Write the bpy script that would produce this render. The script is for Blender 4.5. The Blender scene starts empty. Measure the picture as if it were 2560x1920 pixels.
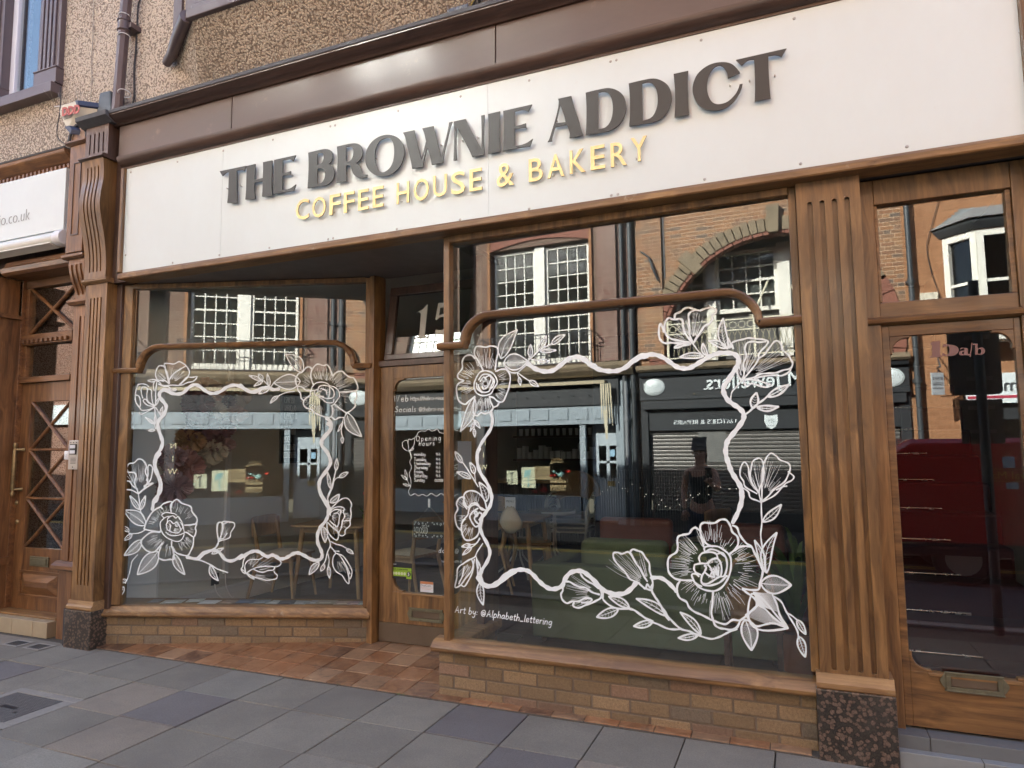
import bpy, bmesh, math, random
from mathutils import Matrix, Vector
PI=math.pi; R=math.radians
S=bpy.context.scene
# ------------------------------------------------------------------ camera
CX,CY,CZ=2.0639,-3.9394,1.5747; YAW,PIT,ROL=0.3936,0.0930,-0.0106; FPX=1690.0
_f=Vector((-math.sin(YAW)*math.cos(PIT),math.cos(YAW)*math.cos(PIT),math.sin(PIT)))
_r0=Vector((math.cos(YAW),math.sin(YAW),0)); _u0=_r0.cross(_f)
_r=_r0*math.cos(ROL)+_u0*math.sin(ROL); _u=-_r0*math.sin(ROL)+_u0*math.cos(ROL)
CAM=Vector((CX,CY,CZ))
cd=bpy.data.cameras.new('camera'); cam=bpy.data.objects.new('camera',cd); S.collection.objects.link(cam)
cam.matrix_world=Matrix.Translation(CAM)@Matrix((_r,_u,-_f)).transposed().to_4x4()
cd.sensor_width=36; cd.lens=36*FPX/2560; cd.clip_start=.05; cd.clip_end=500
S.camera=cam
# ------------------------------------------------------------------ light
SUN_EL,SUN_AZ=31.0,-34.0      # azimuth measured from +Y (behind the shop) towards -X
W=bpy.data.worlds.new('World'); S.world=W; W.use_nodes=True
nt=W.node_tree; bg=nt.nodes['Background']; sky=nt.nodes.new('ShaderNodeTexSky')
sky.sky_type='NISHITA'; sky.sun_disc=False; sky.sun_elevation=R(SUN_EL); sky.sun_rotation=R(SUN_AZ)
sky.air_density=1.0; sky.dust_density=1.5; sky.ozone_density=1.0
nt.links.new(sky.outputs[0],bg.inputs[0]); bg.inputs[1].default_value=0.15
sl=bpy.data.lights.new('sun','SUN'); sl.energy=5.0; sl.angle=R(.5); sl.color=(1,.99,.93)
so=bpy.data.objects.new('sun',sl); S.collection.objects.link(so); so.location=(0,20,30)
_sd=Vector((math.sin(R(SUN_AZ))*math.cos(R(SUN_EL)),math.cos(R(SUN_AZ))*math.cos(R(SUN_EL)),math.sin(R(SUN_EL))))
so.rotation_euler=_sd.to_track_quat('Z','Y').to_euler()
S.view_settings.view_transform='Standard'; S.view_settings.look='None'; S.view_settings.exposure=2.5; S.view_settings.gamma=1
S.render.engine='CYCLES'; cy=S.cycles
cy.use_denoising=True; cy.use_adaptive_sampling=True; cy.adaptive_threshold=.004; cy.max_bounces=9; cy.diffuse_bounces=4; cy.glossy_bounces=5; cy.transmission_bounces=4; cy.transparent_max_bounces=24
cy.caustics_reflective=True; cy.caustics_refractive=False; cy.blur_glossy=0.3; cy.sample_clamp_indirect=10.0
try: cy.denoiser='OPENIMAGEDENOISE'; cy.denoising_prefilter='ACCURATE'
except Exception: pass
# ------------------------------------------------------------------ picture <-> place
def ray(p):
    return _f+_r*((p[0]-1280)/FPX)-_u*((p[1]-960)/FPX)
def onY(p,Y):
    v=ray(p); return CAM+v*((Y-CY)/v.y)
def onZ(p,Z):
    v=ray(p); return CAM+v*((Z-CZ)/v.z)
def onX(p,X):
    v=ray(p); return CAM+v*((X-CX)/v.x)
def onP(p,o,n):
    v=ray(p); return CAM+v*(((o-CAM).dot(n))/v.dot(n))
def zz(x0,y0,w,W=2212):
    s=w/W
    return lambda x,y:(x0+s*x,y0+s*y)
# ------------------------------------------------------------------ mesh helpers
class MB:
    def __init__(s,M=None): s.v=[];s.f=[];s.c=[];s.M=M;s.col=None
    def add(s,vs,fs):
        b=len(s.v)
        for p in vs:
            p=Vector(p); s.v.append(s.M@p if s.M else p)
        for f in fs: s.f.append([b+i for i in f]); s.c.append(s.col)
        return s
    def box(s,x0,x1,y0,y1,z0,z1):
        return s.add([(x,y,z) for z in(z0,z1) for y in(y0,y1) for x in(x0,x1)],[(0,2,3,1),(4,5,7,6),(0,1,5,4),(2,6,7,3),(0,4,6,2),(1,3,7,5)])
    def bbox(s,c,sz): return s.box(c[0]-sz[0]/2,c[0]+sz[0]/2,c[1]-sz[1]/2,c[1]+sz[1]/2,c[2]-sz[2]/2,c[2]+sz[2]/2)
    def quad(s,a,b,c,d): return s.add([a,b,c,d],[(0,1,2,3)])
    def prism(s,poly,y0,y1,ax='y'):
        n=len(poly); T={'y':lambda a,b,t:(a,t,b),'x':lambda a,b,t:(t,a,b),'z':lambda a,b,t:(a,b,t)}[ax]
        vs=[T(a,b,y0) for a,b in poly]+[T(a,b,y1) for a,b in poly]
        return s.add(vs,[list(range(n)),list(range(2*n-1,n-1,-1))]+[(i,i+n,(i+1)%n+n,(i+1)%n) for i in range(n)])
    def loft(s,rings,closed=True,caps=True):
        n=len(rings[0]); vs=[p for r in rings for p in r]; fs=[]
        for k in range(len(rings)-1):
            for i in range(n if closed else n-1):
                j=(i+1)%n; fs.append((k*n+i,k*n+j,(k+1)*n+j,(k+1)*n+i))
        if caps and closed: fs+= [list(range(n-1,-1,-1)),list(range((len(rings)-1)*n,len(rings)*n))]
        return s.add(vs,fs)
    def tube(s,pts,r,n=8,caps=True):
        pts=[Vector(p) for p in pts]; rs=r if isinstance(r,(list,tuple)) else [r]*len(pts); rings=[];ref=None
        for i,p in enumerate(pts):
            t=(pts[min(i+1,len(pts)-1)]-pts[max(i-1,0)])
            if t.length<1e-9: t=Vector((0,0,1))
            t.normalize()
            if ref is None: ref=Vector((0,0,1)) if abs(t.z)<.9 else Vector((1,0,0))
            a=t.cross(ref)
            if a.length<1e-6: a=t.cross(Vector((1,.3,.2)))
            a.normalize(); b=a.cross(t); ref=b
            rings.append([p+a*(rs[i]*math.cos(2*PI*k/n))+b*(rs[i]*math.sin(2*PI*k/n)) for k in range(n)])
        return s.loft(rings,True,caps)
    def lathe(s,prof,c=(0,0,0),n=20,axis='z'):
        rings=[]
        for r,h in prof:
            ring=[]
            for k in range(n):
                a=2*PI*k/n; x,y=r*math.cos(a),r*math.sin(a)
                ring.append({'z':(c[0]+x,c[1]+y,c[2]+h),'y':(c[0]+x,c[1]+h,c[2]+y),'x':(c[0]+h,c[1]+x,c[2]+y)}[axis])
            rings.append(ring)
        return s.loft(rings)
    def sweepx(s,prof,x0,x1): return s.prism(prof,x0,x1,'x')
    def obj(s,name,mat=None,parent=None,smooth=None,bevel=None,seg=2):
        me=bpy.data.meshes.new(name); me.from_pydata([tuple(v) for v in s.v],[],s.f)
        if any(c is not None for c in s.c):
            at=me.color_attributes.new('tint','FLOAT_COLOR','CORNER'); li=0
            for p,c in zip(me.polygons,s.c):
                c=c or (1,1,1)
                for k in p.loop_indices: at.data[k].color=(c[0],c[1],c[2],1)
        bm=bmesh.new(); bm.from_mesh(me); bmesh.ops.recalc_face_normals(bm,faces=bm.faces); bm.to_mesh(me); bm.free()
        if mat: me.materials.append(mat)
        if smooth is not None:
            for p in me.polygons: p.use_smooth=True
            try: me.set_sharp_from_angle(angle=R(smooth))
            except Exception: pass
        o=bpy.data.objects.new(name,me); S.collection.objects.link(o)
        if parent: adopt(o,parent)
        if bevel:
            b=o.modifiers.new('bevel','BEVEL'); b.width=bevel; b.segments=seg; b.limit_method='ANGLE'; b.angle_limit=R(40)
        return o
def pw(o):
    M=Matrix.Translation(o.location)@o.rotation_euler.to_matrix().to_4x4()
    return pw(o.parent)@o.matrix_parent_inverse@M if o.parent else M
def adopt(o,parent):
    o.parent=parent; o.matrix_parent_inverse=pw(parent).inverted()
def tag(o,label=None,cat=None,group=None,kind=None):
    if label: o['label']=label
    if cat: o['category']=cat
    if group: o['group']=group
    if kind: o['kind']=kind
    return o
def thing(name,label,cat,loc=(0,0,0),group=None,rz=0):
    o=bpy.data.objects.new(name,None); S.collection.objects.link(o); o.location=loc; o.rotation_euler=(0,0,rz); o.empty_display_size=.1
    return tag(o,label,cat,group)
def copy_tree(o,parent=None):
    c=o.copy(); S.collection.objects.link(c)
    if parent: c.parent=parent
    for ch in list(o.children): copy_tree(ch,c)
    return c
def crom(pts,n=6,closed=False):
    P=[Vector(p) for p in pts]; out=[]; m=len(P)
    if m<3: return P
    for i in range(m if closed else m-1):
        if closed: a,b,c,d=P[i-1],P[i],P[(i+1)%m],P[(i+2)%m]
        else:
            b,c=P[i],P[i+1]; a=P[i-1] if i>0 else b*2-c; d=P[i+2] if i+2<m else c*2-b
        for k in range(n):
            t=k/n; out.append(.5*((2*b)+(c-a)*t+(2*a-5*b+4*c-d)*t*t+(3*b-a-3*c+d)*t**3))
    if not closed: out.append(P[-1])
    return out
def poly_curve(st,n=6):
    """closed outline: 'x,y' is a corner, '~x,y' a smooth point"""
    P=[];sm=[]
    for w in st.split():
        sm.append(w[0]=='~'); P.append(Vector([float(q) for q in w.lstrip('~').split(',')]))
    out=[];m=len(P)
    for i in range(m):
        j=(i+1)%m; out_pt=P[i]
        if not(sm[i] or sm[j]): out.append(out_pt); continue
        a=P[i-1] if sm[i] else P[i]*2-P[j] if not sm[i] else P[i]
        d=P[(j+1)%m] if sm[j] else P[j]*2-P[i]
        if not sm[i]: a=P[i]+(P[i]-P[j])*.5
        if not sm[j]: d=P[j]+(P[j]-P[i])*.5
        b,c=P[i],P[j]
        for k in range(n):
            t=k/n; out.append(.5*((2*b)+(c-a)*t+(2*a-5*b+4*c-d)*t*t+(3*b-a-3*c+d)*t**3))
    return out
def text_mesh(txt,size,M,ext=.002,bold=0.0,align='LEFT',sx=1.0,space=1.0):
    """builtin font as (verts,faces) placed by M (text lies in local XZ, facing -Y)"""
    c=bpy.data.curves.new('txt','FONT'); c.body=txt; c.size=size; c.extrude=ext; c.offset=bold; c.align_x=align; c.space_character=space; c.resolution_u=3
    o=bpy.data.objects.new('txt',c); S.collection.objects.link(o)
    dg=bpy.context.evaluated_depsgraph_get(); m=bpy.data.meshes.new_from_object(o.evaluated_get(dg))
    vs=[M@Vector((v.co.x*sx,-v.co.z,v.co.y)) for v in m.vertices]; fs=[list(p.vertices) for p in m.polygons]
    bpy.data.objects.remove(o); bpy.data.curves.remove(c); bpy.data.meshes.remove(m)
    return vs,fs
# ------------------------------------------------------------------ materials
class NM:
    def __init__(s,name,col=(.5,.5,.5),rough=.5,metal=0.,coat=0.,spec=.5):
        s.m=bpy.data.materials.new(name); s.m.use_nodes=True; s.t=s.m.node_tree; s.b=s.t.nodes['Principled BSDF']
        s.set('Base Color',(*col,1)); s.set('Roughness',rough); s.set('Metallic',metal); s.set('Coat Weight',coat); s.set('Coat Roughness',.12); s.set('Specular IOR Level',spec)
        s.co=None
    def set(s,k,v):
        if hasattr(v,'links') or isinstance(v,bpy.types.NodeSocket): s.t.links.new(v,s.b.inputs[k])
        else: s.b.inputs[k].default_value=v
    def n(s,ty,ins=None,**kw):
        x=s.t.nodes.new('ShaderNode'+ty)
        for k,v in kw.items(): setattr(x,k,v)
        for k,v in (ins or {}).items():
            if isinstance(v,bpy.types.NodeSocket): s.t.links.new(v,x.inputs[k])
            else: x.inputs[k].default_value=v
        return x
    def obj(s,scale=(1,1,1),rot=(0,0,0),loc=(0,0,0)):
        if s.co is None: s.co=s.n('TexCoord').outputs['Object']
        return s.n('Mapping',{'Vector':s.co,'Scale':scale,'Rotation':rot,'Location':loc}).outputs[0]
    def noise(s,scale,detail=4,rough=.55,dist=0,vec=None):
        return s.n('TexNoise',{'Vector':vec or s.obj(),'Scale':scale,'Detail':detail,'Roughness':rough,'Distortion':dist}).outputs[0]
    def voro(s,scale,vec=None,feature='F1',rnd=1.0,out='Distance'):
        return s.n('TexVoronoi',{'Vector':vec or s.obj(),'Scale':scale,'Randomness':rnd},feature=feature).outputs[out]
    def ramp(s,fac,*st,interp='LINEAR'):
        x=s.n('ValToRGB',{'Fac':fac}); e=x.color_ramp; e.interpolation=interp
        while len(e.elements)<len(st): e.elements.new(.5)
        for el,(p,c) in zip(e.elements,st): el.position=p; el.color=(*c,1) if len(c)==3 else c
        return x.outputs[0]
    def mix(s,fac,a,b,mode='MIX'):
        x=s.n('Mix',None,data_type='RGBA',blend_type=mode)
        for i,v in ((0,fac),(6,a),(7,b)):
            if isinstance(v,bpy.types.NodeSocket): s.t.links.new(v,x.inputs[i])
            else: x.inputs[i].default_value=v if i==0 else (*v,1)
        return x.outputs[2]
    def math(s,op,a,b=0.,c=0.):
        x=s.n('Math',None,operation=op)
        for i,v in enumerate((a,b,c)):
            if isinstance(v,bpy.types.NodeSocket): s.t.links.new(v,x.inputs[i])
            else: x.inputs[i].default_value=v
        return x.outputs[0]
    def bump(s,h,st=.3,d=.01):
        s.set('Normal',s.n('Bump',{'Height':h,'Strength':st,'Distance':d}).outputs[0])
    def tint(s): return s.n('VertexColor',None,layer_name='tint').outputs[0]
def plain(name,col,rough=.5,metal=0,coat=0,spec=.5,var=.12,sc=9):
    a=NM(name,col,rough,metal,coat,spec)
    if var:
        f=a.noise(sc,5); a.set('Base Color',a.mix(f,tuple(c*(1-var) for c in col),tuple(min(1,c*(1+var)) for c in col)))
        a.set('Roughness',a.math('MULTIPLY_ADD',a.noise(sc*2.3,3),.25,rough-.12))
    return a.m
def wood(name,c1,c2,axis='z',rough=.38,coat=.35,streak=1.0,wear=None):
    a=NM(name,c2,rough,0,coat)
    L=.9; k={'z':(11,11,L),'x':(L,11,11)}[axis]
    warp=a.noise(1.6,2,vec=a.obj((1,1,1)))
    v=a.obj(k)
    x=a.n('VectorMath',None,operation='ADD'); a.t.links.new(v,x.inputs[0])
    w=a.n('CombineXYZ',{'X':a.math('MULTIPLY',warp,2.2),'Y':a.math('MULTIPLY',warp,1.4),'Z':a.math('MULTIPLY',warp,.7)}); a.t.links.new(w.outputs[0],x.inputs[1])
    g1=a.noise(1.7,6,.6,.6,vec=x.outputs[0])
    kf=tuple(q*7 for q in k); g2=a.noise(1.0,3,.7,vec=a.obj((kf[0],kf[1],kf[2]*.6) if axis=='z' else (kf[0]*.6,kf[1],kf[2])))
    m1=a.ramp(g1,(.28,c1),(.5,tuple((p+q)/2 for p,q in zip(c1,c2))),(.72,c2))
    fine=a.ramp(g2,(.3,(.62,.6,.58)),(.6,(1,1,1)))
    col=a.mix(.75*streak,m1,fine,'MULTIPLY')
    big=a.noise(.55,3,vec=a.obj((1,1,1),loc=(3,1,7)))
    col=a.mix(a.ramp(big,(.35,(0,0,0)),(.7,(.55,.55,.55))),col,tuple(q*.62 for q in c1))
    if wear:
        ws=a.ramp(a.noise(6,8,.7,vec=a.obj((1,1,1),loc=(9,2,4))),(.62,(0,0,0)),(.70,(1,1,1)))
        col=a.mix(ws,col,wear)
    a.set('Base Color',col)
    a.set('Roughness',a.math('MULTIPLY_ADD',a.noise(3.5,5),.35,rough-.15))
    a.bump(g2,.12,.004)
    return a.m
WOODV=wood('varnished_mahogany_upright',(.075,.036,.014),(.40,.215,.075),'z')
WOODH=wood('varnished_mahogany_rail',(.075,.036,.014),(.39,.205,.072),'x')
WOODX=wood('weathered_mahogany_sill',(.12,.058,.024),(.44,.25,.095),'x',.5,.15,wear=(.33,.24,.15))
WOODS=wood('bleached_mahogany_base',(.20,.10,.04),(.46,.28,.12),'x',.6,.05,wear=(.42,.33,.20))
WOODD=wood('dark_mahogany_rail',(.048,.027,.020),(.125,.070,.050),'x',.42,.25)
WOODDV=wood('dark_mahogany_upright',(.048,.027,.020),(.13,.072,.050),'z',.42,.25)
WOODR=wood('red_mahogany_upright',(.085,.036,.016),(.36,.170,.062),'z',.4,.3)
WOODRH=wood('red_mahogany_rail',(.085,.036,.016),(.36,.170,.062),'x',.4,.3)
WOODL=wood('pale_oak',(.34,.22,.11),(.55,.38,.21),'z',.5,.05)
WOODLH=wood('pale_oak_top',(.34,.22,.11),(.55,.38,.21),'x',.45,.05)
WOODF=wood('dark_floorboards',(.035,.02,.014),(.10,.058,.038),'x',.45,.1)
def fascia_paint():
    a=NM('brown_glazed_fascia',(.10,.06,.045),.4,0,.2)
    f=a.noise(1.3,6,.65,1.0,vec=a.obj((.8,1,2.2))); g=a.noise(40,4)
    col=a.mix(f,(.062,.040,.036),(.125,.078,.058)); st=a.ramp(a.noise(3.2,7,.7,vec=a.obj((1,1,1),loc=(4,0,2))),(.63,(0,0,0)),(.72,(.6,.6,.6)))
    col=a.mix(st,col,(.22,.13,.085)); a.set('Base Color',col); a.set('Roughness',a.math('MULTIPLY_ADD',f,.35,.28)); a.bump(a.noise(3,3),.12,.02); return a.m
FASCIA=fascia_paint()
LEAD=plain('lead_flashing',(.072,.074,.082),.6,.0,var=.35,sc=14)
def sign_white():
    a=NM('white_composite_panel',(.78,.78,.78),.36,0,0,.5)
    f=a.noise(2.2,6,.65,vec=a.obj((1,1,.6))); d=a.noise(13,6,.7)
    col=a.mix(a.ramp(f,(.35,(0,0,0)),(.75,(1,1,1))),(.66,.735,.735),(.63,.695,.685))
    col=a.mix(a.ramp(d,(.68,(0,0,0)),(.80,(.35,.35,.35))),col,(.55,.52,.46)); a.set('Base Color',col)
    a.set('Roughness',a.math('MULTIPLY_ADD',a.noise(.8,2),.12,.24)); a.bump(a.noise(1.4,2),.10,.02); return a.m
SIGNW=sign_white()
SIGNW2=plain('white_sign_face',(.69,.755,.755),.4,var=.03)
LETTER=NM('anthracite_acrylic',(.040,.043,.043),.34,0,0,.4).m
GOLD=NM('satin_gold',(.82,.64,.30),.45,.25).m
GOLDE=NM('gold_letter_edge',(.16,.10,.04),.5).m
STEEL=NM('steel_screw',(.45,.44,.42),.4,.9).m
BRASS=plain('aged_brass',(.30,.22,.11),.42,.75,var=.4,sc=30)
BRONZE=plain('verdigris_bronze',(.16,.15,.10),.5,.55,var=.35,sc=40)
KICK=plain('brown_kick_plate',(.13,.095,.065),.42,.25,var=.3,sc=6)
PAINT=NM('white_paint_marker',(.78,.85,.87),.55).m
ETCH=NM('frosted_vinyl',(.55,.55,.50),.6).m
ETCHD=NM('brown_vinyl',(.20,.11,.10),.6).m
BLACK=plain('black_plastic',(.02,.021,.024),.45,var=.1)
NAVY=plain('navy_plastic',(.022,.032,.075),.4,var=.1)
CABLE=NM('black_cable',(.03,.03,.032),.6).m
SPIKE=NM('bird_spike_wire',(.30,.28,.25),.4,.6).m
CREAMP=plain('cream_plastic',(.62,.57,.45),.45,var=.06)
WHITEP=plain('white_plastic',(.74,.74,.75),.4,var=.04)
UPVC=plain('white_window_frame',(.74,.74,.80),.35,var=.03)
PLUM=plain('plum_brown_paint',(.115,.085,.088),.4,var=.12,sc=5)
PIPE=plain('brown_painted_pipe',(.10,.072,.075),.38,var=.15)
GREYP=plain('grey_plastic_pipe',(.20,.21,.22),.45)
def roughcast():
    a=NM('roughcast_render',(.5,.42,.34),.9)
    w=a.noise(9,3); v=a.obj()
    x=a.n('VectorMath',None,operation='ADD'); a.t.links.new(v,x.inputs[0]); c=a.n('CombineXYZ',{'X':a.math('MULTIPLY',w,.05),'Y':a.math('MULTIPLY',a.noise(11,3),.05),'Z':a.math('MULTIPLY',a.noise(13,3),.05)}); a.t.links.new(c.outputs[0],x.inputs[1])
    p=a.voro(58,x.outputs[0],rnd=1); p2=a.voro(95,x.outputs[0]); h=a.math('ADD',a.math('MULTIPLY',p,1.0),a.math('MULTIPLY',a.noise(70,4),.5))
    base=a.mix(a.noise(1.1,5),(.60,.50,.40),(.72,.62,.51))
    dirt=a.ramp(a.noise(.8,5,.65,vec=a.obj((1,1,.45))),(.45,(0,0,0)),(.78,(.5,.5,.5)))
    base=a.mix(dirt,base,(.46,.37,.27))
    pm=a.math('MULTIPLY_ADD',a.noise(.55,3,vec=a.obj((1,1,1),loc=(2,2,6))),.5,-.25); dark=a.ramp(a.math('ADD',a.math('ADD',p,pm),a.math('MULTIPLY',a.noise(37,5,.7),.75)),(.86,(0,0,0)),(1.0,(.85,.85,.85)))
    col=a.mix(dark,base,(.20,.155,.12)); col=a.mix(a.ramp(p2,(.6,(0,0,0)),(.8,(.3,.3,.3))),col,(.30,.24,.19))
    a.set('Base Color',col); a.bump(a.math('SUBTRACT',1.0,h),.7,.02); return a.m
ROUGH=roughcast()
def brick(name,cols,mortar,flem=True,course=.075,L=.225,rough=.85,grime=None,jw=.006,bs=.6):
    a=NM(name,cols[0],rough); c=a.co or a.obj(); sp=a.n('SeparateXYZ',{'Vector':c}).outputs
    u=a.math('ADD',sp[0],sp[1]); v=a.math('DIVIDE',sp[2],course); row=a.math('FLOOR',v); fv=a.math('FRACT',v)
    per=L*1.5 if flem else L
    uu=a.math('ADD',a.math('DIVIDE',u,per),a.math('MULTIPLY',a.math('FLOORED_MODULO',row,2.),.5)); fu=a.math('FRACT',uu); iu=a.math('FLOOR',uu)
    if flem:
        hd=a.math('GREATER_THAN',fu,.6667)
        d1=a.math('MINIMUM',fu,a.math('ABSOLUTE',a.math('SUBTRACT',fu,.6667))); du=a.math('MULTIPLY',a.math('MINIMUM',d1,a.math('SUBTRACT',1.,fu)),per)
    else: hd=0.; du=a.math('MULTIPLY',a.math('MINIMUM',fu,a.math('SUBTRACT',1.,fu)),per)
    dv=a.math('MULTIPLY',a.math('MINIMUM',fv,a.math('SUBTRACT',1.,fv)),course)
    d=a.math('ADD',a.math('MINIMUM',du,dv),a.math('MULTIPLY_ADD',a.noise(60,3),.004,-.002))
    mk=a.n('MapRange',{'Value':d,'From Min':jw-.002,'From Max':jw+.002}).outputs[0]
    idv=a.n('CombineXYZ',{'X':a.math('MULTIPLY_ADD',iu,2.,hd),'Y':row,'Z':3.}).outputs[0]
    rn=a.n('TexWhiteNoise',{'Vector':idv},noise_dimensions='3D').outputs[0]
    st=[(i/max(1,len(cols)-1),q) for i,q in enumerate(cols)]
    bc=a.ramp(rn,*st); bc=a.mix(.55,bc,a.ramp(a.noise(38,5,.7),(.3,(.55,.55,.55)),(.7,(1.15,1.15,1.15))),'MULTIPLY')
    col=a.mix(mk,mortar,bc)
    if grime: col=a.mix(a.ramp(a.noise(1.2,6,.65,vec=a.obj((1,1,.5))),(.45,(0,0,0)),(.75,(.7,.7,.7))),col,grime)
    a.set('Base Color',col); a.bump(a.math('ADD',mk,a.math('MULTIPLY',a.noise(55,4),.3)),bs,.01); return a.m
BRICKO=brick('orange_facing_brick',[(.25,.125,.06),(.32,.165,.08),(.29,.135,.065),(.20,.115,.07),(.34,.185,.09),(.14,.105,.08)],(.56,.40,.27),jw=.005)
BRICKC=brick('ochre_brick',[(.33,.155,.07),(.37,.18,.085),(.35,.165,.075),(.30,.135,.06)],(.36,.20,.11),jw=.004)
BRICKB=brick('brown_brick',[(.155,.095,.07),(.19,.115,.08),(.16,.085,.06),(.21,.135,.095)],(.22,.17,.12),flem=False,grime=(.10,.075,.06))
BRICKW=brick('worn_brown_brick',[(.17,.085,.065),(.22,.12,.09),(.19,.085,.065)],(.28,.22,.17),flem=False,grime=(.33,.26,.22))
BRICKG=brick('plain_street_brick',[(.24,.11,.07),(.28,.13,.08),(.2,.1,.07)],(.3,.22,.16),flem=False)
def tinted(name,rough,sp_scale,dark,light,mott=None,bs=.3,bd=.004,spec=.5):
    a=NM(name,(.5,.5,.5),rough,spec=spec); t=a.tint(); f=a.noise(sp_scale,5,.7)
    col=a.mix(1.0,t,a.ramp(f,(.32,dark),(.62,light)),'MULTIPLY')
    big=a.noise(2.3,6,.7); col=a.mix(a.ramp(big,(.3,(0,0,0)),(.75,(.5,.5,.5))),col,a.mix(1.,t,(.6,.58,.56),'MULTIPLY'))
    if mott: col=mott(a,col,t)
    a.set('Base Color',col); a.bump(a.math('ADD',f,a.math('MULTIPLY',a.noise(sp_scale*.2,4),.8)),bs,bd); return a.m
def _spots(a,c,t):
    s=a.voro(150); m=a.ramp(a.math('ADD',s,a.math('MULTIPLY',a.noise(60,3),.5)),(.42,(.8,.8,.8)),(.50,(0,0,0)))
    w=a.ramp(a.noise(33,7,.8,vec=a.obj((1,1,1),loc=(7,3,1))),(.71,(0,0,0)),(.73,(1,1,1)))
    c=a.mix(m,c,(.07,.05,.035)); return a.mix(w,c,(.62,.58,.52))
TANBRICK=tinted('tan_stall_riser_brick',.8,70,(.7,.68,.66),(1.1,1.08,1.05),_spots,.5,.006)
MORTAR=plain('grey_brown_mortar',(.16,.125,.095),.9,var=.25,sc=40)
def _slab(a,c,t):
    g=a.ramp(a.noise(14,8,.75,vec=a.obj((1,1,1),loc=(1,7,2))),(.70,(0,0,0)),(.735,(.8,.8,.8)))
    d=a.ramp(a.voro(5.5,a.obj((1,1,1),loc=(2,3,1))),(.015,(.75,.75,.75)),(.035,(0,0,0)))
    st=a.ramp(a.noise(1.7,7,.7,vec=a.obj((1,1.3,1),loc=(8,1,0))),(.45,(0,0,0)),(.75,(.55,.55,.55)))
    c=a.mix(st,c,(.115,.10,.09)); c=a.mix(d,c,(.045,.04,.04)); return a.mix(a.math('MULTIPLY',g,.35),c,(.42,.40,.37))
SLAB=tinted('concrete_paving_slab',.82,130,(.72,.72,.72),(1.12,1.12,1.12),_slab,.35,.004)
JOINT=plain('sandy_joint',(.085,.075,.062),.95,var=.5,sc=50)
def _tile(a,c,t):
    v=a.obj((1,1,1)); m=a.ramp(a.noise(8.5,5,.6,1.2,vec=v),(.40,(0,0,0)),(.66,(1,1,1)))
    b=a.ramp(a.noise(6.5,4,.6,1.0,vec=a.obj((1,1,1),loc=(5,5,0))),(.55,(0,0,0)),(.75,(.75,.75,.75)))
    c=a.mix(a.math('MULTIPLY',m,.45),c,(.45,.27,.15)); return a.mix(b,c,(.085,.055,.04))
TILE=tinted('mottled_quarry_tile',.42,60,(.85,.84,.82),(1.05,1.05,1.05),_tile,.2,.003)
def granite():
    a=NM('brown_granite',(.1,.07,.05),.28,0,.2); w=a.noise(30,4); v=a.obj()
    x=a.n('VectorMath',None,operation='ADD'); a.t.links.new(v,x.inputs[0]); c=a.n('CombineXYZ',{'X':a.math('MULTIPLY',w,.02),'Y':0.,'Z':a.math('MULTIPLY',a.noise(34,4),.02)}); a.t.links.new(c.outputs[0],x.inputs[1])
    d=a.voro(46,x.outputs[0]); col=a.ramp(a.math('ADD',d,a.math('MULTIPLY',a.noise(120,4),.25)),(.42,(.15,.105,.078)),(.58,(.11,.075,.055)),(.66,(.028,.025,.022)),(.9,(.045,.038,.03)))
    f=a.noise(150,4,.8); col=a.mix(.8,col,a.ramp(f,(.35,(.35,.35,.35)),(.65,(1.4,1.4,1.4))),'MULTIPLY')
    g=a.ramp(a.noise(2.5,6,.7),(.5,(0,0,0)),(.8,(.45,.45,.45))); a.set('Base Color',a.mix(g,col,(.16,.14,.12))); a.bump(f,.05,.002); return a.m
GRANITE=granite()
def stone(name,c1,c2,c3):
    a=NM(name,c1,.85); col=a.mix(a.noise(3,6,.7),c1,c2); col=a.mix(a.ramp(a.noise(7,7,.7,vec=a.obj((1,1,.35))),(.48,(0,0,0)),(.72,(.85,.85,.85))),col,c3)
    a.set('Base Color',col); a.bump(a.noise(24,6,.7),.6,.012); return a.m
STONE=stone('weathered_sandstone',(.27,.21,.13),(.20,.15,.10),(.10,.085,.055))
REDST=stone('red_sandstone',(.26,.105,.07),(.22,.085,.055),(.15,.075,.055))
ASPH=plain('asphalt',(.05,.05,.052),.9,var=.3,sc=60)
KERB=plain('kerb_stone',(.22,.21,.2),.85,var=.2,sc=20)
WFRAME=plain('old_white_paint',(.74,.72,.64),.5,var=.08,sc=20)
SHOPBLUE=plain('blue_grey_shop_paint',(.26,.31,.34),.5,var=.05)
SHOPDARK=plain('charcoal_shop_paint',(.028,.031,.034),.42,var=.15)
SHUT=plain('roller_shutter_slat',(.20,.19,.175),.38,.6,var=.2)
IRONW=NM('cream_ironwork',(.70,.66,.50),.5).m
IRONB=NM('black_ironwork',(.025,.025,.035),.5).m
CAST=plain('dark_downpipe',(.05,.056,.06),.45,var=.15)
LEADR=plain('lead_roof',(.20,.21,.21),.6,var=.25,sc=8)
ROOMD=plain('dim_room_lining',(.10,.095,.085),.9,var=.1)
ROOMO=plain('pane_reflection_lining',(.34,.335,.31),.9,var=.1)  # lining lightened to mid grey, standing in for reflections in the panes
PLASTER=plain('warm_grey_wall',(.50,.495,.45),.85,var=.05,sc=3)
PLASTER2=plain('pale_trim_and_lit_wall',(.58,.59,.59),.85,var=.05,sc=3)  # pale trim grey; on the window reveal it stands in for daylight
CEIL=plain('ceiling_white',(.55,.54,.5),.9,var=.04)
FEAT=plain('dark_blue_panel',(.018,.028,.042),.5,var=.2)
GREENV=plain('green_velvet',(.105,.135,.075),.9,var=.22,sc=5)
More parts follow.
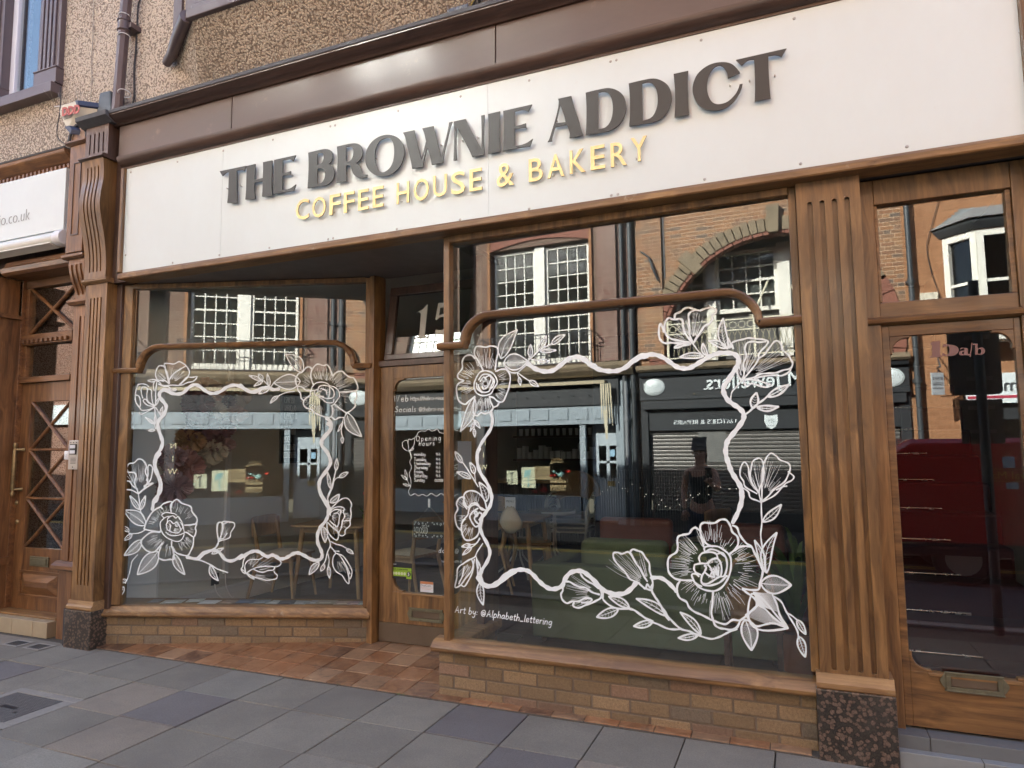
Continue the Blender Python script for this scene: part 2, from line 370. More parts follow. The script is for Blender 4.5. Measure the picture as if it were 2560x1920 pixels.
RUST=plain('rust_leather',(.17,.055,.04),.5,var=.25,sc=6)
FABW=plain('ribbed_cream_cushion',(.60,.56,.47),.95,var=.1,sc=25)
RATTAN=plain('rattan',(.26,.16,.085),.7,var=.3,sc=30)
ENAM=plain('white_enamel',(.62,.61,.57),.35,var=.05)
GLASSDK=NM('smoked_glass_top',(.05,.055,.06),.08).m
BOARD=plain('chalkboard',(.022,.024,.026),.7,var=.3,sc=6)
CHALK=NM('chalk_lettering',(.50,.49,.45),.9).m
CARPET=plain('dark_red_carpet',(.045,.008,.009),.95,var=.3,sc=50)
PAPER=plain('paper_notice',(.62,.64,.68),.7,var=.04)
SOIL=plain('terracotta',(.30,.13,.08),.8,var=.2)
LEAF=plain('plant_leaf',(.08,.14,.04),.5,var=.4,sc=12)
def glass(name,f0=.05,tint=(.93,.96,.95),rough=0.0):
    m=bpy.data.materials.new(name); m.use_nodes=True; t=m.node_tree; t.nodes.clear()
    o=t.nodes.new('ShaderNodeOutputMaterial'); mx=t.nodes.new('ShaderNodeMixShader'); tr=t.nodes.new('ShaderNodeBsdfTransparent'); gl=t.nodes.new('ShaderNodeBsdfGlossy')
    lw=t.nodes.new('ShaderNodeLayerWeight'); lw.inputs[0].default_value=.5
    p=t.nodes.new('ShaderNodeMath'); p.operation='POWER'; p.inputs[1].default_value=5; q=t.nodes.new('ShaderNodeMath'); q.operation='MULTIPLY_ADD'; q.inputs[1].default_value=1-f0; q.inputs[2].default_value=f0
    t.links.new(lw.outputs['Facing'],p.inputs[0]); t.links.new(p.outputs[0],q.inputs[0]); t.links.new(q.outputs[0],mx.inputs[0])
    tr.inputs[0].default_value=(*tint,1); gl.inputs[0].default_value=(1,1,1,1); gl.inputs['Roughness'].default_value=rough
    t.links.new(tr.outputs[0],mx.inputs[1]); t.links.new(gl.outputs[0],mx.inputs[2]); t.links.new(mx.outputs[0],o.inputs[0]); return m
GLASS=glass('shop_glass',.085)
GLASSW=glass('window_glass',.05,rough=.06)
GLASSU=glass('upper_window_glass',.14,rough=.25)
GLASSN=glass('old_rippled_glass',.06)
rnd=random.Random(7)
# ------------------------------------------------------------------ ground
m=MB(); m.box(-40,40,-2.75,.9,-.30,-.022); tag(m.obj('pavement_base',JOINT),kind='structure')
m=MB(); P=.455; x0=-2.193-P*20; SLABH=[]
COVER=(-2.80,-2.19,-1.34,-.86)
for i in range(48):
    for j in range(7):
        xa=x0+i*P; ya=-.055-(j+1)*P+.004*math.sin(i*2.1+j)
        if ya<-2.75: continue
        t=rnd.random(); b=.92+.16*rnd.random()
        c=(.225*b,.207*b,.168*b) if t<.74 else (.245*b,.232*b,.195*b) if t<.88 else (.25*b,.215*b,.17*b) if t<.94 else (.165*b,.152*b,.145*b)
        m.col=c; dz=rnd.uniform(-.0025,.0025); dx,dy=rnd.uniform(-.002,.002),rnd.uniform(-.002,.002); q=rnd.uniform(-.0015,.0015)
        g=.0035; X0,X1,Y0,Y1=xa+g+dx,xa+P-g+dx,ya+g+dy,ya+P-g+dy
        if X1>COVER[0] and X0<COVER[1] and Y1>COVER[2] and Y0<COVER[3]:
            e=.002; a0,a1,b0,b1=max(X0,COVER[0]-e),min(X1,COVER[1]+e),max(Y0,COVER[2]-e),min(Y1,COVER[3]+e)
            for u0,u1,v0,v1 in((X0,a0,Y0,Y1),(a1,X1,Y0,Y1),(a0,a1,Y0,b0),(a0,a1,b1,Y1)):
                if u1-u0>.012 and v1-v0>.012: m.box(u0,u1,v0,v1,-.05,dz)
            continue
        m.add([(X0,Y0,-.05),(X1,Y0,-.05),(X0,Y1,-.05),(X1,Y1,-.05),(X0,Y0,dz-q),(X1,Y0,dz+q),(X0,Y1,dz-q),(X1,Y1,dz+q)],[(0,2,3,1),(4,5,7,6),(0,1,5,4),(2,6,7,3),(0,4,6,2),(1,3,7,5)])
tag(m.obj('pavement',SLAB,bevel=.004),kind='structure')
m=MB()
for i in range(88):
    xa=-40+i*.915; m.box(xa+.003,xa+.912,-2.90,-2.752,-.3,.004)
tag(m.obj('kerb',KERB,bevel=.012),kind='structure')
m=MB(); m.box(-40,40,-6.9,-2.9,-.4,-.12); tag(m.obj('road',ASPH),kind='structure')
m=MB(); m.box(-40,40,-11.0,-6.9,-.4,-.005); tag(m.obj('opposite_pavement',SLAB),kind='structure')
m=MB()
for y in(-3.12,-3.25,-6.55,-6.68):
    m.box(-40,40,y-.04,y+.04,-.119,-.1165)
tag(m.obj('road_markings',plain('yellow_line_paint',(.5,.36,.05),.8,var=.2)),kind='structure')
m=MB(); m.box(-90,90,-90,90,-.9,-.42); tag(m.obj('ground',ASPH),kind='structure')
# porch tiles: 200 mm, laid to fall
def tz(x,y): return .012+.062*max(0,y+.06)
m=MB(); m2=MB()
TH=R(18); LO=Vector((-2.96,.085,0)); LD=Vector((math.cos(TH),math.sin(TH),0)); LN=Vector((math.sin(TH),-math.cos(TH),0))
LMX=Matrix.Translation(LO)@Matrix.Rotation(TH,4,'Z')
def lineY(x): return LO.y+(x-LO.x)*math.tan(TH)
for i in range(-18,12):
    for j in range(6):
        xa=.076+i*.2; ya=-.066+j*.205
        if ya>.78: continue
        if xa>-.02 and j>0: continue
        y1=ya+.201 if xa<-.02 else .02
        if lineY(min(xa+.2,-1.0))+.05<ya: continue
        if xa+.2>2.12: continue
        b=rnd.uniform(.7,1.2); t=rnd.random(); c=(.255*b,.115*b,.050*b) if t<.62 else (.27*b,.165*b,.095*b) if t<.8 else (.125*b,.065*b,.04*b)
        m.col=c; g=.0022
        z=[tz(xa,ya),tz(xa,ya),tz(xa,y1),tz(xa,y1)]
        q=rnd.uniform(-.001,.001); X0,X1,Y0,Y1=xa+g,xa+.2-g,ya+g,y1-g
        m.add([(X0,Y0,z[0]-.02),(X1,Y0,z[0]-.02),(X0,Y1,z[2]-.02),(X1,Y1,z[2]-.02),(X0,Y0,z[0]+q),(X1,Y0,z[0]),(X0,Y1,z[2]),(X1,Y1,z[2]+q)],[(0,2,3,1),(4,5,7,6),(0,1,5,4),(2,6,7,3),(0,4,6,2),(1,3,7,5)])
tag(m.obj('porch_tiles',TILE,bevel=.003),kind='structure')
m=MB(); m.add([(-3.6,-.07,.005),(2.13,-.07,.005),(2.13,.02,.009),(0,.02,.009),(0,1.2,.082),(-3.6,1.2,.082),(-3.6,-.07,-.2),(2.13,-.07,-.2),(0,1.2,-.2),(-3.6,1.2,-.2)],[(0,1,2,3,4,5),(0,6,7,1),(0,5,9,6),(5,4,8,9)]); tag(m.obj('porch_bed',JOINT),kind='structure')
m=MB(); m.add([(-3.3,.12,.06),(-1.05,.85,.06),(.02,.80,.06),(.02,.1,.06),(2.45,.1,.06),(2.45,9,.06),(-3.3,9,.06)],[tuple(range(7))]); tag(m.obj('shop_floor',WOODF),kind='structure')
m=MB()
for _ in range(11):
    cx=rnd.choice([-1.7,-.77,-.33,.14,-1.2])+rnd.uniform(-.05,.05); cyy=-.06+rnd.uniform(-.012,.004)
    for k in range(16):
        a=rnd.uniform(0,2*PI); l=rnd.uniform(.006,.02); bx=cx+rnd.uniform(-.03,.03); by=cyy+rnd.uniform(-.008,.008)
        m.add([(bx-.0015,by,.002),(bx+.0015,by,.002),(bx+math.cos(a)*l*.6,by+math.sin(a)*l*.6,.004+l*.7)],[(0,1,2)])
tag(m.obj('moss_tufts',LEAF),kind='stuff')
# utility cover in the pavement
t=thing('utility_cover','square grey access cover with concrete surround set in the pavement','manhole cover',(-2.5,-1.1,0))
m=MB(); a,b,c_,d=COVER
for bx in((a,b,c_,c_+.06),(a,b,d-.06,d),(a,a+.06,c_+.06,d-.06),(b-.10,b,c_+.06,d-.06)): m.box(bx[0],bx[1],bx[2],bx[3],-.04,.0005)
m.obj('concrete_surround',plain('pale_concrete',(.24,.225,.20),.9,var=.25,sc=30),t,bevel=.003)
m=MB(); m.box(a+.068,b-.108,c_+.068,d-.068,-.04,-.001)
r2=random.Random(3)
for i in range(26):
    for j in range(22):
        px=a+.08+i*.0163; py=c_+.08+j*.0163
        if px<b-.12 and py<d-.078: m.box(px,px+.011,py,py+.011,-.001,.0012)
m.obj('cover_plate',plain('cast_iron_cover',(.135,.13,.125),.75,.2,var=.3,sc=40),t)
m=MB(); m.box(-2.58,-2.44,-1.13,-1.10,-.001,.0022); m.box(-2.40,-2.37,-1.17,-1.15,-.001,.0022); m.obj('lifting_slot',BLACK,t)
for lx,lab in((-3.93,'small dark slotted water cover furthest from the corner plinth'),(-3.66,'small dark slotted water cover beside the corner plinth')):
    t=thing('water_cover',lab,'drain cover',(lx,-.2,0),'small covers by the plinth')
    m=MB(); m.box(lx-.10,lx+.10,-.28,-.13,.0045,.007); m.obj('concrete_bed',plain('patched_cement',(.27,.25,.22),.95,var=.3,sc=20),t)
    m=MB()
    for k in range(7): m.box(lx-.07,lx+.07,-.255+k*.015,-.247+k*.015,.0075,.010)
    m.obj('grating',CAST,t)
# ------------------------------------------------------------------ shopfront
SF=thing('shopfront','glossy brown mahogany shopfront with two painted display windows and a recessed door','shopfront',(0,0,0))
def par(name,mb,mat,parent=SF,**k): return mb.obj(name,mat,parent,**k)
def prof(*p): return list(p)
# cornice, fascia, mouldings  (profiles in (y,z))
m=MB(); m.sweepx([(-.115,4.33),(-.13,4.345),(-.155,4.352),(-.185,4.372),(-.205,4.385),(-.205,4.415),(-.02,4.49),(.14,4.50),(.14,4.33)],-3.18,6.0); par('cornice',m,WOODD,smooth=30)
m=MB(); m.sweepx([(-.212,4.398),(-.215,4.424),(-.02,4.505),(.13,4.515),(.13,4.508),(-.02,4.496),(-.205,4.417),(-.205,4.398)],-3.2,6.0); par('lead_flashing',m,LEAD)
segs=[(-3.13,-1.88),(-1.872,.375),(.383,2.6),(2.608,6.0)]
for a,b in segs:
    m=MB(); m.box(a,b,-.10,-.085,4.052,4.329); par('fascia_panel',m,FASCIA,bevel=.002)
m=MB(); m.sweepx([(-.085,3.936),(-.112,3.936),(-.112,3.952),(-.135,3.960),(-.160,3.985),(-.168,4.010),(-.168,4.026),(-.150,4.035),(-.120,4.050),(-.085,4.052)],-3.06,6.0); par('moulding',m,WOODD,smooth=28)
m=MB(); m.sweepx([(0.02,2.986),(-.128,2.986),(-.135,2.994),(-.135,3.022),(-.128,3.034),(-.112,3.044),(-.085,3.045),(-.085,3.0),(.02,3.0)],-3.03,3.21); par('sign_bed_moulding',m,WOODX,smooth=28)
m=MB(); m.box(-3.03,6,-.084,.12,3.0,4.34); par('bressummer',m,ROOMD)
for a,b in((-3.045,-3.012),(3.165,3.21)):
    m=MB(); m.box(a,b,-.135,-.085,3.0455,3.935); par('sign_frame_stile',m,WOODV,bevel=.004)
# right-hand extension beyond the sign
m=MB(); m.box(3.212,6,-.12,.0,2.9,3.93); par('end_panel',m,WOODDV)
# pilasters
def flutes(m,x0,n,pitch,w,z0,z1,y,dep=.012):
    """front face with n sunk flutes, as strips: returns nothing, adds geometry"""
    pass
def fluted(name,xl,xr,y,yb,z0,z1,fx,fw,fz0,fz1,mat,parent):
    """solid shaft whose face is cut by round-ended grooves"""
    m=MB(); xs=[xl]+[q for f in fx for q in(f-fw/2,f+fw/2)]+[xr]; d=.022
    for i in range(0,len(xs)-1,2): m.box(xs[i],xs[i+1],y,yb,z0,z1)          # ribs
    for f in fx:
        m.box(f-fw/2,f+fw/2,y+d,yb,fz0-fw,fz1+fw)                            # groove bed
        for za,zb,s in((z0,fz0,1),(fz1,z1,-1)):
            r=fw/2; pts=[(f-r,za if s==1 else zb),(f+r,za if s==1 else zb)]
            zc=zb if s==1 else za
            arc=[(f+r*math.cos(a),zc-s*r*math.sin(a)) for a in [PI*k/8 for k in range(9)]]
            m.prism(pts+arc if s==1 else pts+arc,y,yb)
    return m.obj(name,mat,parent,bevel=.002)
pr=fluted('pilaster',2.131,2.441,-.05,.1,.418,2.986,[2.198,2.258,2.318,2.378],.024,.445,2.862,WOODV,SF)
m=MB(); m.sweepx([(.1,.345),(-.075,.345),(-.080,.352),(-.080,.375),(-.066,.392),(-.058,.418),(.1,.418)],2.112,2.462); m.obj('base_moulding',WOODS,pr,smooth=25)
m=MB(); m.box(2.108,2.464,-.082,.12,-.05,.344); m.obj('granite_plinth',GRANITE,pr,bevel=.006)
pl=fluted('pilaster',-3.455,-3.195,-.10,.05,.372,2.985,[-3.388,-3.346,-3.304,-3.262],.017,.50,2.86,WOODV,SF)
m=MB(); m.sweepx([(.06,.300),(-.118,.300),(-.126,.308),(-.126,.328),(-.112,.342),(-.106,.372),(.06,.372)],-3.475,-3.178); m.obj('base_moulding',WOODS,pl,smooth=25)
m=MB(); m.box(-3.485,-3.176,-.128,.07,-.05,.299); m.obj('granite_plinth',GRANITE,pl,bevel=.006)
m=MB(); m.box(-3.54,-3.487,-.10,.07,-.05,.29); m.obj('slate_block',plain('dark_slate',(.05,.052,.06),.7,var=.2),pl,bevel=.004)
m=MB(); m.sweepx([(.05,2.985),(-.11,2.985),(-.128,2.997),(-.135,3.005),(-.135,3.022),(-.12,3.03),(.05,3.03)],-3.475,-3.17); m.obj('necking',WOODX,pl,smooth=25)
# scrolled console with four flutes
cp=[(-.122,3.03),(-.120,3.12),(-.128,3.24),(-.150,3.38),(-.182,3.52),(-.200,3.64),(-.192,3.76),(-.178,3.86),(-.178,3.95),(-.185,4.02),(-.190,4.04)]
m=MB(); xs=[-3.455,-3.400,-3.384,-3.356,-3.340,-3.312,-3.296,-3.268,-3.252,-3.195]
cc=crom([(y,z,0) for y,z in cp],5)
for i in range(9):
    dep=.012 if i%2 else 0
    face=[(p.x+(dep if 3.10<p.y<3.98 else 0),p.y) for p in cc]
    m.prism(face+[(.05,4.04),(.05,3.03)],xs[i],xs[i+1],'x')
m.obj('console',WOODV,pl,smooth=30)
m=MB(); m.sweepx([(.05,4.04),(-.195,4.04),(-.215,4.05),(-.215,4.062),(-.20,4.072),(.05,4.072)],-3.475,-3.17); m.obj('console_cap',WOODD,pl,smooth=30)
fb=fluted('frieze_block',-3.455,-3.175,-.165,.05,4.072,4.345,[-3.40,-3.345,-3.29,-3.235],.017,4.115,4.275,WOODDV,pl)
m=MB(); m.sweepx([(.14,4.345),(-.17,4.345),(-.235,4.385),(-.24,4.42),(.14,4.49)],-3.50,-3.125); m.obj('cap_flashing',LEAD,pl)
m=MB(); m.box(-3.194,-3.03,-.06,.06,2.985,4.33); m.obj('return_face',WOODDV,pl)
m=MB(); m.box(-3.194,-3.135,-.012,.08,.3,2.985); m.obj('jamb',WOODDV,pl,bevel=.004)
# soffits
m=MB(); m.add([(-3.15,-.02,2.99),(2.14,-.02,2.99),(2.14,.1,2.99),(.05,.1,2.99),(.05,.8,2.99),(-1.0,.8,2.99),(-3.15,.12,2.99)],[(0,1,2,3,4,5,6)]); par('porch_ceiling',m,plain('porch_soffit_paint',(.14,.125,.115),.5,var=.1,sc=4))
# brick risers -------------------------------------------------------
def riser(mb,mo,x0,x1,ztop,n,M=None,off=.5,ybk=.11):
    mo.box(x0+.004,x1-.004,.006,ybk,ztop-n*.0762-.02,ztop)
    for r in range(n):
        zt=ztop-r*.0762; zb=zt-.0655
        if r==0: zt+=.0
        x=x0-(.1125 if (r%2)==0 else 0)+ .0
        while x<x1:
            a=max(x,x0); b=min(x+.215,x1)
            if b-a>.02:
                k=rnd.uniform(.72,1.15); t=rnd.random(); mb.col=(.265*k,.185*k,.105*k) if t<.7 else (.24*k,.155*k,.105*k) if t<.85 else (.20*k,.16*k,.115*k)
                dy=rnd.uniform(-.0015,.0015); mb.box(a+rnd.uniform(0,.002),b-rnd.uniform(0,.002),dy,ybk-.01,zb+rnd.uniform(-.001,.001),zt)
            x+=.225
DWR=MB(); DWR.box(-.056,-.012,-.012,.05,.345,2.986); DWR.box(2.09,2.13,-.004,.06,.40,2.986)
DWR.sweepx([(-.004,2.936),(-.022,2.943),(-.022,2.986),(.06,2.986),(.06,2.936)],-.012,2.09)
dwr=par('display_window',DWR,WOODV,bevel=.004); tag(dwr,'wide right display window flush with the street, framed in white painted flowers')
bm_=MB(); mo=MB(); riser(bm_,mo,-.10,2.108,.283,4)
for r in range(4): # return into the porch
    zt=.283-r*.0762
    for k in range(3):
        bm_.col=(.2,.14,.085); bm_.box(-.10,-.0,.115+k*.225 if r%2 else .115+k*.225-.11 if k else .115,min(.115+k*.225+.215,.70) if r%2 else .115+k*.225+.1,zt-.0655,zt)
b=bm_.obj('stall_riser',TANBRICK,dwr,bevel=.004); mo.obj('mortar_joint',MORTAR,dwr)
m=MB(); m.sweepx([(.07,.283),(-.030,.283),(-.046,.288),(-.056,.300),(-.058,.315),(-.050,.328),(-.036,.336),(-.030,.343),(-.018,.352),(.04,.362),(.07,.362)],-.128,2.112); m.obj('sill',WOODX,dwr,smooth=30)
m=MB(); m.box(-.12,.06,.07,.66,.283,.345); m.obj('return_sill',WOODX,dwr,bevel=.01)
GX=1.04; GRO=Vector((GX,.028,0)); GRR=Matrix.Translation(GRO)@Matrix.Rotation(R(-1),4,'Z')
m=MB(GRR); m.box(-1.058,1.056,0,.006,.348,2.95); m.obj('glass_pane',GLASS,dwr)
m=MB(); m.box(-.024,-.018,.05,.455,.345,2.986); m.obj('return_pane',GLASS,dwr)
m=MB(); m.box(-.045,.012,.455,.52,.345,2.986); m.obj('return_post',WOODDV,dwr,bevel=.004)
m=MB(); m.box(-.045,.0,.52,.73,.345,2.986); m.obj('return_panel',WOODDV,dwr)
def shaped_bar(pts,h,y0,y1,M=None):
    """moulded bar following a polyline in (x,z), stepped in section"""
    mb=MB(M); P=[Vector((a,b)) for a,b in pts]; T=[]
    for i,p in enumerate(P):
        t=(P[min(i+1,len(P)-1)]-P[max(i-1,0)]).normalized(); T.append(Vector((-t.y,t.x)))
    sec=[(-h/2,y1),(-h/2,y0+.016),(-h/2+.008,y0+.006),(-h/2+.014,y0+.004),(h/2-.012,y0),(h/2-.004,y0+.004),(h/2,y0+.014),(h/2,y1)]
    rings=[[(p.x+n.x*o,y,p.y+n.y*o) for o,y in sec] for p,n in zip(P,T)]
    mb.loft(rings); return mb
def tr_path(xa,x1,x2,xb,zl,zt,swap=.16,rx=.19):
    """level - quarter cove up - level - cove down - level"""
    L=[(xa,zl),(x1,zl)]; c=[]
    for k in range(13):
        a=PI/2*k/12; c.append((x1+rx*(1-math.cos(a)),zl+.006+(zt-zl-.006)*math.sin(a)))
    L+=c[1:]; r=[(x2-(x-x1),z) for x,z in c[:-1]][::-1]
    L+= [(x2-rx,zt)]+r+[(x2,zl),(xb,zl)]
    out=[L[0]]
    for q in L[1:]:
        if (Vector(q)-Vector(out[-1])).length>.004: out.append(q)
    return out
m=shaped_bar(tr_path(-.092,.098,1.913,2.131,2.243,2.428),.045,-.050,.03); m.obj('transom',WOODH,dwr,smooth=35)
# left, canted display window ---------------------------------------
DWL=MB(LMX); DWL.box(-.19,-.112,-.012,.07,.33,2.98); DWL.box(1.905,1.945,-.012,.06,.33,2.98); DWL.box(-.112,1.905,-.015,.06,2.945,2.985)
dwl=par('display_window',DWL,WOODV,bevel=.004); tag(dwl,'left display window canted back towards the recessed door')
bm_=MB(LMX); mo=MB(LMX); riser(bm_,mo,-.235,1.95,.236,3); bm_.obj('stall_riser',TANBRICK,dwl,bevel=.004); mo.obj('mortar_joint',MORTAR,dwl)
m=MB(LMX); m.sweepx([(.09,.237),(-.028,.237),(-.042,.243),(-.050,.255),(-.048,.268),(-.036,.276),(-.034,.286),(-.022,.300),(-.012,.318),(.03,.328),(.26,.328),(.26,.237)],-.245,1.965); m.obj('sill',WOODX,dwl,smooth=30)
GLO=LO+LD*.895-LN*.03; GLR=Matrix.Translation(GLO)@Matrix.Rotation(R(19),4,'Z')
m=MB(GLR); m.box(-1.012,1.014,0,.006,.325,2.952); m.obj('glass_pane',GLASS,dwl)
m=shaped_bar(tr_path(-.245,-.03,1.812,1.96,2.247,2.445),.042,-.050,.03,LMX); m.obj('transom',WOODH,dwl,smooth=35)
# post between left window and door ---------------------------------
m=MB(); p0=LO+LD*1.945
m.prism([(p0.x,p0.y-.02),(p0.x+.052,p0.y-.03),(p0.x+.07,.715),(p0.x+.07,.80),(p0.x-.02,.80),(p0.x-.02,.73)],.03,2.99,'z'); par('door_post',m,WOODV,bevel=.003)
# door ---------------------------------------------------------------
DY=.725; m=MB()
DX0,DX1=-1.035,-.185
def notched(mb,x0,x1,z0,z1,n,y0,y1,outer):
    """door skin with a glazed opening whose corners carry concave notches"""
    X0,X1,Z0,Z1=outer
    mb.box(X0,x0,y0,y1,Z0,Z1); mb.box(x1,X1,y0,y1,Z0,Z1); mb.box(x0,x1,y0,y1,Z0,z0); mb.box(x0,x1,y0,y1,z1,Z1)
    for cx,sx in((x0,1),(x1,-1)):
        for cz,sz in((z0,1),(z1,-1)):
            arc=[(cx+sx*n*(1-math.sin(a))*.82,cz+sz*n*(1-math.cos(a))*.82) for a in [PI/2*k/8 for k in range(9)]]
            pts=[(cx,cz),(cx+sx*n,cz),(cx+sx*n,cz+sz*n*.12)]+[(cx+sx*n*.86-sx*n*.74*math.sin(a),cz+sz*n*.86-sz*n*.74*math.cos(a)) for a in [PI/2*k/8 for k in range(9)]]+[(cx+sx*n*.12,cz+sz*n),(cx,cz+sz*n)]
            mb.prism(pts,y0+.002,y1-.002)
notched(m,-.915,-.30,.453,2.135,.100,DY,DY+.045,(DX0,DX1,.215,2.235))
m.box(DX0,DX1,DY,DY+.045,.066,.212)
door=par('door',m,WOODV,bevel=.003); tag(door,'recessed glazed shop door with lettering on its glass')
m=MB(); m.box(DX0+.002,DX1-.002,DY-.004,DY-.0005,.068,.213); m.obj('kick_plate',KICK,door,bevel=.001)
m=MB(); m.box(-.925,-.29,DY+.018,DY+.024,.44,2.145); m.obj('glass_pane',GLASS,door)
m=MB(); m.box(DX0,-.915,DY-.002,DY-.0003,.2135,.452) if False else m.box(-.83,-.385,DY-.008,DY+.01,.435,.4525); m.obj('glazing_bead',WOODX,door,bevel=.003)
def letter_plate(parent,cx,cz,y,w,h,mat,point=0):
    m=MB(); hw,hh=w/2,h/2; t=.018
    for b in((-hw,hw,-hh,-hh+t),(-hw,hw,hh-t,hh),(-hw,-hw+t*1.2,-hh+t,hh-t),(hw-t*1.2,hw,-hh+t,hh-t)): m.box(cx+b[0],cx+b[1],y-.012,y-.0005,cz+b[2],cz+b[3])
    for b in((-hw-.006,hw+.006,hh-.003,hh+.004),(-hw-.006,hw+.006,-hh-.004,-hh+.003)): m.box(cx+b[0],cx+b[1],y-.016,y-.0005,cz+b[2],cz+b[3])
    for s in(-1,1):
        if point: m.prism([(cx+s*hw,cz-hh*.95),(cx+s*(hw+point*.55),cz-hh*.55),(cx+s*(hw+point),cz),(cx+s*(hw+point*.55),cz+hh*.55),(cx+s*hw,cz+hh*.95)],y-.010,y-.0005)
    o=m.obj('letter_plate',mat,parent,bevel=.002)
    m=MB(); m.box(cx-hw+t*1.3,cx+hw-t*1.3,y-.006,y-.0006,cz-hh+t*1.1,cz+hh-t*1.1); m.obj('flap',KICK if mat is BRONZE else BRASS,o,bevel=.002)
    return o
letter_plate(door,-.607,.297,DY,.285,.088,BRONZE,.022)
m=MB(); m.box(DX1+.004,-.10,DY-.012,.80,.06,2.99); m.box(-.1005,-.045,DY+.005,.80,.06,2.99); m.box(DX0-.02,DX1+.02,DY-.016,.80,2.238,2.285); par('door_frame',m,WOODDV,bevel=.003)
# fanlight tilted inwards
FM=Matrix.Translation((0,DY+.012,2.295))@Matrix.Rotation(R(-9),4,'X')
m=MB(FM)
for b in((DX0+.02,DX1-.0,0,.045),(DX0+.02,DX1,.56,.63),(DX0+.02,DX0+.09,.0452,.5598),(DX1-.07,DX1,.0452,.5598)): m.box(b[0],b[1],0,.04,b[2],b[3])
fan=par('fanlight',m,WOODDV,bevel=.003); m=MB(FM); m.box(DX0+.085,DX1-.065,.017,.022,.04,.565); m.obj('glass_pane',GLASS,fan)
# house door on the right --------------------------------------------
RY=.10
m=MB(); 
for b in((2.441,2.515,.10,2.99),(3.13,3.21,.10,2.99)): m.box(b[0],b[1],RY-.02,RY+.09,b[2],b[3])
m.box(2.5155,3.1295,RY-.018,RY+.09,2.195,2.232); m.box(2.5155,3.1295,RY-.018,RY+.09,2.852,2.99)
fr=par('side_door_frame',m,WOODV,bevel=.004)
m=MB(); m.box(2.5155,3.1295,RY-.006,RY+.05,2.234,2.318); m.box(2.5155,2.532,RY-.004,RY+.05,2.319,2.851); m.box(3.105,3.1295,RY-.004,RY+.05,2.319,2.851); o=m.obj('overdoor_light',WOODH,fr,bevel=.004)
m=MB(); m.sweepx([(RY-.018,2.196),(RY-.05,2.205),(RY-.055,2.222),(RY-.03,2.238),(RY-.018,2.24)],2.45,3.21); m.obj('drip_rail',WOODX,fr,smooth=30)
m=MB(); m.box(2.53,3.108,RY+.02,RY+.026,2.315,2.855); m.obj('glass_pane',GLASS,fr)
m=MB(); notched(m,2.552,3.10,.428,2.135,.095,RY,RY+.045,(2.517,3.128,.158,2.193)); sd=par('side_door',m,WOODH,bevel=.003); tag(sd,'right hand house door lettered 15a/b over red carpeted stairs')
m=MB(); m.box(2.54,3.112,RY+.018,RY+.024,.415,2.145); m.obj('glass_pane',GLASS,sd)
m=MB(); m.box(2.63,3.022,RY-.008,RY+.01,.410,.4275); m.obj('glazing_bead',WOODX,sd,bevel=.003)
pa=onY(zz(2240,1560,320)(860,980),RY); pb=onY(zz(2240,1560,320)(1845,1080),RY)
letter_plate(sd,(pa.x+pb.x)/2,(pa.z+pb.z)/2,RY,(pb.x-pa.x),.085,BRONZE,.028)
# step of the house door
t=thing('tiled_step','grey tiled step in front of the right hand door','step',(2.9,0,0))
m=MB()
for a,b in((2.466,2.605),(2.609,3.2)): m.box(a,b,.0,.27,.05,.146)
m.obj('tread_tile',plain('grey_step_tile',(.13,.14,.145),.5,var=.15),t,bevel=.003)
m=MB()
for a,b in((2.466,2.81),(2.814,3.2)): m.box(a,b,-.055,-.002,-.02,.085)
m.obj('riser_tile',plain('pale_grey_step_tile',(.22,.235,.24),.5,var=.15),t,bevel=.003)
m=MB(); m.box(2.47,3.3,.012,.268,-.05,.142); m.box(2.47,3.3,-.05,.0115,-.05,.082); m.obj('step_core',JOINT,t)
# ------------------------------------------------------------------ roughcast building above and its rooms
RB=thing('roughcast_building','two storey building with cream roughcast walls above the brown shopfront','building',(0,.3,0))
WY=.10
def wallpanel(mb,x0,x1,z0,z1,y0,y1,holes):
    """rectangular holes (xa,xb,za,zb), non-overlapping in x order"""
    xs=x0
    for a,b,c,d in sorted(holes):
        mb.box(xs,a,y0,y1,z0,z1)
        if c>z0: mb.box(a,b,y0,y1,z0,c)
        if d<z1: mb.box(a,b,y0,y1,d,z1)
        xs=b
    mb.box(xs,x1,y0,y1,z0,z1)
m=MB(); wallpanel(m,-9,8,4.3,7.8,WY,WY+.35,[(-5.3,-4.3,4.98,7.2),(-2.1,0.75,5.0,7.4)]); m.box(-9,8,WY+.35,9.3,7.61,7.8); m.box(-9,-5.6,WY,WY+.35,-.1,4.3); m.box(4.2,8,WY,WY+.35,-.1,4.3)
m.box(-9,8,9.2,9.5,-.1,7.6); m.box(-9.2,-9,WY,9.5,-.1,7.8); m.box(8,8.2,WY,9.5,-.1,7.8)
m.obj('outer_wall',ROUGH,RB)
m=MB(); m.box(-9.1,8.1,-.08,9.5,7.8,7.92); m.obj('parapet',PLUM,RB)
def pln(name,vs,mat,par_=RB):
    m=MB(); m.add(vs,[tuple(range(len(vs)))]); return m.obj(name,mat,par_)
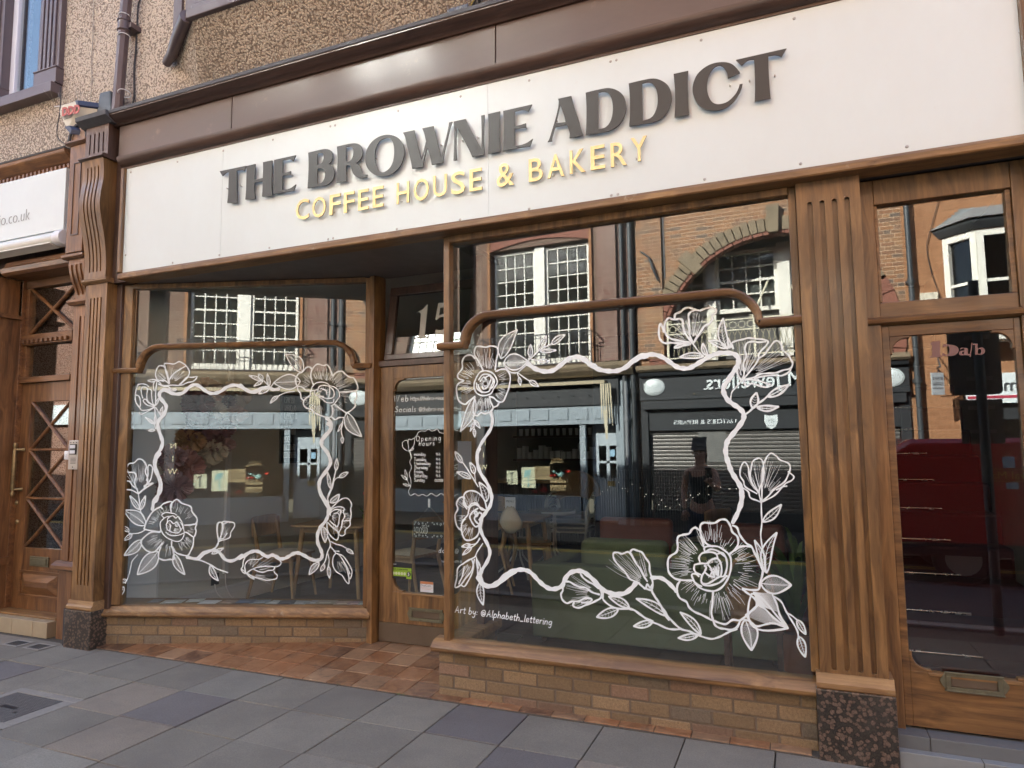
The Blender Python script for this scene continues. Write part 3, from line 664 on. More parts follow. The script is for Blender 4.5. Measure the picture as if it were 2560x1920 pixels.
# café room
LWX=-3.21
m=MB(); m.box(LWX-.1,LWX,.52,9,.06,3.3); m.obj('left_room_wall',PLASTER,RB)
m=MB(); m.prism([(-3.40,.03),(-3.385,-.01),(LWX,.5),(LWX,.519),(-3.31,.519)],.06,3.3,'z'); m.obj('window_reveal',PLASTER2,RB)  # paler than the room wall: light from the window put into its colour
m=MB(); m.box(LWX,LWX+.018,.52,9,.06,.21); m.sweepx([(.52,.21),(.52,.21),(.52,.21)],0,0) if False else None; m.box(LWX,LWX+.012,.52,9,.2101,.235); m.obj('skirting',PLASTER2,RB,bevel=.003)
m=MB(); m.box(LWX,2.5,8.98,9.1,.06,3.3); m.obj('back_room_wall',plain('deep_grey_wall',(.085,.085,.08),.9),RB)
m=MB(); m.box(2.33,2.42,.10,9,.06,3.3); m.obj('right_room_wall',plain('navy_wall',(.045,.055,.07),.8),RB)
m=MB(); m.add([(-3.4,.1,3.12),(2.4,.1,3.12),(2.4,9,3.12),(-3.4,9,3.12)],[(0,1,2,3)]); m.obj('room_ceiling',CEIL,RB)
m=MB(); m.box(-.5,2.33,5.2,5.35,.06,3.1); m.obj('partition_wall',FEAT,RB)
m=MB(); m.box(2.36,3.4,3.6,3.7,.06,3.3); m.box(3.30,3.40,.15,3.6,.06,3.3); m.box(2.42,2.45,.2,3.6,.06,3.3); m.obj('stair_hall_wall',plain('grey_hall_wall',(.16,.155,.145),.8),RB)
m=MB(); m.add([(2.4,.1,3.1),(3.4,.1,3.1),(3.4,3.7,3.1),(2.4,3.7,3.1)],[(0,1,2,3)]); m.obj('hall_ceiling',ROOMD,RB)
# first floor rooms behind windows
for x0,x1 in((-5.4,-3.9),(-2.5,1.1)):
    m=MB(); m.add([(x0,WY+.3,4.8),(x1,WY+.3,4.8),(x1,3,4.8),(x0,3,4.8),(x0,WY+.3,7.35),(x1,WY+.3,7.35),(x1,3,7.35),(x0,3,7.6)],[(0,1,2,3),(3,2,6,7),(0,3,7,4),(1,5,6,2),(4,7,6,5)]); m.obj('upper_room',ROOMD,RB)
# upper left window: plum surround, white frame
def plumwin(x0,x1,z0,z1,y,J=.31):
    m=MB()
    for a,b in((x0,x0+J),(x1-J,x1)):
        m.box(a,b,y-.05,y+.2,z0+.16,z1)
        for k in range(4): m.box(a+.04+k*.06,a+.075+k*.06,y-.066,y-.0505,z0+.17,z1)
        m.box(a-.008,b+.008,y-.075,y+.2,z0,z0+.15); m.box(a-.012,b+.012,y-.082,y+.2,z0+.1502,z0+.165)
    w=m.obj('window',PLUM,RB,bevel=.004)
    m=MB(); m.box(x0-.06,x1+.0,y-.11,y+.2,z0-.105,z0-.005); m.obj('sill',PLUM,w,bevel=.005)
    m=MB(); a,b=x0+J+.002,x1-J-.002
    for q in((a,a+.075,z0,z1),(b-.055,b,z0,z1),(a+.076,b-.056,z0,z0+.09)): m.box(q[0],q[1],y+.03,y+.09,q[2],q[3])
    m.obj('frame',UPVC,w,bevel=.005)
    m=MB(); m.box(a+.03,b-.03,y+.06,y+.066,z0+.03,z1); m.obj('glass_pane',GLASS,w)
    return w
plumwin(-5.39,-4.21,5.045,7.3,WY)
# oriel bay above the cornice: canted sides, heavy moulded sill
by=-.26; m=MB(); bz=4.94
m.loft([[(-2.45,WY+.002,4.60),(-2.1,WY-.005,4.56),(.75,WY-.005,4.56),(1.0,WY+.002,4.60)],[(-2.74,WY+.002,bz),(-2.155,by+.012,bz),(.79,by+.012,bz),(1.29,WY+.002,bz)]]); m.obj('corbelled_wall',ROUGH,RB); m=MB()
m.prism([(-2.75,WY),(-2.16,by),(.8,by),(1.3,WY)],bz+.075,bz+.13,'z'); m.prism([(-2.78,WY),(-2.18,by-.03),(.82,by-.03),(1.33,WY)],bz,bz+.0745,'z')
bay=m.obj('oriel_window',PLUM,RB,bevel=.008)
m=MB()
for x in(-2.14,-1.95,-1.3,-1.17,-.5,-.37,.3,.66): m.box(x,x+.1,by+.005,by+.12,bz+.131,7.4)
m.box(-2.15,.78,by,by+.12,7.401,7.6); m.box(-2.05,.7,by+.02,by+.1,bz+.131,bz+.21)
for (xa,ya),(xb,yb) in(((-2.75,WY),(-2.16,by)),((.8,by),(1.3,WY))):
    for t0 in(.06,.90):
        px,py=xa+(xb-xa)*t0,ya+(yb-ya)*t0; m.box(px-.05,px+.05,py+.0,py+.09,bz+.131,7.4)
m.obj('frame',PLUM,bay,bevel=.004)
m=MB(); m.box(-2.1,.75,by+.06,by+.066,bz+.15,7.4); m.obj('glass_pane',GLASSW,bay)
m=MB(); m.tube([(-2.80,.06,bz-.03),(-2.66,-.0,bz-.01),(-2.46,-.12,bz+.02),(-2.2,-.27,bz+.035)],[.035,.045,.05,.05],10); m.obj('sill_roll',PLUM,bay,smooth=40)
# ------------------------------------------------------------------ things on the upper wall
q1=zz(0,0,860); q2=zz(850,0,860); q3=zz(1700,0,860)
t=thing('drainpipe','brown painted square section drainpipe running down the cream roughcast to the lead flashing','drainpipe',(-3.3,0,4.5))
def pp(a,b,Y): p=onY(q1(a,b),Y); return p
top=(pp(778,0,0)+pp(848,0,0))/2; bot=(pp(718,720,0)+pp(790,720,0))/2; dirv=(top-bot).normalized()
rr=.047; m=MB(); e=[Vector((math.cos(PI/8+k*PI/4)*rr,math.sin(PI/8+k*PI/4)*rr,0)) for k in range(8)]
m.loft([[bot+v for v in e],[bot+dirv*2.4+v for v in e]]); pipe=m.obj('pipe',PIPE,t)
m=MB(); c0=(pp(760,170,0)+pp(838,170,0))/2
m.lathe([(.05,-.05),(.058,-.045),(.058,-.035),(.052,-.03),(.053,.035),(.060,.04),(.060,.05),(.05,.055)],c0,16); m.box(c0.x-.06,c0.x+.09,c0.y-.0,WY,c0.z-.025,c0.z+.02); m.obj('collar',PIPE,t,smooth=30)
for a in(110,240,600):
    c0=(pp(770,a,0)+pp(830,a,0))/2; c0=c0+(bot-c0).normalized()*0
    m=MB(); m.tube([(c0.x+.0515*math.cos(k*PI/8),c0.y+.0515*math.sin(k*PI/8),c0.z+.012*math.cos(k*PI/8+1)) for k in range(17)],.004,6); m.obj('cable_tie',WHITEP,t,smooth=50)
t=thing('hopper_cover','tapered slate blue plastic cover standing beside the foot of the brown drainpipe','pipe cover',(-3.45,0,4.45))
a,b,c,d=[onY(q1(*p),-.04) for p in((612,770),(715,740),(708,580),(640,595))]
m=MB(); v=[a,b,c,d]; m.add(v+[p+Vector((0,.13,0)) for p in v],[(0,1,2,3),(4,5,6,7),(0,1,5,4),(1,2,6,5),(2,3,7,6),(3,0,4,7)]); m.obj('cover_body',plain('slate_blue_plastic',(.06,.075,.09),.5,var=.25),t,bevel=.012,seg=3)
# alarm box
t=thing('alarm_box','cream and navy burglar alarm box with red letters perched above the corner pilaster','alarm box',(-3.75,-.05,4.4))
q8z=zz(120,230,300)
AY=-.14
F=[onY(q8z(*p),AY) for p in((205,370),(240,245),(510,165),(540,265),(390,625),(325,640))]
Bk=[p+Vector((.15,.13,-.0)) for p in F]
m=MB(); m.add(F+Bk,[(0,1,2,3,4,5),(6,7,8,9,10,11)]+[(i,(i+1)%6,(i+1)%6+6,i+6) for i in range(6)]); al=m.obj('housing',CREAMP,t,bevel=.008,seg=3)
def capmb(pts,y0,y1):
    m=MB(); P=[onY(q8z(*p),AY) for p in pts]; P2=[p+Vector((.155,.135,-.0)) for p in P]; n=len(P)
    P=[p+Vector((-.006,-.006,0)) for p in P]; m.add(P+P2,[tuple(range(n)),tuple(range(2*n-1,n-1,-1))]+[(i,(i+1)%n,(i+1)%n+n,i+n) for i in range(n)]); return m
capmb(((515,160),(560,150),(575,235),(545,270)),0,0).obj('end_cap',NAVY,t,bevel=.004); capmb(((318,640),(400,620),(455,690),(430,780)),0,0).obj('end_cap',NAVY,t,bevel=.004)
ex=(onY(q8z(480,420),AY)-onY(q8z(265,460),AY)).normalized(); ez=Vector((0,0,1)); 
def onface(u0,v0,flip=0): p=onY(q8z(u0,v0),AY-.012); return Matrix((( ex.x,0,0,p.x),(ex.y,1,0,p.y),(ex.z,0,1,p.z),(0,0,0,1)))
m=MB(); m.add(*text_mesh('DDD',.105,onface(252,440),.001,.006)); m.obj('lettering',NM('red_print',(.42,.08,.05),.5).m,t)
m=MB()
for (a0,b0),(a1,b1) in(((245,345),(490,278)),((265,462),(470,415)),((285,482),(455,440)),((300,502),(430,465))):
    p,q=onY(q8z(a0,b0),AY-.011),onY(q8z(a1,b1),AY-.011); m.tube([p,q],.0022,5)
m.obj('printed_line',BLACK,t)
# cables
def cable(lab,pix,Y,r=.006,q=q1,mat=CABLE,name='cable'):
    m=MB(); P=[onY(q(*p[:2]),p[2] if len(p)>2 else Y) for p in pix]; m.tube(crom(P,5),r,6); return tag(m.obj(name,mat,smooth=60),lab,'cable')
cable('thick black cable hanging down the wall right of the brown drainpipe',[(905,-10),(888,40),(880,190),(872,330),(862,440),(862,590),(855,660),(835,725)],.085,.007)
cable('thin black cable running close beside the thick one and bending right onto the flashing',[(880,320),(868,430),(866,600),(872,660),(895,700),(925,712)],.088,.004)
cable('pale thin cable clipped straight down the cream wall right of the upper left window',[(600,-10),(598,160),(594,300),(586,420),(590,500),(582,640),(575,720),(545,800)],.090,.0035,mat=NM('cream_cable',(.4,.36,.3),.6).m)
cable('black cable looping from the upper window sill past the alarm box to the neighbouring parapet',[(388,560),(390,650),(382,740),(368,820),(370,880),(400,915),(440,925)],-.02,.005)
cable('thin black wire strung along the top of the neighbouring red parapet',[(425,935),(300,980),(180,1030),(60,1060),(-20,1085)],.06,.004)
cable('long black cable sagging along the lead flashing above the fascia',[(720,735,-.0),(800,715,.03),(920,712,.06),(1300,600,.06),(1700,475,.05),(2000,400,.05),(2220,335,.06)],.06,.005)
cable('black cable continuing along the flashing to the coil at the top edge',[(0,330),(180,270),(400,195),(620,120),(800,85),(900,70)],.06,.005,q2)
t=thing('cable_coil','coil of black and yellow cable on the lead flashing at the top edge','cable coil',(-.5,.0,4.6))
cc_=onY(q2(965,60),.0); m=MB(); r2=random.Random(5)
for k in range(6):
    R0=.13+r2.uniform(-.02,.02); ph=r2.uniform(0,6); m.tube([(cc_.x+R0*math.cos(a*PI/12)+.01*math.sin(a+ph),cc_.y+k*.010-.03,cc_.z+R0*.85*math.sin(a*PI/12)) for a in range(25)],.006,6)
m.obj('black_loops',CABLE,t,smooth=60)
m=MB(); m.tube([(cc_.x+.125*math.cos(a*PI/12),cc_.y-.05,cc_.z+.1*math.sin(a*PI/12)) for a in range(4,22)],.004,6); m.obj('yellow_loop',NM('yellow_cable',(.35,.27,.06),.5).m,t,smooth=60)
def floodbox(lab,px,w,h):
    t=thing('floodlight',lab,'floodlight',onY(px,0.0)); c=onY(px,0.0); m=MB(); m.box(c.x-w/2,c.x+w/2,c.y-.06,c.y+.06,c.z-h/2,c.z+h/2)
    for k in range(6): m.box(c.x-w/2+.01+k*w/6.3,c.x-w/2+.018+k*w/6.3,c.y+.0602,c.y+.085,c.z-h/2,c.z+h/2)
    m.obj('lamp_body',NAVY,t,bevel=.008)
    m=MB(); m.tube([(c.x-w/2-.01,c.y,c.z),(c.x-w/2-.01,c.y,c.z-h*.75),(c.x+w/2+.01,c.y,c.z-h*.75),(c.x+w/2+.01,c.y,c.z)],.008,6); m.obj('bracket',BLACK,t)
floodbox('small dark floodlight with its back turned, left of the cable coil on the flashing',q2(780,125),.16,.12)
floodbox('larger navy floodlight right of the cable coil, cut off by the top of the photo',q2(1150,15),.25,.16)
# bird spikes along the two flashings
def spikes(lab,a,b,n,seed,l=.11):
    r=random.Random(seed); m=MB(); a,b=Vector(a),Vector(b)
    for k in range(n):
        p=a.lerp(b,(k+r.random()*.6)/n); d=Vector((r.uniform(-.5,.5),r.uniform(-.75,.15),1)).normalized(); m.tube([p,p+d*l*r.uniform(.75,1.1)],.0013,4,False)
    m2=m.obj('spike_wires',SPIKE)
    t=thing('bird_spike_strip',lab,'bird spikes',a.lerp(b,.5)); adopt(m2,t)
    m=MB(); m.tube([a,b],.006,5); m.obj('spike_base',WHITEP,t)
spikes('bird spikes along the lead flashing over the white sign',(-2.9,-.06,4.475),(1.6,-.06,4.475),210,1)
spikes('bird spikes along the neighbouring red parapet at the left edge',(-5.4,.02,4.33),(-3.95,.02,4.30),80,2)
spikes('short run of bird spikes over the alarm box below the window sill',(-4.2,.03,4.80),(-3.72,.03,4.72),22,3,.16)
# ------------------------------------------------------------------ neighbouring shopfront on the left
NB=thing('neighbouring_shopfront','redder mahogany shopfront of the neighbour with a cross braced glazed door','shopfront',(-4.4,.1,0))
nq=lambda x,y:(x*.39755,900+y*.39783)
m=MB(); m.sweepx([(.16,4.22),(.04,4.22),(.02,4.235),(.0,4.26),(-.03,4.28),(-.04,4.30),(-.04,4.318),(.16,4.335)],-7.5,-3.925); m.obj('cornice',WOODRH,NB,smooth=30)
m=MB(); m.sweepx([(.16,4.336),(-.045,4.319),(-.05,4.333),(.16,4.352)],-7.5,-3.93); m.obj('lead_flashing',LEAD,NB)
m=MB(); m.box(-7.5,-3.93,.05,.16,4.155,4.2195)
k=-7.45
while k<-3.96: m.box(k,k+.028,.022,.0495,4.165,4.205); k+=.058
m.obj('dentil_course',WOODRH,NB,bevel=.002)
m=MB(); m.box(-3.748,-3.536,-.10,.16,3.30,4.27); pi=m.obj('pilaster_head',WOODR,NB,bevel=.004)
for b in((-3.868,-3.862,3.42,4.10),(-3.768,-3.762,3.42,4.10)): pass
m=MB(); m.box(-3.690,-3.590,-.106,-.1005,3.45,3.462); m.box(-3.690,-3.590,-.106,-.1005,4.098,4.11); m.box(-3.690,-3.679,-.106,-.1005,3.4625,4.0975); m.box(-3.601,-3.590,-.106,-.1005,3.4625,4.0975); m.obj('panel_bead',WOODDV,pi,bevel=.002)
m=MB(); m.sweepx([(.1,4.271),(-.11,4.271),(-.135,4.285),(-.135,4.298),(.1,4.315)],-3.775,-3.51); m.obj('head_moulding',WOODRH,pi)
m=MB(); m.prism([(-3.745,4.3155)]+[(-3.642+.10*math.cos(a),4.316+.115*math.sin(a)) for a in [PI*(1-k/14) for k in range(15)]]+[(-3.54,4.3155)],-.10,.10); o=m.obj('arched_crest',WOODR,pi)
m=MB()
A=[(-3.642+.112*math.cos(PI*(1-k/14)),-.02,4.32+.128*math.sin(PI*(1-k/14))) for k in range(15)]
m.tube([(p[0],-.11,p[2]) for p in A],.013,8)
for k in range(0,15,3): m.lathe([(.0,-.014),(.013,-.008),(.013,.008),(0,.014)],(A[k][0],-.112,A[k][2]),8)
m.obj('lead_roll',LEAD,o,smooth=50)
# lower pilaster right of the neighbour's door, console, shaft with flutes
def cons(x0,x1,zt,zb,par_,nfl):
    m=MB(); n=nfl*2+1; w=(x1-x0)/n
    cc=crom([(-.02,zb,0),(-.035,zb+.08,0),(-.075,zb+(zt-zb)*.5,0),(-.10,zt-.08,0),(-.10,zt,0)],5)
    for i in range(n): 
        d=.012 if i%2 else 0; m.prism([(p.x+(d if zb+.05<p.y<zt-.05 else 0),p.y) for p in cc]+[(.2,zt),(.2,zb)],x0+i*w,x0+(i+1)*w,'x')
    return m.obj('console',WOODR,par_,smooth=30)
ps=fluted('pilaster',-3.71,-3.46,-.02,.25,.66,2.845,[-3.625,-3.565,-3.505],.022,.66,2.74,WOODR,NB)
cons(-3.69,-3.49,3.235,2.885,ps,3)
m=MB(); m.sweepx([(.2,2.846),(-.05,2.846),(-.072,2.868),(-.072,2.884),(.2,2.8845)],-3.74,-3.47); m.sweepx([(.2,3.236),(-.12,3.236),(-.14,3.25),(-.14,3.272),(.2,3.279)],-3.74,-3.47); m.obj('console_moulding',WOODRH,ps)
m=MB(); m.sweepx([(.2,.585),(-.06,.585),(-.075,.60),(-.075,.625),(-.03,.655),(.2,.659)],-3.77,-3.48); m.obj('dado_moulding',WOODRH,ps)
m=MB(); m.box(-3.71,-3.545,-.04,.2,.02,.584); m.obj('pedestal',WOODR,ps,bevel=.004)
ps2=fluted('pilaster',-5.25,-4.80,-.02,.25,.05,2.845,[-5.15,-5.10,-5.05,-4.91,-4.86],.022,.55,2.65,WOODR,NB)
cons(-5.02,-4.83,3.235,2.885,ps2,3)
m=MB(); m.sweepx([(.2,2.846),(-.05,2.846),(-.072,2.868),(-.072,2.884),(.2,2.8845)],-5.3,-4.77); m.obj('console_moulding',WOODRH,ps2)
m=MB(); m.sweepx([(.2,.535),(-.06,.535),(-.075,.55),(-.075,.575),(-.03,.60),(.2,.605)],-5.3,-4.77); m.obj('dado_moulding',WOODRH,ps2)
m=MB(); m.sweepx([(.3,3.236),(.03,3.236),(.0,3.26),(-.01,3.30),(.03,3.33),(.04,3.37),(.3,3.37)],-4.8,-3.74); m.obj('head_rail',WOODRH,NB,smooth=30)
m=MB(); m.box(-7.5,-3.926,.16,.3,3.371,4.22); m.box(-7.5,-5.25,.1,.3,-.1,3.37); m.obj('sub_frame',WOODDV,NB)
# door frame and lights
NY=.25; x0,x1=-4.79,-4.07
m=MB(); m.box(-4.80,x0-.0,NY-.05,NY+.08,.1,3.235); m.box(x1,-3.70,NY-.03,NY+.08,.02,3.235); m.box(x0+.001,x1-.001,NY-.04,NY+.06,2.235,2.29); m.box(x0+.001,x1-.001,NY-.02,NY+.06,3.16,3.235); m.box(x0+.001,x1-.001,NY-.035,NY+.06,2.60,2.70)
m.box(x0+.001,x0+.04,NY-.01,NY+.06,2.291,2.599); m.box(x0+.001,x0+.04,NY-.01,NY+.06,2.701,3.159)
k=x0+.03
while k<x1-.03: m.box(k,k+.035,NY-.06,NY-.0352,2.612,2.648); k+=.068
nf=m.obj('door_frame',WOODRH,NB,bevel=.003)
m=MB(); m.box(x0+.02,x1-.005,NY+.02,NY+.026,2.28,2.61); m.box(x0+.02,x1-.005,NY+.02,NY+.026,2.69,3.17); m.obj('glass_pane',GLASSN,nf)
def xbar(mb,xa,za,xb,zb,y,w=.016):
    d=Vector((xb-xa,0,zb-za)); L=d.length; d.normalize(); n=Vector((-d.z,0,d.x)); 
    a,b=Vector((xa,y,za)),Vector((xb,y,zb)); mb.add([a-n*w,a+n*w,b+n*w,b-n*w,a-n*w+Vector((0,.02,0)),a+n*w+Vector((0,.02,0)),b+n*w+Vector((0,.02,0)),b-n*w+Vector((0,.02,0)),a-n*w*.3+Vector((0,-.010,0)),a+n*w*.3+Vector((0,-.010,0)),b+n*w*.3+Vector((0,-.010,0)),b-n*w*.3+Vector((0,-.010,0))],[(8,9,10,11),(0,8,11,3),(9,1,2,10),(1,5,6,2),(4,0,3,7),(4,5,6,7)])
m=MB(); xbar(m,x0+.04,3.16,x1,2.70,NY+.0); xbar(m,x0+.04,2.70,x1,3.16,NY-.003); m.obj('cross_bar',WOODR,nf)
m=MB(); gx0,gx1,gz0,gz1=-4.655,-4.098,.69,2.05
m.box(x0,gx0,NY,NY+.045,.13,2.232); m.box(gx1,x1,NY,NY+.045,.13,2.232); m.box(gx0,gx1,NY,NY+.045,gz1,2.232); m.box(gx0,gx1,NY,NY+.045,.13,gz0)
nd=m.obj('door',WOODR,NB,bevel=.003)
m=MB(); m.box(gx0-.01,gx1+.01,NY+.018,NY+.024,gz0-.01,gz1+.01); m.obj('glass_pane',GLASS,nd)
H=(gz1-gz0)/3; m=MB()
for i in range(3):
    a,b=gz0+i*H,gz0+(i+1)*H; xbar(m,gx0,a,gx1,b,NY+.010,.014); xbar(m,gx0,b,gx1,a,NY+.006,.014)
    if i: xbar(m,gx0,a,gx1,a,NY+.003,.012)
m.obj('cross_bar',WOODR,nd)
pa,pb=onY(nq(188,1238),NY),onY(nq(315,1295),NY); cx,cz=(pa.x+pb.x)/2,(pa.z+pb.z)/2
m=MB(); m.box(cx-.13,cx+.13,NY-.012,NY-.0005,cz-.045,cz+.045); m.box(cx-.11,cx+.11,NY-.02,NY-.0125,cz-.028,cz+.028); m.obj('letter_plate',BRONZE,nd,bevel=.004)
m=MB(); P=[onY(nq(*p),NY) for p in((135,1330),(378,1340),(372,1490),(120,1480))]; A_,B_=P[3],P[1]
m.box(A_.x,B_.x,NY-.01,NY-.0005,A_.z,A_.z+.02); m.box(A_.x,B_.x,NY-.01,NY-.0005,B_.z-.02,B_.z); m.box(A_.x,A_.x+.02,NY-.01,NY-.0005,A_.z+.0205,B_.z-.0205)
cxm=(A_.x+B_.x)/2; m.add([(A_.x+.03,NY-.001,A_.z+.03),(B_.x-.03,NY-.001,A_.z+.03),(B_.x-.03,NY-.001,B_.z-.03),(A_.x+.03,NY-.001,B_.z-.03),(A_.x+.12,NY-.035,A_.z+.10),(B_.x-.12,NY-.035,A_.z+.10),(B_.x-.12,NY-.035,B_.z-.09),(A_.x+.12,NY-.035,B_.z-.09)],[(0,1,5,4),(1,2,6,5),(2,3,7,6),(3,0,4,7),(4,5,6,7)]); m.obj('fielded_panel',WOODRH,nd)
ha,hb=onY(nq(98,520),NY-.06),onY(nq(76,858),NY-.06)
m=MB(); d=(hb-ha); m.tube([ha,ha+d*.06,ha+d*.1,ha+d*.14,ha+d*.5,ha+d*.86,ha+d*.9,ha+d*.94,hb],[.012,.022,.012,.018,.02,.018,.012,.022,.012],12)
for s in(.13,.87): p=ha+d*s; m.tube([p,p+Vector((.03,.035,0)),p+Vector((.05,.06,0))],[.013,.012,.022],10)
m.obj('pull_handle',BRASS,nd,smooth=50)
m=MB()
for p in((104,898),(107,1017)): c=onY(nq(*p),NY); m.lathe([(.0,-.014),(.012,-.014),(.02,-.008),(.024,-.0005)],c,14,'y')
m.obj('lock_escutcheon',BRASS,nd,smooth=40)
m=MB(); m.box(x0-.02,-3.93,.10,NY-.002,.115,.135); m.obj('threshold',WOODX,NB,bevel=.006)
t=thing('stone_step','low cream stone step below the neighbouring red door','step',(-4.4,.15,0))
m=MB(); 
for a,b in((-5.2,-4.72),(-4.716,-4.40),(-4.396,-4.12),(-4.116,-3.93)): m.box(a,b,.03,.27,-.02,.114)
m.obj('step_block',plain('cream_step_tile',(.36,.29,.19),.7,var=.15,sc=12),t,bevel=.004)
# neighbour's sign, awning box
t=thing('neighbour_sign','plain white sign of the neighbouring studio ending in thin grey web address','shop sign',(-5.2,0,3.8))
m=MB(); m.box(-7.4,-3.935,-.005,.045,3.575,4.15); m.obj('sign_board',SIGNW2,t,bevel=.003)
p=onY(q1(-115,1475),-.006); m=MB(); vs,fs=text_mesh('studio.co.uk',.165,Matrix.Translation((p.x,-.0075,p.z-.005)),.0008,-.0035,sx=.88); m.add(vs,fs); m.obj('lettering',NM('grey_letter',(.28,.28,.28),.6).m,t)
t=thing('awning_cassette','white retractable awning cassette under the neighbouring sign','awning',(-5,-.05,3.5))
prf=[(.05,3.55),(-.02,3.55),(-.06,3.535),(-.085,3.50),(-.088,3.465),(-.07,3.435),(-.03,3.42),(.05,3.43)]
m=MB(); m.sweepx(prf,-7.4,-3.96); m.obj('cassette_body',plain('cream_white_aluminium',(.66,.65,.58),.35,var=.03),t,smooth=50)
m=MB(); m.sweepx([(a*1.12,3.487+(b-3.487)*1.12) for a,b in prf],-3.959,-3.86); m.obj('end_cap',WHITEP,t,smooth=50,bevel=.006)
m=MB(); m.sweepx([(-.0,3.42),(-.09,3.44),(-.09,3.428),(-.0,3.405)],-7.4,-3.98); m.obj('valance_rail',plain('cream_white_aluminium2',(.66,.65,.58),.35,var=.03),t)
# entry phones
def panel(lab,pix,Y,name='entry_phone'):
    a,b=onY(nq(*pix[0]),Y),onY(nq(*pix[1]),Y); return a,b
a,b=panel('',((440,505),(490,688)),-.045); x0_,x1_=a.x,b.x; z0_,z1_=b.z,a.z
t=thing('entry_phone','silver entry phone panel with two call buttons on the fluted pilaster','intercom',((x0_+x1_)/2,-.04,z0_))
m=MB(); m.box(x0_,x1_,-.052,-.0205,z0_,z1_); m.obj('face_plate',plain('brushed_aluminium',(.42,.40,.37),.4,.5,var=.05),t,bevel=.004)
w=x1_-x0_
for zc in(z1_-.22*(z1_-z0_),z1_-.40*(z1_-z0_)):
    m=MB(); m.box(x0_+w*.16,x0_+w*.84,-.060,-.0525,zc-.022,zc+.022); bt=m.obj('call_button',BLACK,t,bevel=.002); m=MB(); m.box(x0_+w*.22,x0_+w*.78,-.062,-.0602,zc-.014,zc+.014); m.obj('name_strip',PAPER,bt)
m=MB()
for k in range(5): m.box(x0_+w*.25,x0_+w*.8,-.0535,-.0522,z0_+.05+k*.011,z0_+.054+k*.011)
m.obj('speaker_slots',BLACK,t)
m=MB()
for zc in(z0_+.02,z1_-.02):
    for xx in((x0_+w*.5,) if zc<z0_+.1 else (x0_+w*.2,x0_+w*.5,x0_+w*.8)): m.lathe([(0,-.055),(.004,-.055),(.005,-.0521)],(xx,0,zc),8,'y')
m.obj('panel_screw',BLACK,t)
a,b=onY(nq(413,572),-.03),onY(nq(438,627),-.03)
t=thing('doorbell','white wireless doorbell push left of the silver entry phone','doorbell',a)
m=MB(); m.box(a.x,b.x,-.045,-.0205,b.z,a.z); m.obj('bell_body',WHITEP,t,bevel=.008,seg=3); cxx=(a.x+b.x)/2
m=MB(); m.lathe([(0,-.050),(.012,-.050),(.014,-.0455)],(cxx,0,(a.z+b.z)/2),14,'y'); m.obj('push_button',PAPER,t)
a,b=onY(nq(428,527),-.03),onY(nq(441,572),-.03)
t=thing('paper_label','tiny blue and white label stuck above the wireless doorbell','label',a); m=MB(); m.box(a.x,b.x,-.0225,-.0205,b.z,a.z); m.obj('label_card',PAPER,t); m=MB(); m.box(a.x+.003,b.x-.003,-.0232,-.0226,a.z-.06,a.z-.02); m.obj('blue_print',NM('blue_print',(.08,.2,.45),.6).m,t)
# ------------------------------------------------------------------ white shop sign
SG=thing('shop_sign','long white shop sign with large dark raised letters over smaller gold letters','shop sign',(0,-.1,3.5))
m=MB()
for a,b in((-3.012,-1.9455),(-1.944,.3225),(.324,3.165)): m.box(a,b,-.106,-.0995,3.046,3.935)
m.obj('sign_board',SIGNW,SG,bevel=.0008,seg=1)
q1=zz(0,0,860);q2=zz(850,0,860);q3=zz(1700,0,860)
SY=-.106
scr=[q1(842,1108),q1(1142,1040),q1(1436,970),q1(1755,898),q1(2125,812),q1(2155,806),q2(375,712),q2(776,620),q2(1216,517),q2(1740,395),q2(1778,386),q3(136,258),q3(734,119),q3(2190,208),
 q1(808,1640),q1(1110,44+1646),q1(1410,1640),q1(1732,1594),q1(2110,1538),q1(2142,1532),q2(365,1473),q2(772,1412),q2(1216,1344),q2(1745,1256),q2(1787,1249),q3(158,1153),q3(775,1053),q3(1459,943)]
for p in scr:
    c=onY(p,SY); m=MB(); m.lathe([(0,-.0045),(.0045,-.0042),(.008,-.0022),(.0088,-.0002)],(c.x,SY,c.z),12,'y'); m.box(c.x-.0045,c.x+.0045,SY-.0052,SY-.0044,c.z-.0007,c.z+.0007); m.obj('screw',STEEL,SG,smooth=40)
A1=zz(530,360,300);A2=zz(750,290,300);A3=zz(1000,240,350);A4=zz(1350,180,350);A5=zz(1640,100,350)
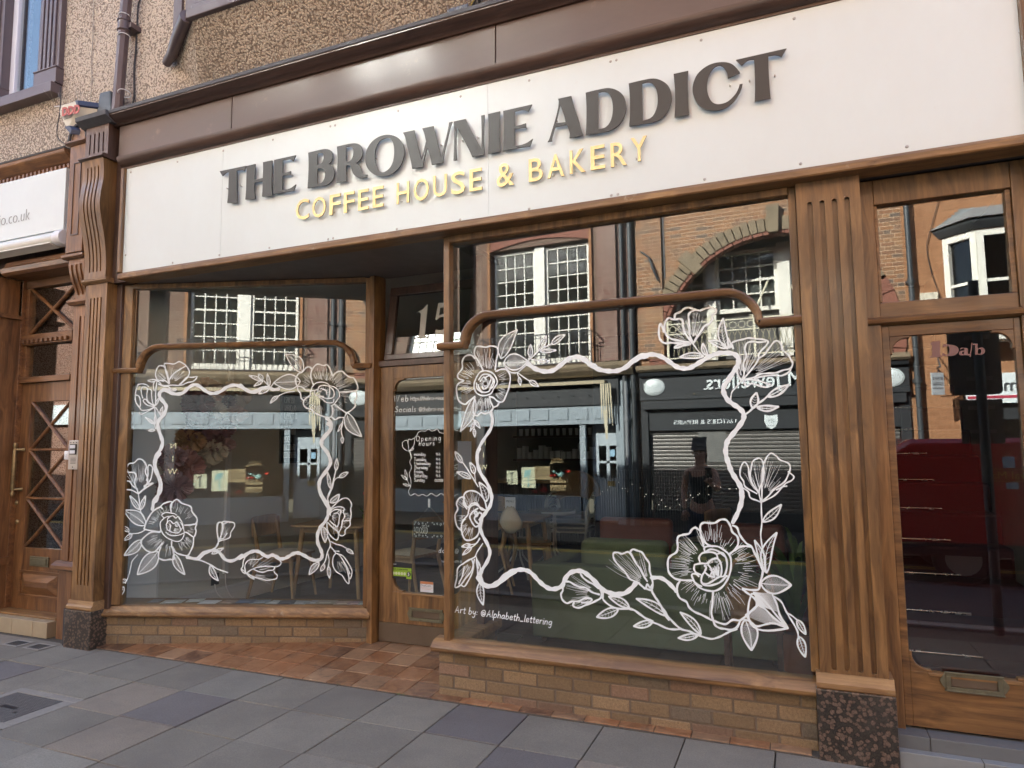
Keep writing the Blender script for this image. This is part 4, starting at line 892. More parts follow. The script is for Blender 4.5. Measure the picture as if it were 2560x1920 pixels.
# traced outlines of the raised letters (corner points plain, curve points with ~)
LT=[(A1,'140,502 630,400 590,500 ~560,480 ~520,478 455,490 ~458,760 ~462,1000 470,1090 280,1085 ~296,920 ~304,720 310,512 ~270,520 ~235,545 190,588',None),
(A1,'635,405 797,367 ~790,480 782,660 935,625 ~940,480 940,335 1107,300 ~1100,560 ~1098,760 1112,955 920,966 ~930,840 932,685 782,715 ~782,880 800,1010 612,1022 ~626,860 ~632,640',None),
(A1,'1145,292 1545,205 1492,318 ~1440,285 ~1380,285 1305,300 1300,530 ~1380,522 1450,497 1450,572 ~1400,570 1298,588 1298,848 ~1400,830 ~1470,800 1545,742 1505,868 ~1420,875 1125,922 ~1138,760 ~1146,520',None),
(A2,'150,675 ~330,632 ~470,608 ~570,640 ~598,730 ~580,830 525,885 ~600,930 ~632,1050 ~590,1190 ~480,1275 ~330,1295 138,1328 ~150,1120 ~158,880',['320,690 ~380,680 ~425,700 ~434,770 ~410,850 ~370,885 318,895','318,972 ~390,968 ~440,1000 ~460,1080 ~440,1170 ~390,1230 318,1250']),
(A2,'680,563 ~860,522 ~1010,502 ~1110,540 ~1154,650 ~1125,780 1040,868 ~1085,900 ~1120,970 ~1150,1050 ~1190,1080 1243,1076 1243,1122 ~1150,1145 ~1060,1130 ~985,1070 ~950,990 ~925,920 850,910 ~850,1100 862,1198 668,1225 ~682,1020 ~690,780',['848,572 ~915,562 ~965,590 ~982,660 ~965,760 ~920,825 848,842']),
(A2,'~1630,345 ~1780,385 ~1880,490 ~1925,650 ~1890,830 ~1800,980 ~1650,1085 ~1480,1110 ~1340,1060 ~1240,950 ~1195,790 ~1230,620 ~1330,470 ~1470,375',['~1600,398 ~1675,430 ~1720,520 ~1735,660 ~1715,830 ~1650,960 ~1540,1035 ~1450,1000 ~1395,880 ~1378,740 ~1400,590 ~1470,460']),
(A3,'45,577 225,540 ~250,660 335,1010 410,715 ~385,600 350,512 532,473 ~560,600 648,965 ~720,690 ~762,500 775,418 828,405 ~790,510 ~735,740 ~690,950 680,1052 500,1086 ~480,980 432,812 ~400,930 ~372,1040 365,1118 190,1142 ~170,1030 ~110,780 ~80,650',None),
(A3,'848,402 1035,362 ~1120,540 1285,835 ~1290,600 ~1286,420 1282,308 1335,297 ~1328,440 ~1326,680 1330,925 1140,962 ~1090,850 895,490 ~888,640 ~886,840 897,1010 843,1020 ~852,840 ~854,620',None),
(A3,'1393,283 1582,240 ~1574,440 ~1574,680 1580,878 1390,910 ~1400,720 ~1400,480',None),
(A3,'1630,235 2085,132 2025,248 ~1960,222 ~1890,222 1812,240 1812,478 ~1900,458 1990,428 1990,502 ~1920,505 1812,520 1812,790 ~1920,770 ~2010,735 2098,672 2052,795 ~1960,805 1625,866 ~1634,660 ~1636,430',None),
(A4,'285,422 495,377 ~530,520 ~610,760 ~650,900 685,995 465,1042 ~465,960 425,832 240,868 ~205,980 ~190,1040 188,1092 120,1105 ~150,1050 ~190,920 ~250,720 ~285,560 ~295,470',['318,520 250,808 402,790 ~380,690']),
(A4,'722,325 ~900,282 ~1080,253 ~1220,290 ~1320,380 ~1362,530 ~1330,700 ~1230,850 ~1090,930 ~930,965 720,988 ~732,800 ~734,560',['920,325 ~1000,310 ~1070,330 ~1125,410 ~1150,540 ~1140,690 ~1095,810 ~1020,880 920,900']),
(A4,'1402,180 ~1600,132 ~1790,102 ~1930,140 ~2035,230 ~2080,380 ~2045,560 ~1950,710 ~1800,790 ~1620,820 1408,853 ~1420,660 ~1418,400',['1612,180 ~1700,160 ~1770,180 ~1830,260 ~1858,400 ~1850,540 ~1800,670 ~1730,735 1622,768']),
(A5,'278,535 510,485 ~502,680 ~506,920 525,1178 292,1218 ~302,980 ~294,730',None),
(A5,'~1060,348 ~1180,370 ~1260,430 1330,515 1135,605 ~1120,520 ~1085,455 ~1040,412 ~985,402 ~910,440 ~845,540 ~808,680 ~815,830 ~870,960 ~950,1010 ~1050,1005 ~1150,960 ~1250,860 ~1300,770 1322,698 1368,690 ~1350,770 ~1290,890 ~1190,1010 ~1060,1090 ~920,1115 ~770,1090 ~650,990 ~590,870 ~580,730 ~640,560 ~760,440 ~900,370',None),
(A5,'1262,313 2062,132 1985,265 ~1920,240 ~1850,238 1775,252 ~1780,480 ~1795,740 1812,918 1560,968 ~1564,760 ~1560,520 1548,305 ~1480,310 ~1420,340 1352,405',None)]
def extrude_outline(out,holes,y0,y1):
    """flat letter with holes, extruded in Y, via 2D curve fill"""
    c=bpy.data.curves.new('o','CURVE'); c.dimensions='2D'; c.fill_mode='BOTH'; c.extrude=(y1-y0)/2
    for L in [out]+(holes or []):
        sp=c.splines.new('POLY'); sp.points.add(len(L)-1)
        for q,(x,z) in zip(sp.points,L): q.co=(x,z,0,1)
        sp.use_cyclic_u=True
    o=bpy.data.objects.new('o',c); S.collection.objects.link(o); dg=bpy.context.evaluated_depsgraph_get()
    me=bpy.data.meshes.new_from_object(o.evaluated_get(dg)); vs=[(v.co.x,(y0+y1)/2-v.co.z,v.co.y) for v in me.vertices]; fs=[list(p.vertices) for p in me.polygons]
    bpy.data.objects.remove(o); bpy.data.curves.remove(c); bpy.data.meshes.remove(me); return vs,fs
LFY=-.136
for Z,out,holes in LT:
    def tr(s): return [(p.x,p.z) for p in [onY(Z(a.x,a.y),LFY) for a in poly_curve(s,5)]]
    m=MB(); m.add(*extrude_outline(tr(out),[tr(h) for h in holes] if holes else None,LFY,LFY+.008)); o=m.obj('letter',LETTER,SG)
    xs=[v.co.x for v in o.data.vertices]; zs=[v.co.z for v in o.data.vertices]; m=MB()
    for fx in(.25,.75): m.tube([((min(xs)+(max(xs)-min(xs))*fx),LFY+.009,(min(zs)+max(zs))/2),((min(xs)+(max(xs)-min(xs))*fx),SY,(min(zs)+max(zs))/2)],.004,6)
    m.obj('stand_off',STEEL,o)
# gold letters: builtin face, one object each; baseline from COFFEE's C to BAKERY's Y
GF=-.128; g6=zz(720,400,500); g7=zz(1160,320,500,1270)
GL=[(g6,'C',90,640,235,455),(g6,'O',270,618,420,428),(g6,'F',463,588,582,395),(g6,'F',620,565,738,368),(g6,'E',778,538,895,340),(g6,'E',940,508,1060,308),(g6,'H',1203,468,1342,258),(g6,'O',1393,428,1560,228),(g6,'U',1608,392,1760,180),(g6,'S',1808,356,1960,152),(g6,'E',2010,330,2148,108),(g7,'&',208,357,318,238),(g7,'B',412,327,502,203),(g7,'A',530,305,637,176),(g7,'K',672,280,772,143),(g7,'E',805,254,896,120),(g7,'R',932,233,1034,100),(g7,'Y',1060,202,1164,67)]
for Z,ch,xa,yb,xb,yt in GL:
    pa,pb=onY(Z(xa,(yb+yt)/2),GF),onY(Z(xb,(yb+yt)/2),GF)
    vs,fs=text_mesh(ch,1,Matrix.Identity(4),.004,.006)
    x0,x1=min(v.x for v in vs),max(v.x for v in vs); z0,z1=min(v.z for v in vs),max(v.z for v in vs)
    zb_=onY(Z(xa+(xb-xa)*.1,yb),GF).z
    zt_=.1475 if ch not in 'COS&' else .1525
    cz=(pa.z+pb.z)/2
    vs=[Vector((pa.x+(v.x-x0)/(x1-x0)*(pb.x-pa.x),GF+v.y,cz+((v.z-z0)/(z1-z0)-.5)*zt_)) for v in vs]
    m=MB(); m.add(vs,fs); o=m.obj('gold_letter',GOLD,SG); o.data.materials.append(GOLDE)
    for p in o.data.polygons:
        if abs(p.normal.y)<.5: p.material_index=1
    m=MB(); m.tube([((pa.x+pb.x)/2-.02,GF+.004,cz-.05),((pa.x+pb.x)/2-.02,SY,cz-.05)],.003,6); m.obj('stand_off',STEEL,o)
# ------------------------------------------------------------------ hand lettering: single stroke alphabet
GLY={}
def G(ch,w,*st): GLY[ch]=(w,st)
G('a',3.6,'3,3 2,3.9 .7,3 .3,1.2 1.3,.1 2.4,1 3,3.4','3,3.7 2.9,1 3.6,.1'); G('b',3.5,'.5,7 .5,.2','.5,2.6 1.6,3.8 3,2.4 2.4,.4 1,.1 .5,.8'); G('c',3.2,'2.9,3.2 1.7,3.9 .5,2.4 .8,.6 2,.1 3,.8'); G('d',3.7,'3,3.1 1.9,3.9 .5,2.6 .5,.9 1.6,.1 2.9,1.4','3,7 2.9,1 3.6,.1'); G('e',3.4,'.5,1.9 2.8,2.3 2.4,3.7 1.1,3.7 .4,2 .9,.4 2.1,.1 3.1,.9'); G('f',2.8,'2.6,6.4 1.6,6.9 1,5.6 1,.1','0.1,3.7 2.3,3.8')
G('g',3.6,'3,3.1 1.9,3.9 .5,2.6 .7,.8 1.8,.3 3,1.6','3,3.7 3,-1.2 2.2,-2.7 .7,-2.3'); G('h',3.6,'.5,7 .5,0','.5,2.4 1.7,3.8 2.8,3 2.9,.1'); G('i',1.6,'.7,3.8 .7,.3 1.2,.1','.7,5.4 .8,5.6'); G('j',2,'1.2,3.8 1.2,-1.6 .2,-2.6'); G('k',3.4,'.5,7 .5,0','2.7,3.8 .6,1.9','1.2,2.3 2.9,.1'); G('l',1.6,'.6,7 .6,.6 1.3,.1'); G('m',5.4,'.5,3.8 .5,.1','.5,2.5 1.6,3.8 2.5,3 2.6,.1','2.6,2.6 3.7,3.8 4.6,3 4.7,.1'); G('n',3.6,'.5,3.8 .5,.1','.5,2.4 1.7,3.8 2.8,3 2.9,.1'); G('o',3.6,'1.9,3.9 .6,3 .4,1.2 1.6,.1 2.9,.9 3,2.8 1.9,3.9'); G('p',3.6,'.5,3.8 .5,-2.8','.5,2.6 1.7,3.9 3,2.7 2.6,.6 1.3,.1 .5,1'); G('r',2.8,'.5,3.8 .5,.1','.5,2.3 1.4,3.7 2.6,3.7'); G('s',3,'2.6,3.3 1.5,3.9 .6,3.2 1,2.3 2.2,1.8 2.5,.8 1.5,.1 .4,.7'); G('t',2.6,'1.1,5.8 1.1,.8 1.7,.1 2.4,.5','.1,3.9 2.3,4'); G('u',3.6,'.5,3.8 .5,1.2 1.3,.1 2.5,.9 2.9,3.6','2.9,3.8 2.9,.7 3.5,.1'); G('v',3.2,'.3,3.8 1.5,.1 2.8,3.8'); G('w',4.6,'.3,3.8 1.2,.2 2.3,3.2 3.3,.2 4.2,3.8'); G('x',3.2,'.4,3.8 2.8,.1','2.8,3.8 .4,.1'); G('y',3.5,'.4,3.8 .7,1.6 1.7,1 2.8,2.2','3,3.8 2.8,-.8 1.9,-2.7 .4,-2.2'); G('z',3.2,'.4,3.8 2.8,3.8 .4,.1 2.9,.1')
G('A',4.4,'.3,0 2,6.8 3.9,0','1,2.3 3.4,2.4'); G('F',3.6,'.6,6.8 .6,0','.2,6.7 3.4,6.8','.6,3.7 2.7,3.8'); G('M',4.4,'.4,0 .8,6.6 2.2,2.5 3.6,6.6 4,0'); G('O',4.6,'2.3,6.9 .6,5.4 .4,2 2.1,.1 4,1.6 4.1,5 2.3,6.9'); G('S',3.8,'3.3,5.9 1.8,6.9 .5,5.6 1.2,4.2 2.7,3.2 3,1.3 1.6,.1 .2,.9'); G('T',4,'.1,6.8 3.9,6.9','2,6.8 1.9,0'); G('W',5.8,'.2,6.6 1.3,.2 2.8,5 4.2,.2 5.6,6.8'); G('C',3.8,'3.4,5.9 2,6.9 .5,5 .5,1.8 1.9,.1 3.5,1.1'); G('L',3.2,'.5,6.8 .5,.1 3,.1'); G('E',3.4,'3.2,6.8 .5,6.7 .5,.1 3.2,.1','.5,3.6 2.6,3.7'); G('D',4,'.5,6.8 .5,.1','.3,6.7 2.2,6.6 3.6,4.6 3.3,1.6 1.8,.2 .4,.1'); G('9',3.4,'2.7,5.2 1.5,5.9 .6,4.6 1.1,3.2 2.4,3.6 2.8,5.4','2.8,5.6 2.6,.1'); G('4',3.4,'1.1,6 .4,2.4 2.9,2.4','2.1,4.2 2,.1'); G('-',2.4,'.3,2.4 1.9,2.4'); G(':',1.6,'.6,3.2 .7,3.4','.6,.7 .7,.9'); G('.',1.2,'.5,.1 .6,.25'); G('/',2.2,'2,7 .2,-1'); G('@',5.4,'3.4,3.6 2.2,4 1.5,2.6 2.2,1.3 3.2,2.2 3.5,3.8 3.6,1.6 4.6,1.8 4.8,3.8 3.4,5.9 1.4,5.4 .4,3 1.2,.6 3,-.1 4.4,.6'); G('_',3.4,'.2,0 3.1,.1'); G("'",1.2,'.6,7 .5,5.8'); G(' ',2.2)
STR=set('AFMTWLE4kvwxz/')
def ribbon(mb,pts,w,y=0,th=.0006,taper=True):
    """flat paint stroke on local XZ plane (pts are (x,z)); w width or list"""
    P=[Vector((p[0],p[1])) for p in pts]; n=len(P)
    if n<2: return
    ws=w if isinstance(w,(list,tuple)) else [w]*n
    Lf=[];Rt=[]
    for i in range(n):
        t=P[min(i+1,n-1)]-P[max(i-1,0)]
        if t.length<1e-9: t=Vector((1,0))
        t.normalize(); nn=Vector((-t.y,t.x))*ws[i]/2; Lf.append(P[i]+nn); Rt.append(P[i]-nn)
    t=(P[1]-P[0]); t=t.normalized() if t.length>0 else Vector((1,0)); c0=P[0]-t*ws[0]*.35; t=(P[-1]-P[-2]); t=t.normalized() if t.length>0 else Vector((1,0)); c1=P[-1]+t*ws[-1]*.35
    vs=[(p.x,y,p.y) for p in Lf]+[(p.x,y,p.y) for p in Rt]+[(c0.x,y,c0.y),(c1.x,y,c1.y)]
    fs=[(i,i+1,n+i+1,n+i) for i in range(n-1)]+[(2*n,0,n),(n-1,2*n+1,2*n-1)]
    k=len(vs); vs2=[(a,b-th,c) for a,b,c in vs]; mb.add(vs2,[f[::-1] for f in fs])
def strokes(txt,x,z,h,slant=0,track=1.0):
    """list of smoothed strokes (x,z) for txt with x-height h*4/7"""
    k=h/7; out=[]
    for ch in txt:
        w,st=GLY.get(ch,GLY[' '])
        for s in st:
            P=[(float(a),float(b)) for a,b in (q.split(',') for q in s.split())]
            P=[(x+(a+b*slant)*k,z+b*k,0) for a,b in P]
            out.append([(p.x,p.y) for p in (P and (crom(P,4) if ch not in STR and len(P)>2 else [Vector(q) for q in P]))])
        x+=w*k*track
    return out,x
# ------------------------------------------------------------------ white paint-pen flowers on the glass
class Art:
    def __init__(s,MX,parent,off=-.0012):
        s.MX=MX; s.inv=MX.inverted(); s.o=MX@Vector((0,off,0)); s.n=(MX.to_3x3()@Vector((0,1,0))); s.par=parent; s.off=off; s.k=0
    def pt(s,p): q=s.inv@onP(p,s.o,s.n); return (q.x,q.z)
    def begin(s): s.mb=MB(s.MX); s.rn=random.Random(s.k*31+5); s.k+=1; return s
    def st(s,Z,w,txt,n=5,closed=False):
        P=[Z(*[float(v) for v in q.split(',')]) for q in txt.split()]
        P=[(p.x,p.y) for p in crom([(x,y,0) for x,y in P],n,closed)]
        if closed: P.append(P[0])
        return s.px(P,w)
    def px(s,P,w):
        Q=[s.pt(p) for p in P]; e=s.pt((P[0][0]+1,P[0][1])); e2=s.pt((P[0][0],P[0][1]+1)); k=(math.dist(Q[0],e)+math.dist(Q[0],e2))/2
        ws=w if isinstance(w,list) else [w*(1+.14*math.sin(i*.9+s.k)) for i in range(len(Q))]
        s.lay=getattr(s,'lay',0)+1
        ribbon(s.mb,Q,[max(.0008,q*k) for q in ws],s.off-(s.lay%40)*.00003,.0006); return s
    def hair(s,a,b,w=1.1,bend=0.):
        a,b=Vector(a),Vector(b); d=b-a; nn=Vector((-d.y,d.x)); m=(a+b)/2+nn*bend
        P=[(p.x,p.y) for p in crom([(a.x,a.y,0),(m.x,m.y,0),(b.x,b.y,0)],4)]; n=len(P); return s.px(P,[w*(1-.55*i/n) for i in range(n)])
    def rays(s,Z,cx,cy,spec,w=1.1,j=.25):
        """spec: 'ang0,ang1,n,r0,r1 ...' hair lines leaving the flower's heart (degrees, y down)"""
        for q in spec.split():
            a0,a1,n,r0,r1=[float(v) for v in q.split(',')]
            for i in range(int(n)):
                a=R(a0+(a1-a0)*(i+.5+s.rn.uniform(-.3,.3))/n); u=r0*(1+s.rn.uniform(0,.35)); v=r1*(1+s.rn.uniform(-j,j*.3))
                if v<u: v=u*1.3
                s.hair(Z(cx+math.cos(a)*u,cy+math.sin(a)*u),Z(cx+math.cos(a)*v,cy+math.sin(a)*v),w,s.rn.uniform(-.06,.06))
        return s
    def leaf(s,Z,bx,by,tx,ty,hw,bend=0.,h=0,w=3.2,skew=0.,rib=True,hwid=1.0):
        b,t=Vector(Z(bx,by)),Vector(Z(tx,ty)); d=t-b; L=d.length; u=d/L; nn=Vector((-u.y,u.x)); k=(Vector(Z(bx+1,by))-b).length; hw*=k
        ax=lambda f: b+d*f+nn*(bend*L*math.sin(PI*f)); pr=lambda f: math.sin(PI*f**.85)**.9*(1-.12*f)
        sd=[[ax(f)+nn*sg*hw*(1+sg*skew)*pr(f) for f in [i/12 for i in range(13)]] for sg in(1,-1)]
        for S_ in sd: s.px([(p.x,p.y) for p in S_],w)
        if rib: s.px([(p.x,p.y) for p in [ax(f*.95) for f in [i/9 for i in range(10)]]],[w*.55*(1-.5*i/9) for i in range(10)])
        for i in range(h):
            f=.10+.80*(i+.5)/h
            for sg in(1,-1):
                p=ax(f); e=ax(min(.99,f+.10))+nn*sg*hw*(1+sg*skew)*pr(min(.97,f+.10))*s.rn.uniform(.86,.98); s.hair((p.x,p.y),(e.x,e.y),hwid*.8,-.05*sg)
        return s
    def bud(s,Z,bx,by,tx,ty,hw,w=2.6,bend=0): return s.leaf(Z,bx,by,tx,ty,hw,bend,3,w,hwid=.8)
    def end(s,name,label=None): 
        o=s.mb.obj(name,PAINT,s.par); 
        if label: o['label']=label
        return o
La=zz(290,1130,280,720); Lb=zz(320,880,240,1039); Lc=zz(600,870,320,1269); Ld=zz(790,1110,130,334); nz=zz(600,1240,360); Lm=zz(380,940,300,1659); q4=zz(0,640,860); q7=zz(0,1280,860)
A=Art(GLR,dwl)
A.begin().st(Lm,8.6,'240,200 170,188 112,225 108,290 165,365 197,430 165,530 97,610 80,690 118,820 146,920 115,1020 52,1115 38,1200 60,1310 105,1420 112,1530 85,1640 50,1740',6)
A.st(La,8.6,'283,5 254,55 250,100 272,160 290,215 280,262 245,315 234,372',6)
A.st(Lm,8.0,'170,188 250,228 340,250 430,230 500,165 570,124 640,132 720,190 790,232 860,240 950,212 1040,152 1130,126 1215,142 1300,190 1390,220 1480,185 1560,160 1625,165',6)
A.st(Lc,7.6,'0,365 60,415 140,440 215,405 275,390 330,412 390,405',6)
A.st(Lc,8.2,'855,690 895,730 905,790 865,850 822,905 808,955',6).st(q4,8.4,'2105,1075 2128,1100 2116,1130 2076,1170 2068,1215 2108,1270 2125,1330 2092,1390 2058,1440 2054,1500 2082,1570 2122,1630 2116,1650',6)
A.st(nz,8.2,'1240,-20 1330,100 1358,200 1350,300 1310,390 1230,490 1192,590 1196,720 1240,820 1262,900 1240,968 1170,988 1080,966 985,912 900,876 830,880 760,920 690,956 620,962 545,925 490,908 430,930 370,910 300,860 230,846 150,866 60,922 -20,960',6)
A.st(q7,7.6,'1560,276 1500,312 1450,306 1412,262 1372,246 1320,262 1270,300 1200,290',6).end('painted_border')
# lower left rose
A.begin(); C0=(365,490)
for t in ('180,495 200,440 235,385 280,355 300,365','285,352 310,330 358,320 352,365','355,385 352,340 390,305 425,330 480,350 490,385 520,425 515,458 480,468 440,470','520,460 510,490 515,510 500,545 460,520 440,515','500,545 495,600 478,640 460,665 420,660 385,645 360,610 358,575','180,495 220,505 275,512 290,505','285,515 230,515 190,540 160,575 170,605 200,635 240,645 275,615 300,585','288,612 275,650 275,680 310,695 345,690 372,690 372,650 365,610'): A.st(La,3.6,t)
for t in ('310,425 295,405 320,390 370,395 390,405','310,425 285,455 290,500 310,535 345,560 390,575 420,565 438,530 435,490 425,450 405,425','330,450 335,425 365,410 385,425 400,415 425,450','330,500 325,465 345,440 370,460 390,450 410,480 415,505 395,520 360,515 330,500','320,515 350,535 400,535 438,520','310,425 330,415 350,415','345,510 350,480 345,465','415,505 430,480 415,450'): A.st(La,2.6,t)
A.rays(La,*C0,'190,225,9,95,150 225,262,9,100,155 262,330,16,100,165 345,378,8,90,130 30,70,14,95,160 80,112,10,105,180 120,160,13,100,185 -20,-60,6,20,60 100,260,7,15,55 0,70,6,12,55',1.1)
A.end('painted_flower','large open rose at the lower left corner of the left pane')
A.begin()
for t in ('145,265 120,200 130,150 110,130 80,130 70,100 85,75 115,70 145,45 175,55 195,90 190,130 205,180 185,230 145,265','70,110 50,130 40,170 60,180 55,205 40,225 60,240 100,245 145,268','60,185 90,190 105,215 140,240','205,95 215,82 235,100 230,150 215,190 180,220','205,95 205,150 195,185','145,268 200,225 240,200 200,210 180,225'): A.st(La,3.4,t)
A.rays(La,150,255,'232,262,9,60,170 262,290,8,60,190',.9)
A.st(La,2.8,'145,268 150,310 155,370 175,415 192,445').bud(La,150,370,90,282,15,3).bud(La,158,372,190,282,13,3).end('painted_bud','tall tulip bud at the left edge of the left pane')
A.begin(); A.leaf(La,190,470,52,375,42,.05,18,2.9).leaf(La,165,565,52,665,30,-.06,16,2.9).leaf(La,270,640,138,788,48,-.02,20,3.2).leaf(La,372,655,442,788,26,.06,14,2.9)
A.st(La,2.4,'190,500 150,520 100,525 80,520').bud(La,85,512,42,475,13,2.2).bud(La,105,530,52,568,13,2.2).st(La,2.2,'140,660 105,700 95,740 80,800 60,845').bud(La,68,822,28,838,12,2).bud(La,50,865,25,930,13,2.2).end('painted_leaves')
A.begin().st(La,4.2,'455,665 510,685 560,645 610,632 640,615 655,590 662,560').st(La,3.2,'455,665 480,685 540,695 600,720 650,750 690,765 720,775')
for t in ('660,565 652,520 655,465 675,452 690,465 685,510 665,560','690,465 720,450 735,455','665,560 690,555 715,520'): A.st(La,2.8,t)
A.leaf(La,615,655,692,617,12,0,4,2.4).leaf(La,605,730,658,828,20,.08,8,2.6)
A.st(q7,2.8,'1400,190 1395,110 1400,70 1425,68 1440,60 1500,68 1508,90 1490,120 1470,165 1415,185','1440,60') if False else A.st(q7,2.8,'1405,190 1395,110 1400,72 1425,68 1430,110 1415,180').st(q7,2.8,'1425,68 1445,60 1500,68 1508,92 1485,130 1475,165 1410,188').rays(q7,1412,185,'275,310,6,40,110',.9)
A.end('painted_sprig')
A.begin()
for t in ('80,1195 40,1165 20,1120 45,1080 50,1010 90,920 130,880','90,1190 75,1080 105,1010 170,975 280,975 330,955 350,945','90,1190 180,1130 290,1090 430,1080 560,1085 620,1055 630,1010 590,975 545,950','210,1125 290,1160 360,1170 430,1145 510,1135 535,1100','520,1150 540,1185 572,1215 560,1265 490,1285 400,1295 330,1270 250,1255 180,1225 110,1190','100,1195 160,1215 220,1280 150,1240 110,1200','20,1120 60,1150 95,1190'): A.st(nz,2.8,t)
A.rays(nz,90,1185,'285,320,8,130,330 325,350,7,200,480 5,25,5,150,400',.9).end('painted_bud','lily bud at the foot of the left pane')
# top left pair
A.begin()
for t in ('445,345 400,310 330,305 300,260 305,205 335,152 385,150 400,125 450,125 500,130 550,105 590,120 630,150 665,210 650,265 600,320 550,362','385,150 410,190 430,260 445,345','450,340 450,300 490,240 545,200 625,152','400,150 405,190 415,230 440,330','550,362 600,310 640,272 690,275 748,268 710,315 650,330 590,355 550,362','445,362 480,358 530,362 550,362','310,310 345,330 370,360 445,362','330,345 380,370 440,375'): A.st(Lb,2.9,t)
A.rays(Lb,455,345,'195,235,9,60,170 255,300,8,50,190 300,335,8,60,200',.9).st(Lb,2.4,'440,375 470,400 520,402 515,418 470,415 440,395').end('painted_flower','open poppy at the upper left of the left pane')
A.begin()
for t in ('285,590 210,575 165,530 190,510 220,545 275,580','160,500 145,440 150,385 185,380 210,400 205,470 215,530 280,580','210,400 250,410 255,460 265,540 285,580','110,350 90,410 80,470 85,540 120,590 150,630 220,625 285,595','85,465 120,480 135,540 125,600 90,550 80,490','110,350 160,345 200,355 225,375','285,590 300,540 300,440 310,340 320,300 290,320 275,360 285,420','120,655 140,675 190,655 285,600','215,310 260,298 310,305 260,325 215,312'): A.st(Lb,2.5,t)
A.bud(Lb,295,580,340,490,12,2.2).bud(Lb,350,680,378,590,14,2.2).st(Lb,2.4,'300,600 330,650 355,690').st(Lb,2.6,'290,600 295,700 290,790 300,830')
for a,b in ((185,705),(215,740),(220,850),(300,680)): A.bud(Lb,292,780 if b<800 else 845,a,b,12,2.2)
A.end('painted_sprig')
# top right rose
A.begin(); C0=(830,450)
for t in ('565,375 550,320 575,260 620,235 660,192 695,190 715,215','728,365 705,300 705,240 730,190 770,160 830,175 860,165 890,200 915,270','918,275 960,240 1010,230 1050,265 1090,290 1130,300 1165,370 1160,415 1100,430 985,438','1130,425 1155,450 1155,490 1135,530 1140,580 1085,630 1055,640','1050,640 990,600 940,560','1030,690 980,690 945,710 905,680','905,680 870,690 800,670 740,640 710,610 660,595 630,560 635,520 665,490 700,470','630,520 605,495 600,450 575,415 575,380 620,390 650,415 700,422','905,680 920,640 912,575'): A.st(Lc,3.6,t)
for t in ('705,420 720,380 760,345 820,338 870,355 885,375','885,372 940,390 980,430 985,480 960,520 930,560 900,575','700,470 700,430 740,420 780,410','770,440 780,390 820,370 880,380 920,410 935,450 920,490 870,500 820,490 780,460','780,485 820,510 860,540 920,540 930,510','740,425 745,460 790,480 830,480','800,400 850,420 860,460','890,385 890,450 880,490'): A.st(Lc,2.8,t)
A.rays(Lc,*C0,'195,235,12,160,260 240,285,16,130,250 288,345,18,130,300 -12,25,10,170,270 28,60,9,150,230 95,140,11,120,240 145,170,7,140,230 190,350,9,25,80',1.1).end('painted_flower','large open rose at the upper right of the left pane')
A.begin().leaf(Lc,620,240,455,62,62,.10,16,2.9).leaf(Lc,600,330,335,345,78,-.0,20,2.9).leaf(Lc,1055,640,1205,878,58,.10,20,3)
A.st(Lc,2.6,'335,345 300,390 270,360 235,322').bud(Lc,215,320,90,272,17,2.4).bud(Lc,225,315,185,258,22,2.4).bud(Lc,228,325,138,378,15,2.4).bud(Lc,292,380,272,255,16,2.4).leaf(Lc,295,395,185,455,22,.02,6,2.6).st(Lc,2.5,'540,430 460,440 400,465 375,480').leaf(Lc,380,475,300,548,16,.06,4,2.5)
A.st(Lc,2.4,'1025,700 1010,760 1005,830 1018,890').bud(Lc,1015,880,1015,945,15,2.2).bud(Lc,1020,740,970,830,12,2.2).end('painted_leaves')
# right hand rose with sprigs
A.begin()
for t in ('1375,215 1450,140 1540,60 1620,30 1680,60 1715,130 1700,200 1710,280 1690,380 1690,450 1620,520 1610,590 1550,610 1500,560','1380,230 1450,180 1540,165 1600,190 1590,250 1610,310 1580,370 1570,430','1390,300 1390,260 1460,210 1540,215 1550,260 1530,310 1520,400 1510,440 1490,470 1420,420 1380,380','1440,270 1500,262 1530,300','1335,410 1345,520 1400,620 1480,675 1510,640 1520,560 1560,480 1570,380','1690,378 1640,380 1590,382','1345,400 1420,480 1520,560'): A.st(nz,3.0,t)
A.rays(nz,1400,330,'-45,-20,8,120,270 -20,10,12,190,270 12,50,10,180,280 55,80,9,120,260 -60,60,8,20,110',1.0).end('painted_flower','half open peony on the right hand border of the left pane')
A.begin().leaf(nz,1270,470,1308,715,50,-.05,12,2.8).leaf(nz,1215,1020,1062,1210,48,.04,14,2.8).leaf(nz,1385,100,1530,-30,45,.08,10,2.8)
A.st(nz,2.8,'1335,590 1380,700 1385,770 1345,860 1310,1000 1270,1060').st(nz,2.8,'1395,700 1480,740 1560,760 1630,800').bud(nz,1635,815,1745,885,26,2.6).st(nz,2.6,'1345,870 1370,980 1355,1090').bud(nz,1300,1055,1240,1155,28,2.4).bud(nz,1360,1080,1375,1265,28,2.4).st(nz,2.8,'1385,770 1440,830 1470,870')
for t in ('1470,880 1430,950 1430,1070 1480,1160 1570,1220 1620,1300 1672,1345 1670,1240 1640,1120 1590,1000 1520,900 1470,880','1500,890 1580,920 1650,1010 1700,1100 1722,1170 1690,1275 1660,1180','1560,950 1640,1080 1690,1200','1440,850 1480,845 1525,850'): A.st(nz,2.8,t)
A.rays(nz,1470,890,'50,80,6,120,330',.9)
A.st(nz,2.8,'1360,110 1350,40 1380,-40 1420,-130 1445,-250 1455,-330')
